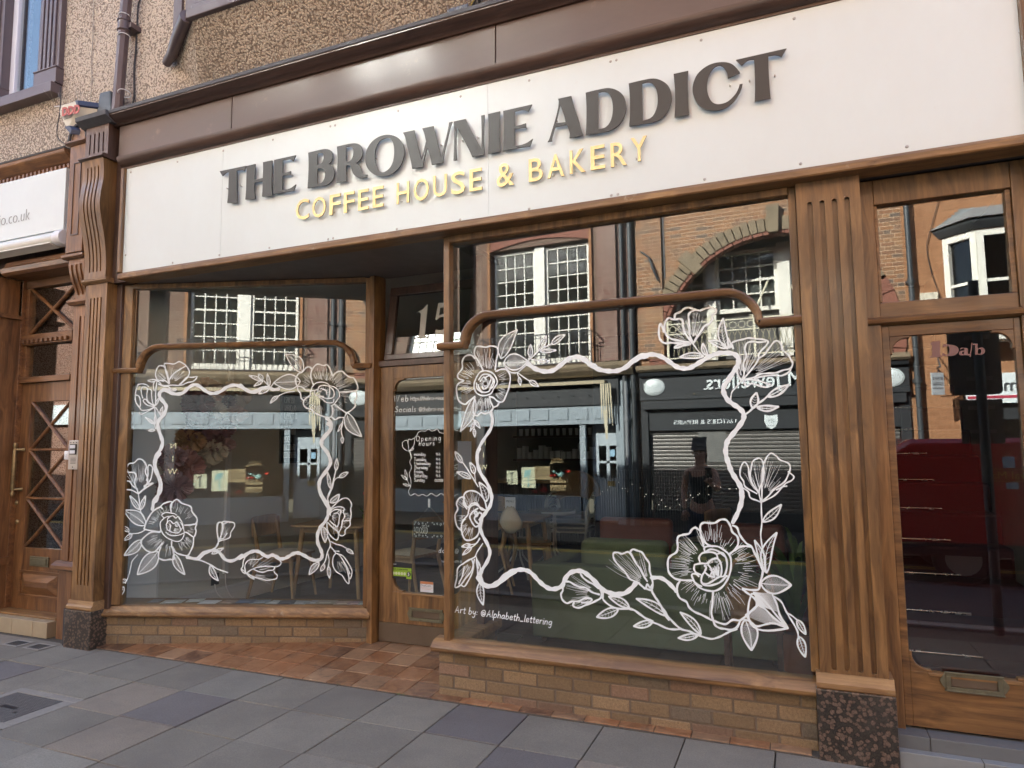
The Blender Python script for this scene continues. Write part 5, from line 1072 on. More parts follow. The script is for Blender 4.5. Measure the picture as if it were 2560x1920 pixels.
A.st(Ld,2.8,'82,380 75,340 95,290 108,250 130,160').bud(Ld,128,170,135,95,12,2.4).st(Ld,2.4,'105,260 125,225 150,212').bud(Ld,148,215,208,180,13,2.4).bud(Ld,92,285,75,180,11,2.4).end('painted_sprig')
# ------------------------------------------------------------------ right pane
Ra=zz(1120,800,360,1008); Rb=zz(1110,1120,180,389); Rc=zz(1180,1180,500); Rd=zz(1560,1240,500); Re=zz(1600,760,400); Rf=zz(1560,880,480,1991)
B=Art(GRR,dwr)
B.begin().st(Ra,[9.5]*0 or 10.5,'552,298 600,335 650,355 700,360 750,345 800,305 850,270 900,258 945,268 1000,310 1040,330',6)
B.st(zz(1120,880,500),10.5,'1430,62 1480,75 1540,115 1620,170 1700,200 1800,212 1880,205 1970,165 2060,95 2140,55 2212,45',6)
B.st(Rf,10.5,'0,170 60,120 150,50 230,30 320,28 400,55 470,100 540,150 600,168 670,168 740,135 820,85 900,40 990,12 1080,10 1150,25 1185,70 1180,130 1140,200 1080,290 1035,360 1035,420 1070,490 1130,540 1190,580 1235,630 1240,690 1200,760 1130,850 1075,920 1055,1000 1060,1080 1085,1160 1110,1230 1150,1300 1200,1380 1220,1450 1215,1560 1190,1640',6)
B.st(Rd,10.5,'1310,-10 1300,70 1260,180 1200,300',6)
B.st(Ra,7.6,'300,645 312,700 300,760 265,815 230,870 205,930 203,955',6).st(Rb,[7.6]*0 or 8.2,'192,0 180,40 182,90 200,140 230,185 250,230 258,265 250,310 228,345 205,380 197,430 208,470 235,520 248,565 235,610 205,660 198,695 212,730 250,748 290,735 330,705 389,665',6)
B.st(Rc,9.6,'60,1160 95,1220 150,1262 220,1255 290,1215 370,1140 450,1095 530,1080 610,1090 670,1130 730,1195 790,1250 860,1290 930,1290 1000,1255 1025,1190 1080,1120 1150,1095 1220,1100 1290,1145 1370,1220 1440,1295 1520,1335 1600,1350 1690,1340 1770,1280 1820,1215',6)
B.st(Rd,9.6,'300,905 400,905 480,950 560,1030 585,1060',6).end('painted_border')
# top left rose
B.begin(); C0=(262,445)
for t in ('245,350 215,290 185,240 195,190 225,185 265,190 300,182 340,190 352,220 340,280 330,350','190,270 160,245 120,255 100,290 100,340 70,380 75,410 110,425 80,440 60,470 65,530 80,570 120,590 150,565 190,535','335,360 375,345 410,350 435,390 430,460 410,520 385,570 350,570 320,545 290,535','290,535 300,575 315,610 300,640 260,655 230,650 205,670 180,655 178,600 190,540','320,610 345,600 360,575'): B.st(Ra,3.9,t)
for t in ('200,400 225,365 265,355 310,370 335,400 345,440 320,480 300,515 250,530 205,515 185,480 185,440 200,400','215,420 240,385 280,380 305,395 315,430 300,470 285,500 245,505 220,480 210,450','265,400 290,390 302,410 290,445 275,470 250,485 240,460','310,400 325,420 320,455 305,480','225,430 250,400 270,420','200,440 205,480 240,510'): B.st(Ra,3.4,t)
B.rays(Ra,*C0,'245,295,20,100,230 195,235,11,100,190 150,190,12,95,175 -35,5,9,95,160 15,50,11,95,180 75,112,20,100,200 0,360,26,12,46',1.1).end('painted_flower','large open rose at the upper left of the right pane')
B.begin().leaf(Ra,370,270,485,70,46,-.10,18,3.2).leaf(Ra,390,300,560,290,60,.02,22,3.2,skew=-.1).leaf(Ra,185,540,88,778,34,-.06,24,3.2)
B.st(Ra,3,'560,285 610,240 650,205 720,170').leaf(Ra,575,262,578,172,17,0,6,2.8).leaf(Ra,630,215,688,110,19,.05,5,2.8).leaf(Ra,725,170,820,103,20,-.04,8,3).leaf(Ra,645,220,758,212,13,0,4,2.8).st(Ra,2.6,'560,268 640,285').leaf(Ra,635,285,710,288,14,0,4,2.8)
B.st(Ra,2.8,'560,310 520,340 485,368 440,365 400,330').st(Ra,2.6,'490,370 530,400 575,430').leaf(Ra,570,425,635,465,17,0,5,2.8).st(Ra,2.4,'485,370 498,410').leaf(Ra,498,400,508,458,11,0,3,2.5)
B.st(Ra,2.6,'175,665 180,700 195,720').leaf(Ra,185,700,225,758,11,0,2,2.5).leaf(Ra,190,705,155,780,9,0,2,2.5).leaf(Ra,183,760,188,820,10,0,2,2.5).st(Ra,2.2,'185,705 183,770').end('painted_leaves')
# left middle sprig and peony
B.begin().st(Rb,3,'100,75 130,120 155,160 185,210').leaf(Rb,98,80,60,20,13,0,3,3).leaf(Rb,145,165,70,130,14,.05,4,3).leaf(Rb,165,140,140,78,13,.05,3,3).st(Rb,2.6,'165,130 170,180').leaf(Rb,230,290,190,185,20,.10,5,3.2)
for t in ('230,335 200,330 180,300 150,300 130,320 110,290 110,250 135,232 170,235 200,255 220,285 232,330','125,330 105,300 110,268 85,270 68,300 75,330 60,365 70,420 95,445','130,360 100,400 95,440 110,490 140,498 175,480 190,450 190,420','130,360 140,320 170,305 195,320 220,335','150,400 140,370 160,340 180,350 165,380 175,400 190,415 170,425 150,400','185,325 165,340 175,370 190,350 205,360 190,390'): B.st(Rb,4,t)
B.rays(Rb,165,365,'215,285,16,60,125 180,150,8,50,95 95,140,14,60,125 200,330,7,10,40',1.1).end('painted_flower','half open peony on the left border of the right pane')
B.begin().st(Rb,2.8,'192,485 175,515 130,525').leaf(Rb,145,522,95,533,10,0,2,2.8).leaf(Rb,150,535,100,578,10,0,2,2.8).st(Rb,2.8,'195,490 165,525 140,540').st(Rb,2.8,'210,515 180,560 165,590 130,605 100,630')
for t in ('165,590 110,620 75,650 70,700 60,752 90,740 120,700 150,660 165,600','150,600 160,640 150,680 130,720 110,748 90,738','110,640 100,690 80,735'): B.st(Rb,3.4,t)
B.rays(Rb,160,600,'110,140,7,40,150',.9).st(Rb,2.6,'172,580 180,620 185,650').leaf(Rb,175,600,182,695,9,-.1,2,2.8).leaf(Rb,196,725,212,848,20,.05,6,3.4).st(Rb,2.6,'172,585 195,640 205,660').end('painted_bud','drooping tulip bud at the lower left of the right pane')
# top right poppies
B.begin()
for t in ('735,550 640,430 600,330 590,230 540,205 490,215 440,210 395,195 345,260 340,350 365,430 430,480 560,510 680,530','480,200 490,140 560,110 610,65 670,50 730,65 770,80','735,550 690,440 680,350 680,250 670,170 690,120 760,85 830,90 900,65 980,50 1045,75 1050,120 1000,150 1000,210 960,270 890,310 840,380 780,470 735,550','285,270 265,320 262,420 280,490 340,540 420,535 540,545 700,555','285,270 315,330 330,390','700,555 600,575 530,600 480,605 520,570 620,540 700,550'): B.st(Re,5,t)
B.rays(Re,735,550,'222,242,7,150,420 243,262,8,120,430 265,285,8,100,440 288,308,8,90,400 185,215,6,120,330',.9).st(Re,3,'735,555 790,630 850,700').leaf(Re,880,720,545,735,42,.04,10,3.6).leaf(Re,925,715,870,540,34,-.08,8,3.4).end('painted_flower','poppy standing over the top right corner of the right pane')
B.begin()
for t in ('1410,1050 1440,960 1430,830 1470,720 1450,620 1480,540 1560,520 1640,530 1740,520','1260,600 1270,540 1330,510 1420,490 1500,470 1590,480 1700,490 1770,520 1740,580 1680,640 1640,700 1640,750 1600,830 1520,930 1420,1050','1290,620 1270,560','1640,750 1720,700 1800,590 1860,520 1910,515 1950,560 1975,640 2050,700 2080,760 2110,820 2080,890 1980,915 1880,950 1760,960 1660,970 1560,1020 1420,1050','1420,1050 1520,1045 1640,1060 1780,1110 1820,1110 1760,1150 1650,1130 1540,1100 1480,1140 1430,1070','1400,1060 1360,990 1340,920 1370,870','2080,900 2060,940 1960,990 1850,985 1700,1000 1580,1030'): B.st(Re,4.4,t)
B.rays(Re,1415,1045,'262,285,8,100,520 285,305,8,110,500 318,340,8,200,720 248,262,6,60,300',.9).st(Re,3.2,'1400,1065 1330,1150 1270,1220 1250,1340')
B.leaf(Re,1210,620,1150,195,62,-.10,9,4).leaf(Re,1190,610,950,510,40,.05,7,4).leaf(Re,1240,610,1218,470,20,0,2,3.4).end('painted_flower','large poppy at the right end of the upper border of the right pane')
B.begin().st(Re,4.6,'1450,1530 1520,1480 1600,1400 1700,1330 1780,1260').leaf(Re,1770,1280,2060,1115,48,.02,4,5).leaf(Re,1560,1440,1610,1225,55,.0,5,5,rib=False).leaf(Re,1620,1430,1915,1420,40,.06,4,5).end('painted_sprig')
# right middle lotus
B.begin()
for t in ('1420,1550 1400,1440 1440,1330 1450,1230 1440,1140 1400,1100 1340,1130 1320,1200 1310,1290 1340,1380 1395,1450','1430,1540 1430,1440 1430,1330 1440,1200 1470,1110 1520,1050 1580,1080 1620,1120 1700,1150 1725,1200 1700,1280 1660,1350 1560,1420 1500,1490 1430,1550','1395,1460 1340,1380 1300,1300 1290,1200 1250,1140 1210,1200 1205,1280 1240,1340 1260,1400 1380,1470','1235,1410 1290,1450 1310,1510 1380,1540 1430,1560','1700,1240 1760,1290 1740,1330 1680,1360 1640,1400 1580,1430','1690,1390 1640,1400 1600,1450 1540,1500 1440,1550'): B.st(Rf,3.8,t)
B.rays(Rf,1425,1535,'255,270,6,120,400 272,300,9,120,440 302,325,7,110,300 235,252,6,110,330',.9).st(Rd,3.6,'1518,60 1520,180 1525,300 1512,420 1525,540 1550,680 1560,830').leaf(Rd,1535,285,1740,95,46,.05,5,4.2).leaf(Rd,1575,850,1690,405,62,-.12,6,4.4).leaf(Rd,1545,840,1445,490,38,.06,5,4.2).end('painted_flower','upright lotus bud at the right edge of the right pane')
# the big rose
B.begin(); C0=(985,800)
for t in ('880,560 860,470 845,400 845,330 880,295 950,300 1010,295 1060,265 1120,260 1160,300 1180,340','835,380 790,350 750,370 720,415 650,430 600,450 590,500 595,560 580,620 520,660 490,700 485,780 500,850 560,910 640,930 750,935','850,420 880,490 930,540 985,560','1180,340 1200,400 1255,450 1262,530 1230,590 1170,640','1200,325 1250,350 1280,430 1350,520 1410,560 1440,620 1490,720 1530,800 1530,870 1505,960 1490,1030 1420,1040 1310,1025','1230,600 1290,560 1370,555 1410,565','620,940 590,990 590,1070 620,1130 690,1170 720,1230 780,1280 850,1310 920,1345 980,1370 965,1290 980,1180 985,1060','1310,1030 1360,1070 1430,1120 1465,1170 1460,1230 1400,1280 1335,1340 1280,1375 1200,1370 1130,1415 1060,1405 985,1375','985,1375 1010,1430 1060,1460 1120,1470 1180,1480 1250,1450 1285,1380'): B.st(Rd,5.2,t)
for t in ('895,620 890,570 950,555 1040,560 1110,600 1170,660 1185,740 1175,840 1140,930 1080,1010 1000,1050 900,1040 820,1000 770,930 750,870 790,860 830,890','840,730 830,680 870,630 960,620 1020,640 1035,690','780,760 850,745 920,745 960,710 1020,690 1060,720 1080,800 1070,880 1040,900 980,940 920,970 860,960 860,890 890,840 910,790 890,770','780,760 775,810 800,850 850,870','1035,640 1090,630 1130,690 1140,780 1110,880 1060,890','850,930 880,980 950,990 1050,960 1110,910 1140,880','895,620 960,590 1040,610 1130,680','890,840 940,880 1000,900','1000,890 960,800 930,760','760,930 800,970 860,1000'): B.st(Rd,4.6,t)
B.rays(Rd,*C0,'205,232,13,230,500 165,203,16,230,450 243,285,16,270,500 287,308,8,230,330 318,350,13,250,480 -10,25,9,270,520 27,58,9,240,500 62,95,14,270,560 100,118,8,280,420 120,155,9,240,400 60,120,14,30,120 180,330,16,60,120',1.3)
B.rays(Rd,1050,890,'215,275,22,10,130',2.0).end('painted_flower','largest open rose at the lower right of the right pane')
B.begin().leaf(Rd,1510,965,1850,985,105,.02,26,5).leaf(Rd,1410,1080,1812,1462,150,.20,0,5,rib=False)
for t in ('1480,1205 1560,1250 1650,1340 1740,1410 1815,1465','1345,1310 1400,1390 1470,1440 1560,1420 1650,1405 1730,1430 1815,1465','1640,1090 1690,1200 1720,1310 1770,1390 1815,1465','1480,1205 1420,1260 1345,1320'): B.st(Rd,5,t)
for i in range(26):
    f=i/26; B.hair(Rd(1425+60*f,1060+140*f),Rd(1620+95*f,1075+215*f),1.4,.03)
for i in range(30):
    f=i/30; a=Vector((1480+300*f,1210+225*f)); b=Vector((1360+330*f,1325+95*f+25*math.sin(f*3))); B.hair(Rd(a.x,a.y),Rd(b.x,b.y),1.4,.04)
B.leaf(Rd,1340,1365,1410,1705,92,-.06,24,5).st(Rd,4.4,'1660,1110 1740,1170 1790,1270 1830,1340 1880,1420 1920,1500 1930,1580').leaf(Rd,1915,1370,2010,1530,34,0,7,4.2).st(Rd,3.8,'1800,1290 1860,1325 1920,1375').leaf(q9 if False else zz(1700,1280,860),765,800,805,932,26,.0,6,4.4).end('painted_leaves')
# bottom stems and buds
B.begin()
for t in ('1000,1250 1005,1310 985,1350 1000,1410 1050,1450 1110,1430 1180,1430 1240,1400 1300,1395 1325,1415 1290,1440 1210,1445','1020,1210 1080,1215 1140,1250 1200,1275 1260,1280 1330,1330 1410,1355','1200,1125 1230,1170 1290,1215 1350,1245 1400,1290','1410,1280 1430,1330 1425,1390 1380,1420 1320,1450 1260,1470 1190,1500 1140,1495 1115,1470 1130,1445','1440,1290 1450,1340 1445,1400'): B.st(Rc,4.6,t)
B.rays(Rc,1415,1345,'188,215,9,110,360 150,185,7,110,330',1.0)
B.st(Rc,4.4,'1450,1410 1490,1450 1550,1490 1620,1510 1700,1515 1770,1515 1850,1570 1930,1620 2000,1650').leaf(Rc,1740,1500,1510,1375,42,.04,5,4.2).leaf(Rc,1620,1515,1378,1605,52,-.02,6,4.2).end('painted_bud','closed bud on the bottom border of the right pane')
B.begin()
for t in ('1985,1310 1905,1280 1830,1220 1745,1180 1690,1100 1620,1030 1570,960 1565,900 1610,890 1660,905 1730,885 1780,950 1820,1020 1870,1080 1900,1150 1940,1210','1750,880 1780,855 1830,870 1880,890 1920,950 1960,1010 1965,1090 1985,1160 2000,1240 1985,1310','1750,890 1790,960 1820,1020','1900,1280 1920,1290 1940,1240 1970,1280 1995,1240'): B.st(Rc,4.6,t)
B.rays(Rc,1960,1270,'205,235,11,110,500 238,262,8,110,380',1.0).st(Rc,5,'1985,1300 2010,1360 2060,1430 2100,1500 2130,1570 2180,1640').leaf(Rc,2160,1590,1815,1400,45,.06,5,4.4)
B.st(Rd,5,'310,1060 360,1140 410,1220 450,1290 520,1370 590,1440 640,1475 720,1495 800,1530 850,1530').st(Rd,4.6,'60,1250 130,1270 220,1340 290,1385 380,1420 480,1465 560,1475 640,1470').st(Rd,4.6,'800,1530 880,1560 970,1580 1050,1560 1110,1530 1170,1500 1250,1470')
B.leaf(Rd,320,1385,105,1440,38,-.04,5,4.4).leaf(Rd,850,1525,620,1285,40,.06,5,4.4).leaf(Rd,820,1535,598,1570,34,-.04,4,4.4).end('painted_bud','tulip bud and long stems on the bottom border of the right pane')
# signature
def write(art,Z,txt,x,y,h,w,slope=0,sl=.0,track=1.0,name='painted_lettering',label=None,keep=False):
    if not keep: art.begin()
    ss,xe=strokes(txt,0,0,h,sl,track); c,s_=math.cos(slope),math.sin(slope)
    for S_ in ss:
        P=[Z(x+a*c+b*s_,y+a*s_-b*c) for a,b in S_]; art.px(P,w)
    if not keep: return art.end(name,label)
write(B,q8z_ if False else zz(850,1280,860),'Art by: @Alphabeth_lettering',738,645,44,1.9,R(7.6),.05,1.16,label='handwritten artist credit at the foot of the right pane')
# door lettering, inside face of the door glass
DG=Matrix.Translation((0,DY+.018,0)); D_=Art(DG,door)
dz=zz(960,920,300); dy=zz(960,1140,300)
D_.begin()
write(D_,dz,'Web',178,622,118,1.3,R(-1.5),.12,1.35,keep=True); write(D_,dz,': https://thebrownieaddictbakery.co.uk',445,600,78,1.1,R(-1.2),.05,.93,keep=True)
write(D_,dz,'Socials:',200,815,105,1.3,R(-1.5),.15,1.32,keep=True); write(D_,dz,'@thebrownieaddictbakery',640,800,85,1.1,R(-1.2),.05,1.0,keep=True)
D_.end('painted_lettering','handwritten web and social addresses at the top of the door glass')
D_.begin(); write(D_,dz,'Opening',590,1350,100,1.25,R(-2),.1,1.4,keep=True); write(D_,dz,'hours',640,1435,90,1.25,R(-2),.1,1.45,keep=True)
for i,(dn,hh) in enumerate((('monday.','9-4'),('Tuesday','9-4'),('Wednesday','9-4'),('Thursday','9-4'),('Friday','9-4'),('Saturday','9-4'),('Sunday','CLOSED'))):
    y=(1622-1622)+0; yy=92-92
    by_=(-5,88,165,240,315,392,470)[i]; write(D_,dy,dn,552,by_,62,1.1,0,.08,1.02,keep=True); write(D_,dy,hh,955 if i<6 else 935,by_+2,62 if i<6 else 44,1.1,0,.05,1.1,keep=True)
D_.st(dz,1.3,'555,1300 600,1250 640,1180 700,1160 760,1165 820,1130 880,1160 930,1150 985,1125 1020,1180 1080,1200 1130,1205 1200,1180 1260,1130 1330,1150 1420,1180')
D_.st(dy,1.3,'475,-110 500,-40 510,30 475,110 510,210 465,330 500,450 490,560 455,650 490,725 570,695 640,735 710,705 790,740 870,690 970,740 1050,690 1130,735 1210,700 1290,735 1360,700')
for t in ('470,1535 390,1505 335,1440 350,1420 340,1380 380,1340 430,1335 440,1380 450,1440 465,1530','440,1380 460,1310 500,1320 555,1300 560,1390 545,1440 500,1490 465,1535','465,1535 510,1500 545,1470 530,1510 470,1535'): D_.st(dz,1.3,t)
D_.st(dz,1.2,'465,1535 490,1600 500,1659').leaf(dy,425,430,390,250,22,0,1,1.2).leaf(dy,425,440,320,350,22,0,1,1.2).leaf(dy,470,550,350,515,20,0,1,1.2).st(dy,1.2,'425,430 450,490 485,560')
for t in ('1215,150 1290,80 1310,50 1270,30 1215,60','1220,220 1290,180 1370,150','1220,230 1300,245 1350,225 1300,210 1220,225','1215,400 1290,340 1350,320 1300,370 1215,390'): D_.st(dy,1.2,t)
D_.end('painted_lettering','handwritten opening hours with drawn border on the door glass')
D_.begin(); k4=zz(960,1360,300); write(D_,k4,'dogs @',1005,160,95,1.3,R(2),.1,1.35,keep=True); write(D_,k4,'welcome',1060,345,80,1.3,R(1),.1,1.35,keep=True); D_.end('painted_lettering','small handwritten dog notice low on the door glass')
# 15 and 15a/b : cut vinyl numerals
fz=zz(940,680,300)
def vinyl(pts_list,fn,plane_y,mat,parent,label,MX=None):
    m=MB(MX); inv=MX.inverted() if MX else None
    for out,holes in pts_list:
        def cv(s):
            L=[]
            for a in poly_curve(s,5):
                if MX: q=inv@onP(fn(a.x,a.y),MX@Vector((0,plane_y,0)),MX.to_3x3()@Vector((0,1,0)))
                else: q=onY(fn(a.x,a.y),plane_y)
                L.append((q.x,q.z))
            return L
        m.add(*extrude_outline(cv(out),[cv(h) for h in holes] if holes else None,plane_y-.0008,plane_y))
    o=m.obj('door_number',mat,parent); o['label']=label
vinyl([('955,590 905,1120 ~905,1170 960,1188 958,1215 708,1232 712,1205 ~775,1190 ~800,1120 830,770 ~810,740 750,745 ~860,690',None),('1150,572 1430,555 1420,640 1185,662 1165,800 ~1260,770 ~1370,790 ~1440,880 ~1420,1010 ~1340,1110 ~1200,1150 1090,1140 1100,1060 ~1200,1070 ~1290,1010 ~1320,910 ~1270,840 ~1190,830 1115,890 1095,870',None)],fz,.0165,ETCH,fan,'frosted number 15 in the fanlight',FM)
k5=zz(2200,800,360)
vinyl([('800,330 925,318 925,520 ~935,545 960,548 960,565 760,580 760,560 ~795,555 800,530 800,380 760,385',None),('975,370 ~1080,378 ~1170,400 ~1210,450 ~1190,510 ~1120,548 1010,552 960,545 962,500 ~1010,530 ~1050,520 ~1065,460 ~1050,400 985,420 960,420',None),('~1290,425 ~1345,440 1350,520 1378,525 ~1370,545 ~1320,540 ~1260,545 ~1215,525 ~1225,480 1290,465 ~1290,440 ~1260,440 1235,455 ~1240,430',['1290,482 ~1262,495 ~1265,520 1290,515']),('1405,350 1422,350 1392,568 1375,568',None),('1425,365 1500,362 1500,440 ~1560,420 ~1608,450 ~1605,500 ~1560,535 ~1500,530 1460,535 1460,385 1425,385',['1502,455 ~1540,445 ~1555,480 ~1540,518 1502,515'])],k5,RY+.0175,ETCHD,sd,'brown lettering 15a/b on the side door glass')
# ------------------------------------------------------------------ notices on the glass
def card(name,lab,cat,Z,a,b,Y,mat,parts=()):
    p,q=onY(Z(*a),Y),onY(Z(*b),Y); t=thing(name,lab,cat,((p.x+q.x)/2,Y,min(p.z,q.z))); m=MB(); m.box(min(p.x,q.x),max(p.x,q.x),Y-.0008,Y,min(p.z,q.z),max(p.z,q.z)); m.obj('card',mat,t); return t,min(p.x,q.x),max(p.x,q.x),min(p.z,q.z),max(p.z,q.z)
LIME=NM('lime_green_print',(.27,.46,.03),.5).m
t,x0,x1,z0,z1=card('hygiene_sticker','black and lime green food hygiene rating sticker scoring 5 in the door glass','sticker',k4,(135,340),(515,655),DY+.0172,BLACK)
m=MB(); Y=DY+.016; m.box(x0+.004,x1-.004,Y-.0004,Y,z0+(z1-z0)*.16,z1-(z1-z0)*.30); m.box(x1-.05,x1-.004,Y-.0004,Y,z0+.002,z0+(z1-z0)*.155); m.obj('green_panel',LIME,t)
m=MB(); Mx=lambda x,z:Matrix.Translation((x,Y-.0008,z)); m.add(*text_mesh('FOOD HYGIENE RATING',(z1-z0)*.125,Mx(x0+.010,z1-(z1-z0)*.44),.0002,.0005,sx=.86)); m.box(x0+.006,x1-.006,Y-.0009,Y-.0006,z1-(z1-z0)*.50,z1-(z1-z0)*.485)
m.lathe([(0,-.0004),(.019,-.0004),(.019,0)],(x1-.028,Y-.0005,z0+(z1-z0)*.32),20,'y'); m.obj('black_print',BLACK,t)
m=MB(); m.add(*text_mesh('5',.034,Matrix.Translation((x1-.0375,Y-.0016,z0+(z1-z0)*.32-.012)),.0002,.001)); m.obj('rating_digit',PAPER,t)
for k in range(5):
    m=MB(); cx=x0+.022+k*.0255; cz=z0+(z1-z0)*.33; m.lathe([(.008,-.0003),(.0115,-.0003),(.0115,0),(.008,0)],(cx,Y-.0006,cz),16,'y'); m.add(*text_mesh(str(k),.012,Matrix.Translation((cx-.0035,Y-.0008,cz-.004)),.0001)); m.obj('rating_circle',NM('pale_print',(.55,.62,.40),.6).m if k==0 else bpy.data.materials['pale_print'],t)
m=MB(); m.prism([(x0+.008,z1-.016),(x0+.02,z1-.016),(x0+.02,z1-.006),(x0+.008,z1-.006)],Y-.0006,Y-.0001); m.box(x0+.024,x0+.05,Y-.0005,Y-.0001,z1-.010,z1-.008); m.box(x0+.024,x0+.045,Y-.0005,Y-.0001,z1-.014,z1-.012); m.obj('council_mark',PAPER,t)
t,x0,x1,z0,z1=card('alarm_sticker','small white and orange alarm sticker reading DualCom low in the door glass','sticker',k4,(670,685),(908,898),DY+.0172,PAPER)
m=MB(); Y=DY+.016; m.box(x0,x1,Y-.0004,Y,z1-(z1-z0)*.24,z1); m.obj('orange_band',NM('orange_print',(.50,.20,.09),.6).m,t); m=MB(); m.add(*text_mesh('DualCom',(z1-z0)*.28,Matrix.Translation((x0+.005,Y-.0008,z1-(z1-z0)*.47)),.0002,0,sx=1.02)); m.obj('lettering',NM('grey_print',(.12,.13,.15),.6).m,t)
m=MB(); m.box(x0+.006,x1-.008,Y-.0006,Y-.0002,z0+(z1-z0)*.40,z0+(z1-z0)*.42); m.box(x0+.012,x1-.02,Y-.0006,Y-.0002,z0+(z1-z0)*.28,z0+(z1-z0)*.30); m.add(*text_mesh('Signalling',(z1-z0)*.13,Matrix.Translation((x0+.008,Y-.0008,z0+.006)),.0001)) if False else None; m.obj('small_print',bpy.data.materials['orange_print'],t)
t=thing('closed_sign','black hanging sign reading sorry we are closed with white scrolls inside the door','sign',(-.65,DY+.04,1.0))
CY_=DY+.05; a,b=onY(dy(535,1190),CY_),onY(dy(1100,1530),CY_); W2=(b.x-a.x)*1.12; b.x=a.x+W2
m=MB(); m.box(a.x,b.x,CY_,CY_+.004,b.z,a.z-.004); o=m.obj('sign_board',BLACK,t,bevel=.002)
m=MB()
def serif(mb,txt,x,z,h,Y,tw=.075,th=.03,track=1.0,sc=.62,M=None):
    """seriffed capitals: heavy stems, fine bars, slab serifs on open ends"""
    ss=[]; k=h/6.8; xx=x
    for ch in txt:
        w,st=GLY.get(ch,GLY[' ']); 
        for s in st:
            P=[(float(p),float(q)) for p,q in (v.split(',') for v in s.split())]; Q=[(xx+p*k*sc,z+q*k) for p,q in P]
            Q=[(v.x,v.y) for v in (crom([(p,q,0) for p,q in Q],4) if ch not in STR and len(Q)>2 else [Vector((p,q,0)) for p,q in Q])]
            ws=[]
            for i in range(len(Q)):
                d=Vector(Q[min(i+1,len(Q)-1)])-Vector(Q[max(i-1,0)]); l=max(d.length,1e-6); ws.append(h*(th+(tw-th)*abs(d.y)/l))
            ribbon(mb,Q,ws,Y,.0006)
            for e,e2 in((Q[0],Q[1]),(Q[-1],Q[-2])):
                if abs(e[1]-e2[1])>abs(e[0]-e2[0]) and (abs(e[1]-z)<.05*h or abs(e[1]-z-h)<.06*h): ribbon(mb,[(e[0]-.085*h,e[1]),(e[0]+.085*h,e[1])],h*.035,Y,.0006)
        xx+=w*k*sc*track+.04*h
    return xx
G('R',4,'.5,6.8 .5,0','.4,6.7 2,6.6 3,5.6 2.6,4 .6,3.4','1.6,3.5 3.6,.1'); G('Y',4,'.2,6.8 1.9,3.4 1.9,0','1.9,3.4 3.6,6.8'); G('P',3.8,'.5,6.8 .5,0','.4,6.7 2.2,6.6 3.1,5.2 2.4,3.5 .6,3.2'); G('I',1.6,'.7,6.8 .7,0'); G('N',4.4,'.5,0 .5,6.8 3.8,.1 3.8,6.8'); G('H',4.2,'.5,6.8 .5,0','3.6,6.8 3.6,0','.5,3.5 3.6,3.5'); G('J',2.8,'1.9,6.8 1.8,1 .9,.1 .1,.9'); G('&',4.4,'4,3.2 2,.1 .6,1 .8,2.6 2.6,4.6 2.4,6.4 1.3,6.5 1,5 4.1,.1'); G('B',3.8,'.5,6.8 .5,0','.4,6.7 2.4,6.4 2.5,4 .6,3.6','.6,3.6 2.9,3.2 3,.7 .4,.1'); G('K',4,'.5,6.8 .5,0','3.4,6.8 .6,3 3.7,0'); G('U',4,'.5,6.8 .5,1.6 1.9,.1 3.4,1.6 3.4,6.8'); G('G',4.2,'3.6,5.8 2,6.9 .5,5 .5,1.8 2,.1 3.7,1 3.7,3 2.4,3')
for c_ in 'RYINHK': STR.add(c_)
h=a.z-b.z; serif(m,'SORRY WE ARE',a.x+W2*.26,a.z-h*.335,h*.10,CY_-.0008,.10,.05,sc=.70); serif(m,'CLOSED',a.x+W2*.085,b.z+h*.27,h*.355,CY_-.0008,.075,.03,sc=.62)
def curl(mb,cx,cz,r,a0,s,w,Y):
    P=[(cx+r*(1-t*.8)*math.cos(a0+s*t*7.5),cz+r*(1-t*.8)*math.sin(a0+s*t*7.5)) for t in [i/18 for i in range(19)]]; ribbon(mb,P,w,Y,.0006)
for sx in(0,1):
    X=lambda f: a.x+W2*f if sx==0 else b.x-W2*f
    for sz in(0,1):
        Zf=lambda f: a.z-h*f if sz==0 else b.z+h*f
        for f,g,r in((.08,.10,.075),(.18,.16,.085),(.045,.22,.05),(.29,.12,.06),(.38,.16,.045),(.43,.07,.045)): curl(m,X(f),Zf(g),h*r,(PI if sx else 0)+f*9,(1 if sx==sz else -1),h*.017,CY_-.0008)
    for g in(.4,.5,.6): curl(m,X(.05),b.z+h*g,h*.045,g*9,1 if sx else -1,h*.014,CY_-.0008)
m.obj('white_lettering',PAINT,t)
m=MB(); tp=onY(dy(835,920),CY_); m.tube([(a.x+W2*.12,CY_+.002,a.z-.005),(tp.x,CY_+.002,tp.z),(b.x-W2*.12,CY_+.002,a.z-.005)],.0016,5); m.obj('hanging_cord',plain('hemp_cord',(.4,.36,.28),.9),t)
m=MB(); c=onY(dy(833,865),DY+.03); m.box(c.x-.009,c.x+.009,DY+.026,DY+.04,c.z-.035,c.z+.03); m.obj('suction_hook',WHITEP,t,bevel=.003)
p,q=onY(zz(1120,880,500)(115,985),.42),onY(zz(1120,880,500)(265,1395),.42)
t=thing('paper_notice','pale blue paper notice taped inside the return pane beside the door','notice',p)
a0=onX(zz(1120,880,500)(115,985),-.012); a1=onX(zz(1120,880,500)(265,1395),-.012)
m=MB(); m.box(-.0165,-.0155,a0.y,a1.y if abs(a1.y-a0.y)<.5 else a0.y+.25,min(a0.z,a1.z),max(a0.z,a1.z)); m.obj('sheet',PAPER,t)
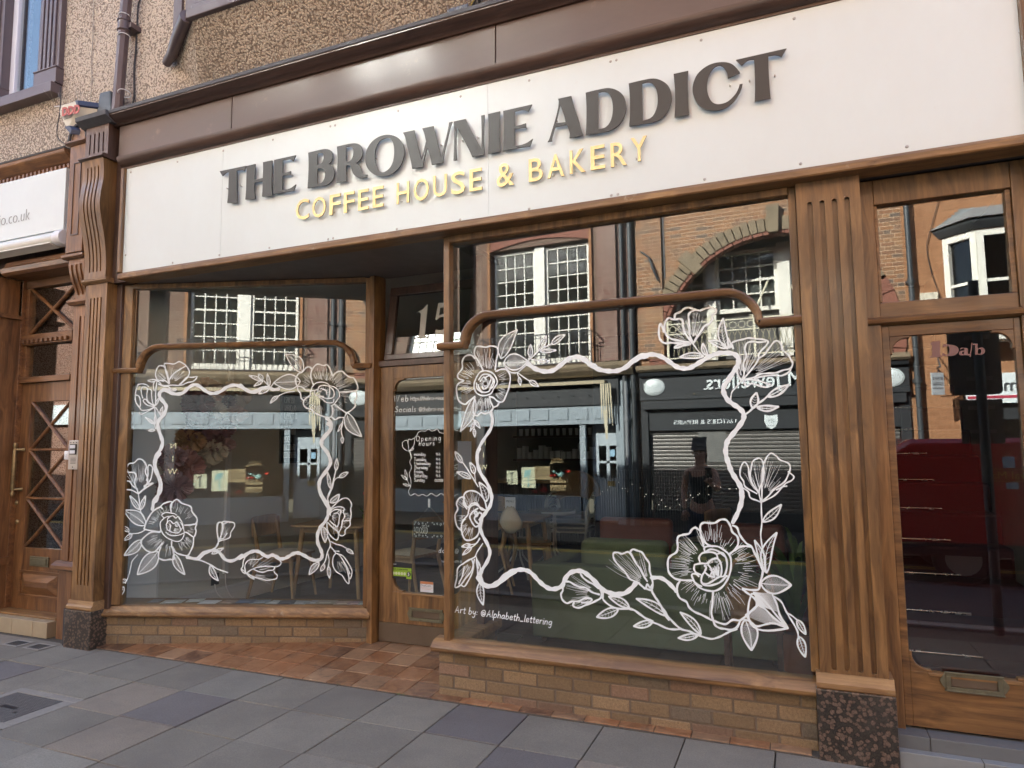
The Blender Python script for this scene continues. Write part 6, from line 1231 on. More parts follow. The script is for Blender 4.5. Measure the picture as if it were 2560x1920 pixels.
# ------------------------------------------------------------------ inside the café
Lm=zz(380,940,300,1659); FZ=.06
PC={'tan':(.36,.22,.12),'cream':(.52,.48,.40),'pink':(.50,.36,.32),'beige':(.45,.38,.31),'white':(.60,.56,.52),'plum':(.16,.085,.10),'rose':(.34,.18,.16),'mauve':(.33,.22,.23)}
def pompom(px,r,col,lab,lift=.07,seed=0):
    c=onX(Lm(*px),LWX+lift+.03); t=thing('paper_flower',lab,'paper flower',c,'paper pom-pom flowers on the left wall'); rn=random.Random(seed)
    mat=plain('paper_'+col+str(seed),PC[col],.95,var=.18,sc=20)
    for L,(rr,h,np_) in enumerate(((1.0,.0,13),(.82,.035,11),(.60,.07,9),(.36,.10,7))):
        m=MB(Matrix.Translation(c)@Matrix.Rotation(PI/2,4,'Y')@Matrix.Rotation(rn.uniform(0,6),4,'Z'))
        n=np_*8
        for k in range(np_):
            a0=2*PI*k/np_; da=2*PI/np_*.62; rows=[]
            for f in(.08,.4,.75,1.0):
                row=[]
                for q in range(5):
                    s=(q-2)/2; a=a0+s*da*(1 if f<.9 else .72); R_=r*rr*f*(1-.10*s*s*(f>.9)); cup=.5*h+r*(.10*f*f+.32*f*f*(L*.32))+.012*((q%2)*2-1)*f+rn.uniform(-.004,.004)
                    row.append((R_*math.cos(a),R_*math.sin(a),h+cup))
                rows.append(row)
            m.add([p for row in rows for p in row],[(i*5+j,i*5+j+1,(i+1)*5+j+1,(i+1)*5+j) for i in range(3) for j in range(4)])
        m.obj('petal_ring',mat,t,smooth=60)
for k,(px,r,col,lab) in enumerate((((740,230),.155,'pink','pale pink paper pom-pom at the top of the cluster on the left wall'),((1090,290),.17,'beige','loose beige paper flower at the top right of the wall cluster'),((570,390),.16,'plum','dark plum paper flower at the upper left of the wall cluster'),((900,360),.13,'plum','small dark plum paper flower tucked behind the upper pink one'),((760,480),.145,'white','white paper pom-pom behind the left pane, above the middle of the cluster'),((1070,540),.13,'pink','blush paper flower right of the white pom-poms'),((770,620),.165,'white','wide whitish paper flower over the pleated plum fan'),((640,730),.175,'plum','big pleated plum paper fan in the middle of the cluster'),((880,730),.15,'plum','deep plum paper flower right of the pleated fan'),((465,910),.15,'tan','tan dahlia shaped paper flower left of the middle'),((770,1050),.155,'cream','pale cream paper fan below the plum flowers'),((900,950),.12,'mauve','faded mauve paper flower behind the cream fan'),((230,1130),.13,'mauve','mauve paper flower at the left end of the cluster'),((400,1260),.20,'rose','large dusty rose paper peony at the lower left of the cluster'),((250,1540),.17,'mauve','drooping mauve paper flower at the bottom of the cluster'))):
    pompom(px,r,col,lab,.02+.05*(k%3),k)
WM=lambda Y,z:Matrix.Translation((LWX,Y,z))@Matrix.Rotation(PI/2,4,'Z')
t=thing('menu_board','framed black coffee menu board on the grey wall listing eight drinks','menu board',(LWX,2.35,1.46))
m=MB(WM(2.03,1.44)); m.box(0,.55,-.02,0,0,.74); m.obj('board',BOARD,t)
m=MB(WM(2.03,1.44)); 
for b in((-.02,0,-.02,.76),(.55,.57,-.02,.76),(0,.55,-.02,0),(0,.55,.74,.76)): m.box(b[0],b[1],-.03,-.001,b[2],b[3])
m.obj('frame',CAST,t)
m=MB(WM(2.03,1.44))
for i,s in enumerate(('ESPRESSO','AMERICANO','CAPPUCCINO','LATTE','FLAT WHITE','MOCHA','MACCHIATO','ICED COFFEE')): serif(m,s,.03,.655-i*.088,.066,-.0206,.10,.05,sc=.50 if len(s)>6 else .6)
m.obj('lettering',CHALK,t)
t=thing('wall_pipe','pale boxed pipe running down the grey wall to a socket','pipe',(LWX,1.25,.3)); m=MB(); m.box(LWX,LWX+.03,1.25,1.30,.36,3.1); m.obj('pipe_boxing',PLASTER2,t)
t=thing('wall_socket','black wall socket low on the grey wall with cables hanging from it','socket',(LWX,1.15,.3)); m=MB(); m.box(LWX,LWX+.014,1.11,1.20,.27,.38); m.obj('face_plate',BLACK,t,bevel=.003)
m=MB(); m.tube(crom([(LWX+.02,1.14,.28),(LWX+.03,1.16,.2),(LWX+.05,1.22,.13),(LWX+.04,1.32,.09),(LWX+.03,1.38,.12)],5),.006,6); m.tube(crom([(LWX+.02,1.27,.36),(LWX+.03,1.28,.22),(LWX+.05,1.34,.11),(LWX+.05,1.36,.08)],5),.005,6); m.obj('flex',WHITEP,t,smooth=60)
# chairs and table
def mk_chair(lab):
    t=thing('dining_chair',lab,'chair',(0,0,0),'pale oak chairs around the café tables')
    m=MB(); m.prism([(-.21,-.21),(.20,-.23),(.22,0),(.20,.23),(-.21,.21)],.43,.455,'z'); m.obj('seat',WOODLH,t,bevel=.006)
    for sx,sy,top in((1,1,.43),(1,-1,.43),(-1,1,.80),(-1,-1,.80)):
        m=MB()
        if sx>0: m.tube([(.165,sy*.17,.43),(.225,sy*.215,0)],[.022,.013],10)
        else: m.tube([(-.26,sy*.20,.80),(-.19,sy*.19,.45),(-.30,sy*.215,0)],[.015,.024,.013],10)
        m.obj('leg',WOODL,t,smooth=50)
    m=MB(); n=14; rows=[]
    for i in range(n+1):
        s=(i/n-.5)*2; y=s*.235; x=-.265+.05*(s*s)-.03; rows.append((x,y,.02*(1-abs(s)**6)))
    def cor(s,h): return h
    ring=[]
    for i,(x,y,_) in enumerate(rows):
        s=abs((i/n-.5)*2); zt=.83-.05*max(0,s-.75)**1.0*2; zb=.62+.06*max(0,s-.8)*2
        ring.append([(x,y,zb),(x+.016,y,zb),(x+.004,y,zt),(x-.012,y,zt)])
    m.loft(ring); m.obj('backrest',WOODL,t,smooth=40,bevel=.003)
    m=MB(); m.box(-.17,.165,-.185,-.155,.385,.425); m.box(-.17,.165,.155,.185,.385,.425); m.box(.13,.165,-.15,.15,.385,.425); m.obj('seat_rail',WOODLH,t)
    m=MB(); n=16
    R_=[[(-.20+.40*i/n,-.205+.41*j/n,.457+.032*(1-abs(i/n*2-1)**4)*(1-abs(j/n*2-1)**4)+.003*math.sin(j*2.4)) for j in range(n+1)] for i in range(n+1)]
    m.add([p for r_ in R_ for p in r_],[(i*(n+1)+j,i*(n+1)+j+1,(i+1)*(n+1)+j+1,(i+1)*(n+1)+j) for i in range(n) for j in range(n)]); m.obj('cushion',FABW,t,smooth=70)
    return t
c0=mk_chair('pale oak chair nearest the grey wall behind the left pane')
def place(o,x,y,rz,lab=None):
    o.location=(x,y,FZ); o.rotation_euler=(0,0,rz)
    if lab: o['label']=lab
place(c0,-2.83,1.72,R(8))
for x,y,rz,lab in((-1.60,2.15,R(168),'pale oak chair right of the table beside the door post'),(-1.05,2.75,R(200),'pale oak chair seen through the door glass behind the closed sign'),(-.75,3.35,R(30),'pale oak chair deeper in the room beside the standing post'),(-1.9,4.6,R(-80),'pale oak chair at the far table near the back wall'),(1.05,3.9,R(150),'pale oak chair beyond the rust armchairs')):
    place(copy_tree(c0),x,y,rz,lab)
def mk_table(lab):
    t=thing('cafe_table',lab,'table',(0,0,0),'pale oak café tables')
    m=MB(); m.prism([(-.40+.02,-.38),(.38,-.38),(.40,-.36),(.40,.36),(.38,.38),(-.38,.38),(-.40,.36),(-.40,-.36)],.735,.76,'z'); m.obj('tabletop',WOODLH,t,bevel=.01)
    for sx in(-1,1):
        for sy in(-1,1): m=MB(); m.tube([(sx*.30,sy*.29,.735),(sx*.37,sy*.345,0)],[.028,.018],10); m.obj('leg',WOODL,t,smooth=50)
    m=MB(); m.box(-.30,.30,-.31,-.285,.68,.734); m.box(-.30,.30,.285,.31,.68,.734); m.box(-.31,-.285,-.284,.284,.68,.734); m.box(.285,.31,-.284,.284,.68,.734); m.obj('apron',WOODLH,t)
    return t
t0=mk_table('pale oak table behind the right half of the left pane'); place(t0,-2.30,1.98,R(6))
for x,y,lab in((-.85,2.95,'pale oak table behind the recessed door'),(-2.2,5.0,'pale oak table far back along the grey wall')): place(copy_tree(t0),x,y,R(4),lab)
t=thing('orchid_pot','pink orchid in a small green pot on the near oak table','plant',(-2.0,1.9,.82)); c=Vector((-1.98,1.92,FZ+.76))
m=MB(); m.lathe([(0,0),(.035,0),(.048,.09),(.044,.09),(.035,.075),(0,.075)],c,16); m.obj('pot',plain('green_pot',(.16,.26,.05),.3),t,smooth=40)
m=MB(); m.tube(crom([c+Vector((0,0,.07)),c+Vector((.01,0,.16)),c+Vector((.03,0,.24)),c+Vector((.01,0,.30))],5),.003,5); rn=random.Random(2)
for k in range(9): a=rn.uniform(0,6); d=Vector((math.cos(a),math.sin(a),.9)); m.add([c+Vector((0,0,.08)),c+Vector((0,0,.08))+d*.05+Vector((.012,0,0)),c+Vector((0,0,.08))+d*.1,c+Vector((0,0,.08))+d*.05-Vector((.012,0,0))],[(0,1,2,3)])
m.obj('foliage',LEAF,t)
m=MB()
for k in range(16):
    a=rn.uniform(0,6.3); p=c+Vector((rn.uniform(-.03,.05),rn.uniform(-.03,.03),.27+rn.uniform(-.03,.05))); u=Vector((math.cos(a),.3,math.sin(a)))*.03; v=Vector((-math.sin(a),.2,math.cos(a)))*.02
    m.add([p,p+u+v,p+u*1.5,p+u-v],[(0,1,2,3)])
m.obj('blossom',NM('pink_petal',(.55,.14,.18),.6).m,t)
# leaflets along the left sill
fl=[(.10,.10,(.10,.11,.13)),(.27,.17,(.42,.44,.40)),(.44,.13,(.52,.54,.48)),(.58,.15,(.62,.63,.66)),(.74,.13,(.30,.20,.14)),(.88,.14,(.09,.12,.20)),(1.00,.15,(.22,.27,.32)),(1.13,.10,(.46,.50,.52)),(1.24,.13,(.05,.06,.09)),(1.34,.14,(.38,.44,.46)),(1.46,.09,(.34,.36,.38)),(1.56,.16,(.36,.33,.26)),(1.70,.13,(.44,.33,.28)),(1.81,.12,(.36,.27,.29)),(1.87,.06,(.30,.36,.38))]
dsc=('black','pale green','cream','white','brown','dark blue','slate blue','pale grey','nearly black','light blue','small grey','olive framed','salmon','mauve','small teal')
nx=('at the left end of','second along','third along','fourth along','fifth along','left of the middle of','in the middle of','just right of the middle of','under the chair legs on','under the table leg on','tenth or so along','in front of the far table leg on','right of centre on','near the right end of','at the right end of')
for k,(u,w,col) in enumerate(fl):
    rn=random.Random(k); M_=LMX@Matrix.Translation((u,.09+rn.uniform(0,.05),.329+.0022*(k%3)))@Matrix.Rotation(R(rn.uniform(-14,14)),4,'Z')
    p=M_@Vector((0,0,0)); t=thing('leaflet',f'{dsc[k]} leaflet lying {nx[k]} the left window sill','leaflet',p,'leaflets on the left window sill'); m=MB(M_); m.box(-w/2,w/2,-.05,.075,0,.0015); m.obj('cover',plain('leaflet_'+str(k),col,.4,var=.1,sc=30),t)
    m=MB(M_); m.box(-w*.3,w*.3,-.03,.0,.0016,.0019); m.obj('printed_panel',plain('print_'+str(k),tuple(min(.8,c*1.9+.05) for c in col),.5,var=.1),t)
# green sofa with its back to the window
SO=thing('green_sofa','olive green velvet sofa turned with its back to the right display window','sofa',(1.0,1.5,FZ))
m=MB(); m.box(.10,1.95,1.14,1.30,.10,.66); m.obj('backrest',GREENV,SO,bevel=.02,seg=3)
for a,b in((.10,.28),(1.77,1.95)): m=MB(); m.box(a,b,1.3005,2.05,.10,.64); m.obj('arm',GREENV,SO,bevel=.03,seg=3)
m=MB(); m.box(.285,1.765,1.3005,2.05,.10,.32); m.obj('base',GREENV,SO,bevel=.02)
for a,b in((.45,1.13),(1.16,1.76)):
    m=MB(); m.box(a,b,1.305,1.50,.44,.84); m.obj('back_cushion',GREENV,SO,bevel=.055,seg=4)
    m=MB(); m.box(a-.13 if a<.5 else a,b,1.51,2.04,.325,.47); m.obj('seat_cushion',GREENV,SO,bevel=.04,seg=3)
for x in(.18,1.87):
    for y in(1.2,1.98): m=MB(); m.tube([(x,y,.10),(x,y,FZ)],[.025,.018],8); m.obj('leg',WOODD,SO)
def armchair(lab,x,y,rz):
    t=thing('rust_armchair',lab,'armchair',(x,y,FZ),'rust leather armchairs',rz); M_=Matrix.Translation((x,y,FZ))@Matrix.Rotation(rz,4,'Z')
    m=MB(M_); m.box(-.36,.36,-.33,-.18,.12,.80); m.obj('backrest',RUST,t,bevel=.05,seg=3); m=MB(M_); m.box(-.25,.25,-.17,.34,.12,.42); m.obj('seat',RUST,t,bevel=.04,seg=3)
    for s in(-1,1): m=MB(M_); m.box(s*.31-.055,s*.31+.055,-.175,.34,.12,.60); m.obj('arm',RUST,t,bevel=.03,seg=3)
    m=MB(M_); 
    for sx in(-1,1):
        for sy in(-1,1): m.tube([(sx*.28,sy*.26,.12),(sx*.30,sy*.28,0)],.018,6)
    m.obj('feet',WOODD,t)
armchair('rust leather armchair just behind the green sofa, left of the pair',.55,3.1,R(4)); armchair('rust leather armchair behind the right end of the green sofa',1.62,2.9,R(-6))
# white bistro tables
def bistro(lab,x,y):
    t=thing('bistro_table',lab,'table',(x,y,FZ),'round white bistro tables'); M_=Matrix.Translation((x,y,FZ))
    m=MB(M_); m.lathe([(.0,.69),(.30,.69),(.305,.70),(.305,.725),(.29,.728),(.0,.728)],(0,0,0),36); m.obj('rim',ENAM,t,smooth=40); m=MB(M_); m.lathe([(0,.7285),(.285,.7285),(.285,.733),(0,.733)],(0,0,0),36); m.obj('tabletop',GLASSDK,t)
    for k in range(4):
        a=PI/4+k*PI/2; c,s=math.cos(a),math.sin(a); m=MB(M_); m.tube(crom([(c*.055,s*.055,.69),(c*.055,s*.055,.30),(c*.075,s*.075,.22),(c*.17,s*.17,.12),(c*.27,s*.27,.055),(c*.285,s*.285,.0)],4),.012,8); m.obj('leg',ENAM,t,smooth=60)
    m=MB(M_)
    for z in(.30,.52): m.box(-.05,.05,-.045,-.035,z,z+.025); m.box(-.05,.05,.035,.045,z,z+.025); m.box(-.045,-.035,-.034,.034,z,z+.025); m.box(.035,.045,-.034,.034,z,z+.025)
    m.obj('brace',ENAM,t)
bistro('round white bistro table nearest the recessed door',-1.02,3.62); bistro('round white bistro table in front of the stacked rattan chairs',-.78,4.15)
t=thing('stacked_chairs','stack of white framed chairs with a fan shaped rattan back on top','chair',(-.72,4.75,FZ)); M_=Matrix.Translation((-.72,4.75,FZ))
for k in range(5):
    z=.43+.055*k
    for s in(-1,1): m=MB(M_); m.tube(crom([(s*.27,-.25,0),(s*.28,-.24,z),(s*.30,-.05,z+.20),(s*.27,.2,z+.24),(s*.24,.26,z+.02)],4),.013,6); m.obj('frame',ENAM,t,smooth=60)
    m=MB(M_); m.box(-.25,.25,-.22,.22,z-.03,z-.005); m.obj('seat',ENAM,t,bevel=.008)
m=MB(M_); n=22; A=[]; Bq=[]
for i in range(n+1):
    a=PI*i/n; A.append((.34*math.cos(a),.22+.05*math.sin(a),.86+.31*math.sin(a))); Bq.append((.20*math.cos(a),.16,.80+.05*math.sin(a)))
m.add(A+Bq,[(i,i+1,n+2+i,n+1+i) for i in range(n)]); m.obj('rattan_back',RATTAN,t)
m=MB(M_)
for i in range(n+1): m.tube([A[i],Bq[i]],.006,5)
m.tube(A,.016,8); m.tube(Bq,.012,6); m.obj('rattan_strands',RATTAN,t,smooth=60)
# serving counter, fluted front, easel, plants, lights
t=thing('serving_counter','dark fluted serving counter with pale top at the back of the café','counter',(-1.6,6.3,FZ)); m=MB(); m.box(-2.9,-.3,6.2,6.8,FZ,1.0)
for k in range(60): m.box(-2.9+k*.0435,-2.9+k*.0435+.024,6.18,6.1995,FZ,1.0)
m.obj('fluted_front',FEAT,t); m=MB(); m.box(-2.95,-.25,6.12,6.85,1.0005,1.04); m.obj('worktop',WOODLH,t,bevel=.006)
t=thing('fluted_screen','dark fluted timber screen standing behind the bistro tables','screen',(.2,5.1,FZ)); m=MB(); m.box(-.45,1.0,5.12,5.16,FZ,1.25)
for k in range(44): m.box(-.45+k*.033,-.45+k*.033+.018,5.105,5.1195,FZ,1.25)
m.obj('slat_panel',FEAT,t)
t=thing('easel','dark folded easel leaning beside the table behind the door','easel',(-.55,1.75,FZ))
for dx,col in((0,CAST),(.035,GREYP),(.075,CAST)): m=MB(); m.tube([(-.52+dx,1.55,FZ),(-.80+dx*.6,1.85,1.32)],.014,6); m.obj('leg',col,t)
m=MB(); m.tube([(-.70,1.72,.85),(-.60,1.74,.85)],.012,6); m.obj('crossbar',CAST,t)
t=thing('canvas_bag','crumpled cream canvas bag hung over a chair behind the door','bag',(-.62,2.4,.85)); m=MB(); rn=random.Random(9)
P=[[(-.62+.10*math.cos(a)*s*(1+.18*math.sin(3*a+k)),2.45+.06*math.sin(a)*s,.72+.05*k+.01*math.sin(5*a)) for a in [2*PI*j/20 for j in range(20)]] for k,s in enumerate((.5,1.05,1.15,1.0,.8,.35))]; m.loft(P); m.obj('bag_body',FABW,t,smooth=70)
def menu_card(lab,x,y,z):
    t=thing('menu_card',lab,'menu',(x,y,z)); m=MB(); m.box(x-.06,x+.06,y,y+.004,z,z+.22); m.obj('card',PAPER,t); m=MB(); m.add(*text_mesh('MENU',.034,Matrix.Translation((x-.05,y-.0006,z+.165)),.0002)); m.obj('lettering',CAST,t)
menu_card('white menu card standing by the orchid on the oak table',-1.93,2.0,FZ+.765); menu_card('white menu card on the table behind the recessed door',-.75,2.75,FZ+.765)
t=thing('shelf_unit','dark wall shelf with white boxes and glasses beyond the recessed door','shelf',(-2.6,8.6,.9)); m=MB(); m.box(-3.1,-1.2,8.5,8.95,1.30,1.34); m.box(-3.1,-1.2,8.5,8.95,1.75,1.79); m.obj('shelf_board',WOODD,t)
rn=random.Random(12); m=MB()
for k in range(16): x=-3.05+k*.115; h=rn.uniform(.12,.32); m.box(x,x+rn.uniform(.05,.1),8.6,8.8,1.3405,1.3405+h)
for k in range(14): m.lathe([(.03,0),(.04,.14)],(-3.0+k*.13,8.7,1.791),10)
tag(m.obj('stock',WHITEP,t),kind='stuff')
def pot_plant(lab,x,y,h,n,seed,pot=True,arch=.5,z0=FZ):
    t=thing('potted_plant',lab,'plant',(x,y,z0),'potted plants at the right end of the café'); m=MB(); m.lathe([(0,0),(.11,0),(.15,.26),(.14,.26),(.12,.22),(0,.22)],(x,y,z0),20); m.obj('pot',SOIL,t,smooth=40); rn=random.Random(seed); m=MB()
    for k in range(n):
        a=rn.uniform(0,2*PI); L=h*rn.uniform(.7,1.1); P=[]
        for i in range(8):
            f=i/7; rr=arch*L*f**1.5; P.append(Vector((x+math.cos(a)*rr,y+math.sin(a)*rr*.6,z0+.24+L*(f-.42*f**2.6))))
        s=Vector((-math.sin(a),math.cos(a),0))*.022; v=[]
        for i,p in enumerate(P): w=math.sin(PI*(.12+.86*i/7)); v+= [p-s*w,p+s*w]
        m.add(v,[(2*i,2*i+1,2*i+3,2*i+2) for i in range(7)])
    m.obj('foliage',LEAF,t,smooth=60)
pot_plant('arching green plant in a terracotta pot at the right end of the right window',2.03,1.15,1.05,16,3,arch=.75); pot_plant('smaller leafy plant behind the sofa near the right pilaster',2.05,2.2,.9,14,5,arch=.6)
t=thing('basket','woven handled basket beside the plants at the right of the window','basket',(1.85,.95,FZ)); m=MB(); m.lathe([(0,0),(.12,0),(.15,.2),(.14,.2),(.11,.02)],(1.75,.85,FZ+.36),18); m.obj('woven_body',RATTAN,t); m=MB(); m.tube([(1.75+.145*math.cos(a),.85,FZ+.55+.24*math.sin(a)) for a in [PI*k/12 for k in range(13)]],.012,6); m.obj('handle',RATTAN,t,smooth=60)
t=thing('side_stool','low dark wooden stool carrying the woven basket','stool',(1.75,.85,FZ)); m=MB(); m.box(1.58,1.95,.72,.98,FZ+.33,FZ+.359); m.obj('seat',WOODD,t)
for sx in(1.60,1.92):
    for sy in(.75,.95): m=MB(); m.box(sx-.015,sx+.015,sy-.015,sy+.015,FZ,FZ+.3295); m.obj('leg',WOODD,t)
m=MB(); rn=random.Random(4); fm=NM('fairy_light_bulb',(1,1,1),.5); fm.set('Emission Color',(1,.93,.8,1)); fm.set('Emission Strength',.8)
P=[]
for k in range(30):
    f=k/29; P.append(Vector((-.35+1.7*f+rn.uniform(-.04,.04),5.08,1.02+.20*math.sin(f*9)*.4-.12*math.sin(PI*f)+rn.uniform(-.07,.07))))
t=thing('fairy_lights','string of tiny warm fairy lights draped on the dark fluted screen','fairy lights',P[0])
m=MB(); m.tube(P,.002,4); m.obj('wire',CABLE,t); m=MB()
for p in P: m.lathe([(0,-.004),(.004,0),(0,.004)],p,6)
tag(m.obj('bulbs',fm.m,t),kind='stuff')
# carpeted stairs behind the house door
ST=thing('carpeted_stairs','dark red carpeted staircase with five polished stair rods behind the right hand door','staircase',(2.9,.6,0))
m=MB()
for k in range(13): m.box(2.455,3.30,.55+k*.225,.55+(k+1)*.225+.4,.05,.15+(k+1)*.19)
m.box(2.455,3.30,.17,.5495,.05,.15); m.obj('carpet',CARPET,ST,bevel=.02)
for k in range(1,11): m=MB(); m.tube([(2.47,.55+k*.225-.012,.15+k*.19+.012),(3.0,.55+k*.225-.012,.15+k*.19+.012)],.009,8); m.obj('stair_rod',plain('polished_stair_rod',(.42,.37,.33),.25,.9,var=.05) if k==1 else bpy.data.materials['polished_stair_rod'],ST,smooth=60)

# ------------------------------------------------------------------ the sunlit side of the street (seen in the glass)
OY=-9.4; OB=[]
def mir(vs): return vs
def opb(name,lab,x0,x1,h,mat,holes,depth=.35,roof=None):
    t=thing(name,lab,'building',((x0+x1)/2,OY,0)); m=MB(); 
    bx=sorted({x0,x1}|{q for hh in holes for q in hh[:2]})
    for a,b in zip(bx,bx[1:]):
        z=0
        for c,d in sorted((hh[2],hh[3]) for hh in holes if hh[0]<=a+1e-6 and hh[1]>=b-1e-6):
            if c>z: m.box(a,b,OY-depth,OY,z,c)
            z=max(z,d)
        if z<h: m.box(a,b,OY-depth,OY,z,h)
    m.obj('facade_wall',mat,t)
    m=MB(); m.box(x0,x1,OY-7,OY-2.4,0,h); m.box(x0,x1,OY-7,OY-depth,h,h+.2); m.obj('rear_mass',ROOMD,t)
    m=MB(); m.sweepx([(OY-depth,h),(OY+.02,h),(OY+.10,h+.06),(OY+.22,h+.16),(OY+.22,h+.24),(OY-depth,h+.26)],x0,x1); m.obj('eaves_cornice',STONE,t)
    return t
def sash(par_,x0,x1,z0,z1,cols,rows,y,fw=.055,bar=.022,mid=True,frame=WFRAME,room=True,glz=None):
    """glazing bars are one mesh with the frame; y is the outer face"""
    m=MB(); m.box(x0,x0+fw,y-.08,y,z0,z1); m.box(x1-fw,x1,y-.08,y,z0,z1); m.box(x0+fw,x1-fw,y-.08,y,z0,z0+fw*1.2); m.box(x0+fw,x1-fw,y-.08,y,z1-fw,z1)
    a,b,c,d=x0+fw,x1-fw,z0+fw*1.2,z1-fw
    for i in range(1,cols): x=a+(b-a)*i/cols; m.box(x-bar/2,x+bar/2,y-.06,y-.02,c,d)
    for j in range(1,rows):
        z=c+(d-c)*j/rows; k=bar*(1.8 if mid and j==rows//2 else 1)
        m.box(a,b,y-.061,y-.019,z-k/2,z+k/2)
    w=m.obj('sash_window',frame,par_); m=MB(); m.box(a-.01,b+.01,y-.05,y-.045,c-.01,d+.01); m.obj('glass_pane',glz or GLASSW,w)
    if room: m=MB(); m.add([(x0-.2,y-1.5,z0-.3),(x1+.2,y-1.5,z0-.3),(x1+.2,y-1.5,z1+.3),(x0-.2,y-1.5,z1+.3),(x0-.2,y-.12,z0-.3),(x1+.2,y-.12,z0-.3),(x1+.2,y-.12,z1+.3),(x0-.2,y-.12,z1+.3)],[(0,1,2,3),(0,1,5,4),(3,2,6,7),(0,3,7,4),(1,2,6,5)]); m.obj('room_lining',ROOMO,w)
    return w
def mtext(txt,size,x,y,z,ext=.01,bold=0,align='LEFT',sx=1,serifed=False):
    """lettering on the far side, facing +Y (reads right to left in X)"""
    M_=Matrix.Translation((x,y,z))@Matrix.Rotation(PI,4,'Z'); return text_mesh(txt,size,M_,ext,bold,align,sx)
# A : brown brick, big paired sash windows, blue-grey shop
A_=opb('brown_brick_building','brown brick building opposite with tall paired white sash windows and a blue grey shop',-13.2,-1.12,13.8,BRICKB,[(-4.4,-2.08,10.5,12.6),(-7.75,-5.47,10.5,12.6),(-11.1,-8.8,10.5,12.6),(-4.40,-2.08,3.32,5.95),(-7.75,-5.47,3.32,5.95),(-11.1,-8.8,3.32,5.95),(-4.4,-2.08,7.2,9.4),(-7.75,-5.47,7.2,9.4),(-11.1,-8.8,7.2,9.4),(-12.9,-1.35,0.02,2.98)])
for c in(-3.24,-6.61,-9.95):
    for s in(-1,1):
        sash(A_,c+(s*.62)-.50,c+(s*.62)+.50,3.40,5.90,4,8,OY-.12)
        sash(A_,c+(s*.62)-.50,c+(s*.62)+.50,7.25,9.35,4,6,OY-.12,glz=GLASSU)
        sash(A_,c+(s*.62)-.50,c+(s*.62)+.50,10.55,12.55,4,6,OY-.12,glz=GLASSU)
    m=MB(); m.box(c-.11,c+.11,OY-.15,OY-.06,3.34,5.94); m.box(c-1.16,c+1.16,OY-.16,OY-.09,3.325,3.40) ; m.box(c-.11,c+.11,OY-.15,OY-.06,7.21,9.39); m.box(c-.11,c+.11,OY-.15,OY-.06,10.51,12.59); m.obj('window_mullion',WFRAME,A_)
    m=MB(); m.prism([(c-1.2,5.93)]+[(c-1.2+2.4*i/12,5.93+.16*math.sin(PI*i/12)) for i in range(13)]+[(c+1.2,5.93),(c+1.2,6.2),(c-1.2,6.2)],OY-.03,OY+.03); m.obj('window_arch',REDST,A_)
    for x in(c-1.75,c+1.62): m=MB(); m.box(x-.14,x+.14,OY+.001,OY+.13,3.3,13.8); m.obj('pier',BRICKW if x>c and c>-4 else BRICKB,A_)
    m=MB(); m.box(c-1.22,c-1.16,OY+.001,OY+.05,3.3,7); m.box(c+1.16,c+1.22,OY+.001,OY+.05,3.3,7); m.obj('brick_trim',BRICKC,A_)
m=MB(); m.sweepx([(OY-.05,3.0),(OY+.20,3.0),(OY+.26,3.06),(OY+.30,3.10),(OY+.34,3.18),(OY+.34,3.26),(OY-.05,3.30)],-13.2,-1.15); m.obj('stone_ledge',STONE,A_)
m=MB(); m.box(-1.9,-1.14,OY+.001,OY+.06,3.3,11); m.obj('rubbed_brick_pier',BRICKW,A_)
def balcony(par_,x0,x1,z0,z1,y,mat,name,style):
    m=MB(); m.box(x0,x1,y-.012,y+.012,z1-.02,z1); m.box(x0,x1,y-.01,y+.01,z0,z0+.02); m.box(x0,x1,y-.008,y+.008,z0+(z1-z0)*.86,z0+(z1-z0)*.88)
    for xx in(x0,x1): m.box(xx-.012,xx+.012,OY+.02,y,z1-.02,z1); m.box(xx-.012,xx+.012,OY+.02,y,z0,z0+.02)
    n=int((x1-x0)/.11)
    for i in range(n+1):
        x=x0+(x1-x0)*i/n; m.box(x-.007,x+.007,y-.007,y+.007,z0+.02,z1-.02)
    for i in range(0,n-2,3):
        cx=x0+(x1-x0)*(i+1.5)/n
        for s,zc in((1,.30),(-1,.56)):
            P=[(cx+.07*(1-t*.75)*math.cos(s*(t*8)),y+.012,z0+(z1-z0)*zc+.07*(1-t*.75)*math.sin(s*t*8)) for t in [k/14 for k in range(15)]]; m.tube(P,.006,4)
    return m.obj(name,mat,par_)
for c in(-3.24,-6.61): balcony(A_,c-1.28,c+1.28,3.27,3.92,OY+.36,IRONB,'balcony_rail',0)
# shop of A
SA=thing('kitchenware_shopfront','blue grey panelled shopfront opposite with a retracted awning and kitchenware in its window','shopfront',(-3.2,OY,0))
m=MB(); m.box(-13.1,-1.52,OY-.02,OY+.06,2.03,2.42); fs_=m.obj('fascia',SHOPBLUE,SA)
x=-12.9
while x<-1.8:
    m=MB(); m.box(x,x+.30,OY+.0605,OY+.075,2.13,2.36); m.obj('raised_panel',SHOPBLUE,fs_,bevel=.008); x+=.435
m=MB(); m.box(-13.1,-1.5,OY-.02,OY+.10,2.4205,2.985); m.obj('upper_fascia',SHOPDARK,SA)
for a,b in((-1.58,-1.20),(-4.75,-4.55),(-8.2,-7.9)): m=MB(); m.box(a,b,OY-.05,OY+.05,0,2.95); m.obj('pilaster',SHOPBLUE if a>-1.6 else SHOPDARK,SA)
m=MB(); m.box(-7.9,-4.75,OY-.10,OY+.03,0,.55); m.box(-4.55,-2.32,OY-.10,OY+.03,0,.55); m.obj('stall_riser',SHOPBLUE,SA)
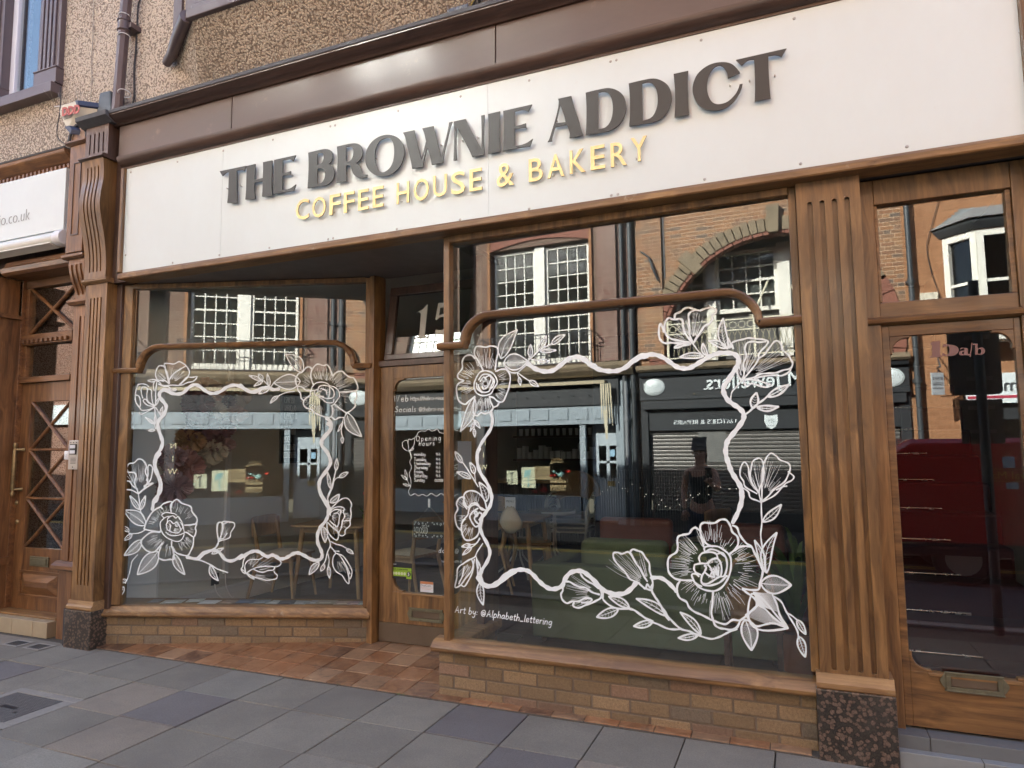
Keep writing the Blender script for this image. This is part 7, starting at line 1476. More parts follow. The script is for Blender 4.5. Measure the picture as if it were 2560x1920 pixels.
m=MB(); m.box(-4.55,-2.34,OY-.06,OY-.054,.55,2.03); m.box(-7.9,-4.75,OY-.06,OY-.054,.55,2.03); m.obj('glass_pane',GLASSW,SA)
m=MB(); m.box(-2.36,-2.24,OY-.08,OY+.03,0,2.03); m.obj('mullion',SHOPBLUE,SA)
m=MB(); m.add([(-13,OY-2.3,0),(-1.4,OY-2.3,0),(-1.4,OY-2.3,3),(-13,OY-2.3,3)],[(0,1,2,3)]); m.add([(-13,OY-2.3,2.9),(-1.4,OY-2.3,2.9),(-1.4,OY-.1,2.9),(-13,OY-.1,2.9)],[(0,1,2,3)]); m.obj('shop_room',plain('shop_lining',(.16,.14,.11),.9),SA)
# door of the shop: blue grey, two glazed lights
m=MB(); X0,X1=-2.16,-1.60; yd=OY-.25; m.box(X0,X0+.13,yd,yd+.05,0.05,2.0); m.box(X1-.06,X1,yd,yd+.05,.05,2.0); m.box(X0+.13,X1-.06,yd,yd+.05,.05,.92); m.box(X0+.13,X1-.06,yd,yd+.05,1.22,1.27); m.box(X0+.13,X1-.06,yd,yd+.05,1.58,2.0); m.box(X0+.29,X0+.36,yd,yd+.05,.92,1.58)
dd=m.obj('door',plain('pale_blue_grey_door',(.40,.46,.50),.45,var=.04),SA,bevel=.004); m=MB(); m.box(X0+.30,X1-.10,yd+.051,yd+.062,.76,.86); m.obj('letter_plate',plain('bright_brass',(.62,.44,.12),.35,.6,var=.1),dd); m=MB(); m.lathe([(0,.05),(.02,.06),(.026,.085),(.018,.10),(0,.105)],(X0+.065,yd,.98),12,'y'); m.obj('door_knob',BRASS,dd); m=MB(); m.box(X0+.37,X1-.09,yd+.051,yd+.055,1.36,1.50); m.obj('hanging_card',plain('blue_card',(.25,.42,.55),.6),dd)
m=MB(); m.add([(-2.24,OY-.06,.02),(-1.58,OY-.06,.02),(-1.58,OY-.4,.02),(-2.24,OY-.4,.02)],[(0,1,2,3)]); m.obj('doorstep',STONE,SA)
AW=thing('folded_awning','cream and charcoal striped awning folded back under the stone ledge opposite','awning',(-3.5,OY+.2,2.8))
m=MB(); m.sweepx([(OY+.02,2.86),(OY+.22,2.84),(OY+.24,2.90),(OY+.02,2.93)],-5.3,-1.75); m.obj('roller_bar',plain('cream_awning_bar',(.60,.52,.36),.6),AW)
m=MB(); rn=random.Random(6)
for i in range(5): x=-1.84+i*.045; m.add([(x,OY+.22,2.84),(x+.043,OY+.23+.02*(i%2),2.82),(x+.02+.01*i,OY+.20,2.1-.12*(i%3)),(x+.005+.01*i,OY+.19,2.1-.12*(i%3))],[(0,1,2,3)])
m.add([(-1.80,OY+.21,2.3),(-1.70,OY+.22,2.3),(-1.71,OY+.2,1.72),(-1.75,OY+.2,1.70)],[(0,1,2,3)]); m.obj('hanging_valance',plain('striped_canvas',(.52,.47,.34),.9,var=.3,sc=14),AW)
m=MB()
for k in range(10): x=-5.2+k*.35; m.tube([(x,OY+.1,2.82),(x+.3,OY+.15,2.62)],.01,5)
m.obj('folding_arm',CAST,AW)
# goods in the opposite window
def crate(lab,x,z,w,h,n=3):
    t=thing('wooden_crate',lab,'crate',(x,OY-.3,z),'wooden crates in the shop window opposite'); m=MB(); 
    for k in range(n): m.box(x-w/2,x+w/2,OY-.35,OY-.335,z+h*k/n+.005,z+h*(k+1)/n-.008)
    m.box(x-w/2,x-w/2+.015,OY-.55,OY-.352,z,z+h); m.box(x+w/2-.015,x+w/2,OY-.55,OY-.352,z,z+h); m.obj('slats',WOODL,t)
for lab,x,z,w,h,n in (('wide slatted crate at the left of the stack opposite',-3.36,.86,.36,.30,3),('upper open crate of teapots opposite',-3.0,1.20,.36,.03,1),('middle crate under the teapots opposite',-3.0,.80,.36,.13,2),('low crate beside the red pans opposite',-3.0,.62,.36,.14,2)): crate(lab,x,z,w,h,n)
def pan(lab,x,z,r,mat,sp=True):
    t=thing('enamel_pot',lab,'pot',(x,OY-.3,z)); m=MB(); m.lathe([(0,0),(r*.8,0),(r,r*.5),(r*.85,r*1.0),(r*.3,r*1.2),(0,r*1.25)],(x,OY-.28,z),16); m.obj('body',mat,t,smooth=50); m=MB(); m.lathe([(0,0),(r*.16,r*.05),(r*.12,r*.18),(0,r*.2)],(x,OY-.28,z+r*1.25),10); m.obj('lid_knob',mat,t)
    m=MB(); m.tube(crom([(x-r*.9,OY-.28,z+r*.4),(x-r*1.5,OY-.28,z+r*.9),(x-r*1.3,OY-.28,z+r*1.2)],4) if sp else [(x-r,OY-.28,z+r*.6),(x-r*1.3,OY-.28,z+r*.6)],r*.12,6); m.obj('spout' if sp else 'handle',mat,t)
REDE=NM('red_enamel',(.55,.03,.025),.2).m; TEAL=NM('duck_egg_enamel',(.32,.50,.48),.25).m
for lab,x,z,r,mm,sp in (('large duck egg blue teapot in the crate opposite',-2.90,.94,.075,TEAL,1),('small duck egg blue pot beside the teapot opposite',-3.06,1.02,.035,TEAL,1),('red mug left of the blue teapot opposite',-3.12,.94,.035,REDE,0),('red mug next to the blue teapot opposite',-3.04,.94,.035,REDE,0),('red casserole at the front of the window opposite',-3.30,.60,.075,REDE,0),('smaller red pot left of the red casserole opposite',-3.50,.58,.045,REDE,1),('red kettle hanging beside the crates opposite',-2.72,1.02,.045,REDE,1)): pan(lab,x,z,r,mm,sp)
t=thing('toast_rack','pale wooden plate rack on the top crate opposite','rack',(-3.0,OY-.3,1.24)); m=MB(); m.box(-3.12,-2.84,OY-.34,OY-.24,1.235,1.25)
for k in range(6): m.box(-3.1+k*.045,-3.09+k*.045,OY-.33,OY-.25,1.2505,1.33)
m.obj('rack_frame',WOODL,t)
def poster(lab,x0,x1,z0,z1,col,col2):
    t=thing('poster',lab,'poster',((x0+x1)/2,OY-.4,z0)); m=MB(); m.box(x0,x1,OY-.42,OY-.41,z0,z1); m.obj('backing',plain('poster_cream',(.66,.60,.44),.8,var=.05),t); m=MB(); m.prism([(x0+.05,z0+.22),(x1-.12,z0+.28),(x1-.10,z1-.05),(x0+.08,z1-.08)],OY-.4095,OY-.405); m.box((x0+x1)/2-.015,(x0+x1)/2+.015,OY-.4095,OY-.4055,z0+.02,z0+.25); m.obj('printed_scene',NM(col2,col,.6).m,t)
poster('cream and teal poster in the window opposite beside the crates',-3.88,-3.55,.68,1.13,(.30,.50,.50),'teal_print'); poster('cream panel with large dark letter N opposite',-4.25,-3.98,.75,1.05,(.10,.10,.09),'dark_print')
t=thing('vertical_sign','pale gold vertical lettering on the dark pilaster opposite','sign',(-4.65,OY+.06,1.5)); m=MB()
for k,ch in enumerate('NIW'): m.add(*mtext(ch,.17,-4.58,OY+.055,1.62-k*.27,.004,0,'CENTER'))
m.obj('lettering',NM('pale_gold_letter',(.62,.56,.36),.5).m,t)
# pipes between A and B
def dpipe(lab,x,z0,z1,r,mat=CAST,y=OY+.12):
    t=thing('downpipe',lab,'drainpipe',(x,y,z0)); m=MB(); m.tube([(x,y,z0),(x,y,z1)],r,12); m.obj('pipe',mat,t,smooth=50)
    z=z0+.9
    while z<z1: m=MB(); m.lathe([(r,-.05),(r*1.25,-.045),(r*1.25,.045),(r,.05)],(x,y,z),12); m.box(x-r*1.6,x+r*1.6,OY,y,z-.02,z+.02); m.obj('collar',mat,t); z+=1.75
dpipe('left of two dark drainpipes between the brown and orange brick buildings',-1.36,0,11,.045); dpipe('right of two dark drainpipes between the brown and orange brick buildings',-1.18,0,11,.055); dpipe('short grey drainpipe beside the folded awning opposite',-1.30,1.2,2.85,.04,GREYP,OY+.24)
# B : orange brick with the big arch
B_=opb('orange_brick_building','orange brick building opposite with a wide stone arch over a black jewellers shop',-1.1,4.0,11.4,BRICKO,[(-1.02,3.92,.02,3.02)])
# wall is pierced by the arch: rebuild upper wall as prism with arch cut
for ch in list(B_.children):
    if ch.name.startswith('facade_wall'): bpy.data.objects.remove(ch)
cxa=1.55; Ra_o,Ra_i=2.42,2.10
archp=lambda r,zc,n=28:[(cxa+r*math.cos(a),zc+r*.98*math.sin(a)) for a in [PI*(1-k/n) for k in range(n+1)]]
ZC=3.46
m=MB(); inner=archp(Ra_o,ZC)
L=[(-1.1,3.02),(cxa-Ra_o,3.02)]+inner+[(cxa+Ra_o,3.02),(4.0,3.02),(4.0,11.4),(-1.1,11.4)]
n_=len(inner); half=n_//2
m.prism([(-1.1,3.02),(cxa-Ra_o,3.02)]+inner[:half+1]+[(cxa,11.4),(-1.1,11.4)],OY-.35,OY); m.prism([(cxa,11.4)]+inner[half:]+[(cxa+Ra_o,3.02),(4.0,3.02),(4.0,11.4)],OY-.35,OY); m.box(-1.1,-1.02,OY-.35,OY,0,3.02); m.box(3.92,4,OY-.35,OY,0,3.02); m.obj('facade_wall',BRICKO,B_)
def archband(r0,r1,y0,y1,a0,a1,n,mat,name,par_=B_):
    m=MB(); P=[]; 
    for k in range(n):
        b0=a0+(a1-a0)*k/n+.004; b1=a0+(a1-a0)*(k+1)/n-.004; j=.01*((k*7)%3)
        m.prism([(cxa+r0*math.cos(b0),ZC+r0*.98*math.sin(b0)),(cxa+r0*math.cos(b1),ZC+r0*.98*math.sin(b1)),(cxa+(r1+j)*math.cos(b1),ZC+(r1+j)*.98*math.sin(b1)),(cxa+(r1+j)*math.cos(b0),ZC+(r1+j)*.98*math.sin(b0))],y0,y1)
    return m.obj(name,mat,par_)
archband(2.17,2.43,OY-.2,OY+.05,R(28),R(152),34,STONE,'arch_stones'); archband(2.10,2.165,OY-.2,OY+.03,R(-12),R(192),40,REDST,'arch_moulding'); archband(2.17,2.41,OY-.2,OY+.045,R(153),R(192),6,REDST,'arch_springer'); archband(2.17,2.41,OY-.2,OY+.045,R(-12),R(27),6,REDST,'arch_springer')
m=MB(); m.prism([(1.46,5.53),(1.64,5.53),(1.67,6.06),(1.43,6.06)],OY-.1,OY+.13); m.obj('keystone',STONE,B_,bevel=.01)
for a in(R(132),R(48)):
    c_,s_=math.cos(a),math.sin(a); p=Vector((cxa+2.30*c_,0,ZC+2.30*.98*s_)); d=Vector((c_,0,s_)); nn=Vector((-s_,0,c_)); m=MB(); q=[p-d*.24-nn*.10,p+d*.24-nn*.13,p+d*.24+nn*.13,p-d*.24+nn*.10]; m.prism([(v.x,v.z) for v in q],OY-.1,OY+.11); m.obj('arch_block',STONE,B_,bevel=.01)
m=MB(); m.box(.22,3.4,OY+.001,OY+.03,6.17,6.35); m.obj('string_course',REDST,B_)
m=MB(); m.box(-.53,-.50,OY-.0,OY+.012,4.9,11); m.obj('brick_rebate',CAST,B_)
m=MB(); m.box(-1.09,-.56,OY+.001,OY+.06,3.3,11.4); m.obj('brick_pier',BRICKO,B_)
# recess behind the arch: white windows over a dark wall
yr=OY-.42
m=MB(); m.box(-1.0,4.0,yr-.6,yr-.3,3.0,6.2); m.add([(-.9,yr-.3,3.0),(-.9,OY-.35,3.0),(-.9,OY-.35,6.2),(-.9,yr-.3,6.2)],[(0,1,2,3)]); m.obj('recess_wall',plain('dark_recess_wall',(.10,.095,.09),.9),B_)
m=MB(); m.add([(-.9,yr-.3,5.75),(4,yr-.3,5.75),(4,OY-.35,5.75),(-.9,OY-.35,5.75)],[(0,1,2,3)]); m.obj('recess_ceiling',plain('dark_recess_soffit',(.08,.075,.07),.9),B_)
m=MB(); m.add([(-1.0,yr-.3,3.2),(4,yr-.3,3.2),(4,OY,3.2),(-1.0,OY,3.2)],[(0,1,2,3)]); m.obj('balcony_floor',STONE,B_)
for x0,x1,c in((.38,1.56,4),(1.78,2.96,4),(-.42,.20,2)): sash(B_,x0,x1,4.20,5.45,c,4,yr-.2,.07,.028)
m=MB(); m.box(.20,.38,yr-.28,yr-.10,3.2,5.2); m.box(1.56,1.78,yr-.28,yr-.10,3.2,5.5); m.box(2.96,3.15,yr-.28,yr-.1,3.2,5.5); m.obj('white_post',WFRAME,B_)
# ornate balcony
m=MB(); bx0,bx1,yb=-.45,3.55,OY+.20; z0,z1=3.24,3.93
for z in(z0,z0+.47,z1-.02): m.box(bx0,bx1,yb-.012,yb+.012,z,z+.022)
x=bx0
while x<bx1+.01:
    m.box(x-.02,x+.02,yb-.02,yb+.02,z0-.06,z1+.06); m.lathe([(0,0),(.025,.02),(0,.06)],(x,yb,z1+.06),8)
    for s in(-1,1): m.tube([(x+s*(.05+.035*(1-t*.8)*math.cos(t*8)),yb,z1+.03+.035*(1-t*.8)*math.sin(t*8)) for t in [k/12 for k in range(13)]],.006,4)
    x+=.80
x=bx0+.10
while x<bx1: m.tube([(x+.062*math.cos(a),yb,z0+.575+.062*math.sin(a)) for a in [2*PI*k/16 for k in range(17)]],.008,5); x+=.16
x=bx0
while x<bx1-.05:
    for s in(0,1): m.tube([((x+.20*t if s==0 else x+.20*(1-t)),yb,z0+.02+.45*math.sin(PI*t)**.8) for t in [k/10 for k in range(11)]],.007,4)
    x+=.10
m.obj('balcony_ironwork',IRONW,B_); 
m=MB(); r_=random.Random(8)
for k in range(120): x=r_.uniform(-.9,3.9); m.tube([(x,OY+.17,3.94),(x+r_.uniform(-.03,.03),OY+.16,4.06)],.002,3,False)
tag(m.obj('bird_spikes',SPIKE,B_),kind='stuff')
m=MB(); m.tube([(1.42,OY-.8,4.95),(1.1,OY-.1,4.0)],.02,6); m.tube([(1.7,OY-.8,4.95),(2.0,OY-.1,4.0)],.02,6); m.obj('balcony_stay',IRONW,B_)
m=MB(); m.sweepx([(OY-.3,3.02),(OY+.22,3.02),(OY+.26,3.06),(OY+.26,3.14),(OY-.3,3.18)],-1.09,3.98); m.obj('stone_ledge',STONE,B_)
# jewellers
J=thing('jewellers_shopfront','black jewellers shopfront opposite with white raised lettering and closed roller shutters','shopfront',(1.5,OY,0))
m=MB(); m.box(-1.06,3.96,OY-.02,OY+.10,2.49,2.99); m.sweepx([(OY+.10,2.93),(OY+.17,2.94),(OY+.19,3.0),(OY+.10,3.01)],-1.06,3.96); m.box(-1.06,3.96,OY+.1005,OY+.14,2.46,2.50); m.obj('fascia',SHOPDARK,J,bevel=.004)
m=MB()
for a,b in((-1.06,-.92),(3.80,3.96),(1.84,1.95)): m.box(a,b,OY-.05,OY+.05,0,2.45)
m.box(-.92,3.8,OY-.10,OY+.02,1.86,2.28); m.box(-1.0,3.9,OY-.15,OY+.12,2.28,2.45); m.box(-.92,3.8,OY-.1,OY+.03,0,.32); m.obj('surround',SHOPDARK,J,bevel=.006)
for a,b in((-.90,1.83),(1.96,3.78)):
    m=MB(); k=0
    while .33+k*.0725<1.85:
        z=.33+k*.0725; m.sweepx([(OY-.08,z),(OY-.055,z+.006),(OY-.045,z+.036),(OY-.055,z+.066),(OY-.08,z+.0715)],a,b); k+=1
    m.obj('roller_shutter',SHUT,J,smooth=40)
m=MB()
mw=mtext('M Jewellers',.40,1.95,OY+.10,2.63,.018,.004,'LEFT',.92); m.add(*mw)
# slab serifs
for sx,z in ((1.60,2.63),(1.60,2.905),(.60,2.63),(.46,2.63),(.25,2.63)): m.box(sx-.07,sx+.03,OY+.085,OY+.118,z,z+.02)
m.obj('raised_lettering',SIGNW2,J)
m=MB(); serif(m,'WATCHES & REPAIRS',0,0,.078,0,.12,.05,sc=.78); o=m.obj('painted_lettering',PAINT,J); 
wl=max(v.co.x for v in o.data.vertices); k_=1.17/wl
o.data.transform(Matrix.Translation((.745,OY+.0215,1.98))@Matrix.Rotation(PI,4,'Z')@Matrix.Diagonal((k_,1,1,1)))
for cx in(-.77,3.68):
    m=MB(); m.lathe([(0,.0),(.205,.0),(.21,.015),(.19,.03),(0,.03)],(0,0,0),40,'y'); o=m.obj('oval_plaque',SIGNW2,J,smooth=40); o.data.transform(Matrix.Translation((cx,OY+.1005,2.72))@Matrix.Diagonal((1,1,.80,1)))
    m=MB(Matrix.Translation((cx,OY+.1315,2.72))@Matrix.Rotation(PI,4,'Z')); 
    P=[(.185*math.cos(a),.145*math.sin(a)) for a in [2*PI*k/40 for k in range(41)]]; ribbon(m,P,.005,0)
    ss,_=strokes('McAdam',-.14,-.02,.11,.2,1.15)
    for S_ in ss: ribbon(m,S_,.006,0)
    ribbon(m,[(-.06,-.06),(-.02,-.055),(.07,-.06)],.004,0); ribbon(m,[(-.05,-.10),(.02,-.13),(.09,-.09),(.10,-.04)],.005,0); m.obj('plaque_script',CAST,o)
m=MB(); m.prism([(1.24,2.12),(1.35,2.10),(1.47,2.12),(1.47,1.98),(1.43,1.90),(1.355,1.85),(1.28,1.90),(1.24,1.98)],OY+.021,OY+.03); o=m.obj('shield_plaque',SIGNW2,J)
m=MB(); r_=random.Random(11)
for k in range(26): a=r_.uniform(0,6.3); q=r_.uniform(.01,.055); m.bbox((1.355+q*math.cos(a),OY+.0315,2.0+q*math.sin(a)),(r_.uniform(.006,.018),.002,r_.uniform(.004,.012)))
m.box(1.30,1.41,OY+.031,OY+.0325,1.915,1.922); m.obj('shield_emblem',CAST,o)
m=MB(); m.box(.02,.55,OY-.04,OY-.03,1.25,1.83); m.obj('shutter_notice',plain('crumpled_notice',(.14,.14,.13),.6,var=.4),J)
for px in(0.0,.5,2.2): 
    m=MB(); m.tube([(px,OY+.11,2.55),(px,OY+.16,2.56)],.012,6); m.obj('spot_lamp',BRASS,J)
m=MB(); m.tube([(-.98,OY+.07,5.50),(-.80,OY+.10,5.35),(-.72,OY+.14,5.1),(-.63,OY+.10,4.85)],[.018,.02,.024,.02],8); tag(m.obj('iron_bracket',CAST),'black iron sign bracket on the orange brick pier opposite','bracket')
# C : ochre brick with the lead roofed bay
dpipe('dark drainpipe between the orange and the ochre brick buildings',4.08,0,11,.045)
C_=opb('ochre_brick_building','ochre brick building opposite with a lead roofed white bay window',4.0,12.5,10.4,BRICKC,[(5.05,6.9,3.4,5.1),(8.6,9.8,3.6,5.4),(4.75,12.3,.02,2.72),(5.2,6.6,6.8,8.6),(8.6,9.8,6.8,8.6)])
m=MB(); P=[(4.62,OY),(5.02,OY+.42),(6.9,OY+.42),(7.3,OY)]
def bayring(z,o): return [(4.62-o,OY,z),(5.02-o*.6,OY+.42+o,z),(6.9+o*.6,OY+.42+o,z),(7.3+o,OY,z)]
m.loft([bayring(5.12,.06),bayring(5.22,.14),bayring(5.28,.16)]); m.obj('bay_gutter',CAST,C_)
m=MB(); m.loft([bayring(5.2805,.20),[(4.95,OY,5.6),(5.1,OY+.05,5.6),(6.8,OY+.05,5.6),(6.95,OY,5.6)]]); 
for k in range(7): z=5.30+k*.045; m.box(4.55+k*.055,4.80+k*.055,OY+.001,OY+.02,z,z+.045)
m.obj('bay_lead_roof',LEADR,C_)
m=MB()
for (xa,ya),(xb,yb) in zip(P,P[1:]):
    d=Vector((xb-xa,yb-ya,0)); L_=d.length; M_=Matrix.Translation((xa,ya,0))@Matrix.Rotation(math.atan2(d.y,d.x),4,'Z'); mm=MB(M_)
    mm.box(0,.10,-.06,.02,3.45,5.12); mm.box(L_-.10,L_,-.06,.02,3.45,5.12); mm.box(.1,L_-.1,-.06,.02,5.0,5.12); mm.box(.1,L_-.1,-.06,.02,3.45,3.55); mm.box(.1,L_-.1,-.05,.0,4.22,4.27)
    if L_>1: mm.box(L_/2-.06,L_/2+.06,-.06,.02,3.55,5.0)
    m.v+=[]; b=len(m.v); m.v+=mm.v; m.f+=[[b+i for i in f] for f in mm.f]; m.c+=mm.c
bw=m.obj('bay_window',WFRAME,C_); m=MB(); m.prism([(4.70,OY),(5.06,OY+.38),(6.86,OY+.38),(7.22,OY)],3.5,5.05,'z'); m.obj('glass_pane',glass('dark_bay_glass',.06,(.12,.12,.12)),bw)
m=MB(); m.prism([(4.60,OY+.001),(5.0,OY+.45),(6.92,OY+.45),(7.32,OY+.001)],3.25,3.449,'z'); m.obj('bay_apron',WFRAME,C_)
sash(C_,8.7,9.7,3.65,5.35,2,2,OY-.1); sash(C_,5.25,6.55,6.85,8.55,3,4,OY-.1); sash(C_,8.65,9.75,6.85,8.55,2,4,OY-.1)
m=MB(); m.box(4.21,4.48,OY+.001,OY+.10,4.02,4.18); tag(m.obj('alarm_box',CREAMP,bevel=.01),'cream alarm box on the ochre brick wall opposite under the bay','alarm box')
m=MB(); m.tube([(4.62,OY+.03,5.9),(4.37,OY+.03,5.05),(4.37,OY+.03,4.85),(4.42,OY+.03,4.5),(4.53,OY+.03,4.05)],.006,5); tag(m.obj('telephone_wire',CABLE),'slack telephone wire crossing the ochre brick wall opposite','cable')
CS=thing('estate_agent_shopfront','white and red estate agent shopfront opposite beside the ochre brick wall','shopfront',(6,OY,0))
m=MB(); m.box(4.78,12.3,OY-.02,OY+.09,2.22,2.72); m.obj('fascia',SIGNW2,CS); m=MB(); m.box(4.80,12.3,OY+.091,OY+.096,2.30,2.345); m.obj('red_line',NM('crimson_line',(.42,.03,.06),.5).m,CS)
m=MB(); m.add(*mtext('home',.30,5.85,OY+.10,2.42,.006,.0)); m.obj('lettering',CAST,CS)
m=MB(); m.box(4.76,5.0,OY-.05,OY+.06,0,2.2); 
m.obj('white_pilaster',WFRAME,CS)
m=MB(); m.box(5.0,12.3,OY-.3,OY-.02,0,.5); m.box(5.0,12.3,OY-.1,OY-.02,1.95,2.2); m.obj('stall_riser',SHOPDARK,CS); m=MB(); m.box(5.0,12.3,OY-.06,OY-.054,.5,1.95); m.obj('glass_pane',GLASSW,CS)
m=MB(); m.add([(4.9,OY-1.6,0),(12.3,OY-1.6,0),(12.3,OY-1.6,2.9),(4.9,OY-1.6,2.9)],[(0,1,2,3)]); m.obj('shop_room',ROOMD,CS)
m=MB(); m.box(5.25,5.55,OY-.05,OY-.045,1.35,1.6); m.box(5.75,6.05,OY-.05,OY-.045,1.35,1.6); m.obj('property_card',plain('pale_blue_card',(.45,.55,.6),.6),CS)
HS=thing('hanging_sign','small grey hanging sign reading Brown and Cockerill estate agents on an iron bracket opposite','sign',(4.3,OY+.5,2.4))
m=MB(); m.tube([(4.40,OY,2.86),(4.30,OY+.85,2.80)],.014,6); m.tube([(4.40,OY,3.15),(4.32,OY+.75,2.82)],.012,6); m.tube([(4.40,OY+.05,2.4),(4.32,OY+.55,2.78)],.010,6); m.obj('bracket',CAST,HS)
hx0,hx1,hy=4.20,4.40,OY+.55; M_=Matrix.Translation((4.30,hy,2.36))@Matrix.Rotation(R(-28),4,'Z'); m=MB(M_); m.box(-.11,.11,-.012,.012,0,.37); m.obj('sign_board',plain('pale_grey_board',(.46,.48,.49),.5,var=.03),HS,bevel=.003)
m=MB(M_@Matrix.Translation((0,.013,0))@Matrix.Rotation(PI,4,'Z'))
for s,z,hh in(('BROWN &',.25,.07),('COCKERILL',.16,.07),('ESTATE AGENTS',.10,.032)):
    v,f=text_mesh(s,hh,Matrix.Identity(4),.001); w_=max(q.x for q in v); k_=.185/w_; m.add([Vector((q.x*k_-.0925,q.y,q.z+z)) for q in v],f)
m.obj('lettering',CAST,HS)
# further houses closing both ends of the view
def filler(lab,x0,x1,h,seed,side=-1,mat=BRICKG):
    y=OY if side<0 else .25; hs=[]; 
    n=max(1,int((x1-x0)/2.6)); w=(x1-x0)/n
    for i in range(n):
        for z in(3.6,6.6): hs.append((x0+w*(i+.5)-.55,x0+w*(i+.5)+.55,z,z+1.8))
    if side<0:
        t=opb('street_building',lab,x0,x1,h,mat,hs); t['group']='further buildings along the street'
        for a,b,c,d in hs: sash(t,a,b,c,d,2,4,OY-.1,.06,.03)
        m=MB(); m.box(x0+.2,x1-.2,OY+.001,OY+.12,2.4,3.0); m.obj('shop_fascia',SIGNW2 if seed%2 else SHOPDARK,t)
    else:
        t=thing('street_building',lab,'building',((x0+x1)/2,2,0),'further buildings along the street'); m=MB(); m.box(x0,x1,.25,9,0,h); m.obj('facade_wall',mat,t)
filler('plain brick building further left along the opposite side',-22,-13.25,11.8,1); filler('plain brick building at the far left of the opposite side',-34,-22.05,10.2,2); filler('plain brick building further right along the opposite side',12.55,22,11,3); filler('plain brick building at the far right of the opposite side',22.05,34,12,4)
filler('neighbouring building left of the café on the near side',-34,-9.25,7.9,5,1); filler('neighbouring building right of the café on the near side',8.25,34,8.0,6,1)
# sign post on the near kerb (off to the right, seen in the side door)
SP=thing('traffic_sign_post','grey post with two plain backed road signs standing at the kerb','road sign',(3.54,-2.6,0))
m=MB(); m.tube([(3.54,-2.6,0),(3.54,-2.6,2.95)],.038,14); m.obj('post',CAST,SP,smooth=50)
def rrect(x0,x1,z0,z1,r): 
    out=[]
    for cx,cz,a in((x1-r,z1-r,0),(x0+r,z1-r,90),(x0+r,z0+r,180),(x1-r,z0+r,270)): out+=[(cx+r*math.cos(R(a+b)),cz+r*math.sin(R(a+b))) for b in range(0,91,15)]
    return out
m=MB(); m.prism(rrect(3.325,3.705,1.975,2.56,.04),-2.650,-2.645); m.obj('upper_sign',plain('grey_sign_back',(.16,.155,.15),.6,.2),SP); m=MB(); m.prism(rrect(3.385,3.695,1.56,1.935,.01),-2.650,-2.645); m.obj('lower_sign',bpy.data.materials['grey_sign_back'],SP)
m=MB()
for z in(2.1,2.45,1.65,1.85): m.box(3.45,3.63,-2.645,-2.60,z,z+.03)
m.obj('sign_clip',STEEL,SP)
# red mail van across the road
V=thing('red_van','red post van with Royal Mail lettering parked at the opposite kerb','van',(4.6,-6.2,-.12))
VR=NM('red_van_paint',(.36,.018,.018),.25,0,.6).m; zr=-.12; M_=Matrix.Translation((0,-7.0,zr))
side=[(3.05,.35),(3.05,1.25),(3.12,1.60),(3.35,1.74),(5.5,1.74),(5.95,1.55),(6.35,1.12),(7.05,1.0),(7.2,.75),(7.2,.35)]
def vsec(k,y): return [(x if k==0 else 5+(x-5)*(1-.02*k),y,z if k==0 or z<.9 else z-.05*k) for x,z in side]
m=MB(M_); m.loft([[(x,.06,z-(.06 if z>1.5 else 0)) for x,z in side],[(x,0,z-(.03 if z>1.5 else 0)) for x,z in side]][:0] or [[(5+(x-5)*.985,1.62,z-(.05 if z>1.2 else 0)) for x,z in side],[(x,1.56,z) for x,z in side],[(x,.06,z) for x,z in side],[(5+(x-5)*.985,0,z-(.05 if z>1.2 else 0)) for x,z in side]]); m.obj('body',VR,V,bevel=.03)
m=MB(M_); m.prism([(5.42,1.08),(6.22,1.08),(5.86,1.50),(5.42,1.56)],1.6205,1.624); m.obj('side_window',NM('van_glass',(.02,.02,.022),.06).m,V)
m=MB(M_); m.box(3.08,7.16,1.6205,1.635,.36,.50); m.obj('side_sill',BLACK,V)
for x in(3.85,6.5):
    for y in(0.12,1.50):
        m=MB(M_); m.lathe([(.10,-.09),(.28,-.09),(.31,-.05),(.31,.05),(.28,.09),(.10,.09)],(x,y,.31),28,'y'); o=m.obj('wheel',BLACK,V,smooth=40); m=MB(M_); m.lathe([(0,-.095),(.19,-.095),(.19,.095),(0,.095)],(x,y,.31),20,'y'); m.obj('rim',STEEL,o)
m=MB(M_); m.box(5.0,5.9,1.6205,1.6212,0,0) if False else None
YW=NM('mail_yellow',(.55,.38,.05),.5).m; y_=-7.0+1.6235
x1_,x0_,z0_,z1_=4.70,4.11,1.115,1.26; m=MB()
for b in((x0_,x1_,z1_-.006,z1_),(x0_,x1_,z0_,z0_+.006),(x0_,x0_+.006,z0_,z1_),(x1_-.006,x1_,z0_,z1_)): m.box(b[0],b[1],y_,y_+.001,b[2],b[3])
v,f=mtext('Royal Mail',.125,x1_-.03,y_+.001,z0_+.03,.0005); 
wv=max(q.x for q in v)-min(q.x for q in v); xm=max(q.x for q in v); m.add([Vector((xm+(q.x-xm)*.53/wv,q.y,q.z)) for q in v],f); m.obj('lettering',YW,V)
m=MB(); m.box(4.30,4.42,y_,y_+.001,1.27,1.40); m.box(4.32,4.44,y_,y_+.001,1.03,1.10); m.obj('pale_label',plain('pale_blue_label',(.30,.38,.46),.6),V)
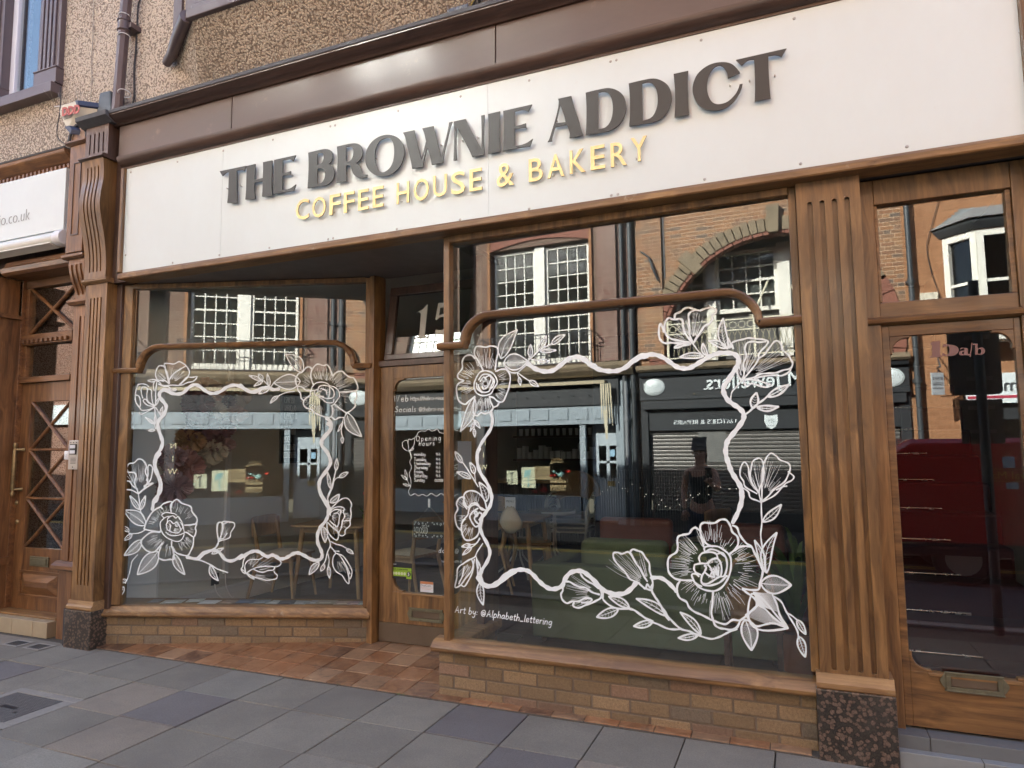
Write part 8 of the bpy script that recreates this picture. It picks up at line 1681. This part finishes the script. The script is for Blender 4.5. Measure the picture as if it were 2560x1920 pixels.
# ------------------------------------------------------------------ person standing in the road, looking at the shop
def skin(name,verts,edges,mat,parent,sub=2,root=0):
    me=bpy.data.meshes.new(name); bm=bmesh.new(); L=bm.verts.layers.skin.verify(); vs=[]
    for i,(x,y,z,r,*r2) in enumerate(verts):
        v=bm.verts.new((x,y,z)); v[L].radius=(r,r2[0] if r2 else r); v[L].use_root=(i==root); vs.append(v)
    for a,b in edges: bm.edges.new((vs[a],vs[b]))
    bm.to_mesh(me); bm.free(); me.materials.append(mat); o=bpy.data.objects.new(name,me); S.collection.objects.link(o)
    if parent: adopt(o,parent)
    sk=o.modifiers.new('skin','SKIN'); sk.use_smooth_shade=True
    ss=o.modifiers.new('sub','SUBSURF'); ss.levels=ss.render_levels=sub; return o
SKIN=plain('skin',(.42,.25,.18),.5,var=.06)
PX,PY,PZ=.80,-4.75,-.12
PN=thing('person','person in black top and navy trousers in the road, seen reflected beside the jewellers sign','person',(PX,PY,PZ))
V_=lambda x,y,z,r,*q:(PX+x,PY+y,PZ+z,r,*q)
body=[V_(0,0,.93,.13,.10),V_(0,.0,1.08,.115,.085),V_(0,.01,1.25,.145,.095),V_(0,.0,1.37,.12,.08),V_(0,.01,1.45,.055),V_(0,.02,1.53,.06),V_(0,.03,1.60,.082,.095),V_(0,.02,1.68,.06,.07),
 V_(-.17,0,1.36,.05),V_(-.22,-.02,1.12,.042),V_(-.20,.08,.90,.032),V_(.17,.01,1.36,.05),V_(.22,.10,1.15,.042),V_(.16,.33,1.24,.032),
 V_(-.09,0,.86,.10),V_(-.10,.02,.48,.065),V_(-.10,-.02,.09,.042),V_(-.11,.10,.035,.035,.03),V_(.09,0,.86,.10),V_(.10,.03,.48,.065),V_(.11,.0,.09,.042),V_(.12,.12,.035,.035,.03)]
be=[(0,1),(1,2),(2,3),(3,4),(4,5),(5,6),(6,7),(3,8),(8,9),(9,10),(3,11),(11,12),(12,13),(0,14),(14,15),(15,16),(16,17),(0,18),(18,19),(19,20),(20,21)]
b=skin('body',body,be,SKIN,PN)
tr=[V_(0,0,.95,.138,.108),V_(-.092,0,.84,.108),V_(-.102,.02,.48,.08),V_(-.102,-.02,.10,.068),V_(.092,0,.84,.108),V_(.102,.03,.48,.08),V_(.112,0,.10,.068)]
skin('trousers',tr,[(0,1),(1,2),(2,3),(0,4),(4,5),(5,6)],plain('navy_cloth',(.02,.03,.07),.9),PN)
tp=[V_(0,0,.90,.145,.115),V_(0,0,1.08,.128,.097),V_(0,.01,1.25,.156,.106),V_(0,0,1.375,.128,.088),V_(-.135,0,1.37,.05),V_(.135,0,1.37,.05)]
skin('top',tp,[(0,1),(1,2),(2,3),(3,4),(3,5)],plain('black_cloth',(.018,.018,.02),.9),PN)
hr=[V_(0,-.02,1.66,.088,.10),V_(0,-.05,1.56,.085,.08),V_(0,-.06,1.46,.075,.05),V_(0,-.06,1.38,.05,.03),V_(0,.05,1.71,.06,.05)]
skin('hair',hr,[(0,1),(1,2),(2,3),(0,4)],plain('dark_hair',(.02,.014,.01),.6),PN)
m=MB()
for s in(-1,1): m.lathe([(0,-.008),(.011,-.004),(.011,.004),(0,.008)],(PX+s*.032,PY+.112,PZ+1.60),10,'y')
m.obj('eyes',NM('eye',(.05,.03,.02),.2).m,PN)
m=MB(); m.loft([[(PX-.008,PY+.105,PZ+1.605),(PX+.008,PY+.105,PZ+1.605),(PX,PY+.118,PZ+1.606)],[(PX-.017,PY+.108,PZ+1.565),(PX+.017,PY+.108,PZ+1.565),(PX,PY+.140,PZ+1.568)]]); m.obj('nose',SKIN,PN,smooth=80)
m=MB(); m.tube(crom([(PX-.022,PY+.10,PZ+1.538),(PX,PY+.112,PZ+1.535),(PX+.022,PY+.10,PZ+1.538)],4),.005,6); m.obj('mouth',NM('lip',(.30,.12,.10),.5).m,PN,smooth=60)
for s in(-1,1): m=MB(); m.lathe([(0,-.008),(.018,-.006),(.020,.004),(0,.006)],(PX+s*.083,PY+.03,PZ+1.59),10,'x'); m.obj('ear',SKIN,PN,smooth=60)
def hand(px,py,pz,fwd,side,up):
    P=Vector((px,py,pz)); f,s,u=Vector(fwd),Vector(side),Vector(up)
    pv=lambda a,b,c,r:(*(P+f*a+s*b+u*c),r)
    vs=[pv(0,0,0,.026),pv(.045,0,0,.034)]; es=[(0,1)]
    for k,(o,l) in enumerate(((-.030,.066),(-.010,.076),(.011,.070),(.030,.056))):
        n=len(vs); vs+=[pv(.075,o,0,.011),pv(.075+l*.5,o*1.05,-.010,.009),pv(.075+l*.78,o*1.05,-.036,.008),pv(.075+l*.72,o,-.058,.007)]; es+=[(1,n),(n,n+1),(n+1,n+2),(n+2,n+3)]
    n=len(vs); vs+=[pv(.03,.034,.0,.014),pv(.06,.058,-.012,.011),pv(.088,.055,-.030,.009)]; es+=[(1,n),(n,n+1),(n+1,n+2)]
    return skin('hand',vs,es,SKIN,PN,1)
hand(PX+.16,PY+.33,PZ+1.24,(0,.75,.66),(-1,0,0),(0,-.66,.75)); hand(PX-.20,PY+.08,PZ+.90,(0,.35,-.94),(1,0,0),(0,.94,.35))
t=thing('phone','dark phone held up in the right hand of the person in the road','phone',(PX+.16,PY+.42,PZ+1.30)); m=MB(Matrix.Translation((PX+.16,PY+.425,PZ+1.315))@Matrix.Rotation(R(-20),4,'X')); m.box(-.037,.037,-.004,.004,-.03,.12); m.obj('phone_body',BLACK,t,bevel=.003); m=MB(Matrix.Translation((PX+.16,PY+.425,PZ+1.315))@Matrix.Rotation(R(-20),4,'X')); m.box(-.033,.033,-.0048,-.0042,-.026,.116); m.obj('screen',NM('phone_screen',(.03,.035,.04),.1).m,t)
for s in(-1,1): m=MB(); m.loft([[(PX+s*.11+.045*math.cos(a),PY+.04+.13*math.sin(a),PZ+z) for a in [2*PI*k/16 for k in range(16)]] for z in(.0,.03,.055)]); m.obj('shoe',BLACK,PN,smooth=50)
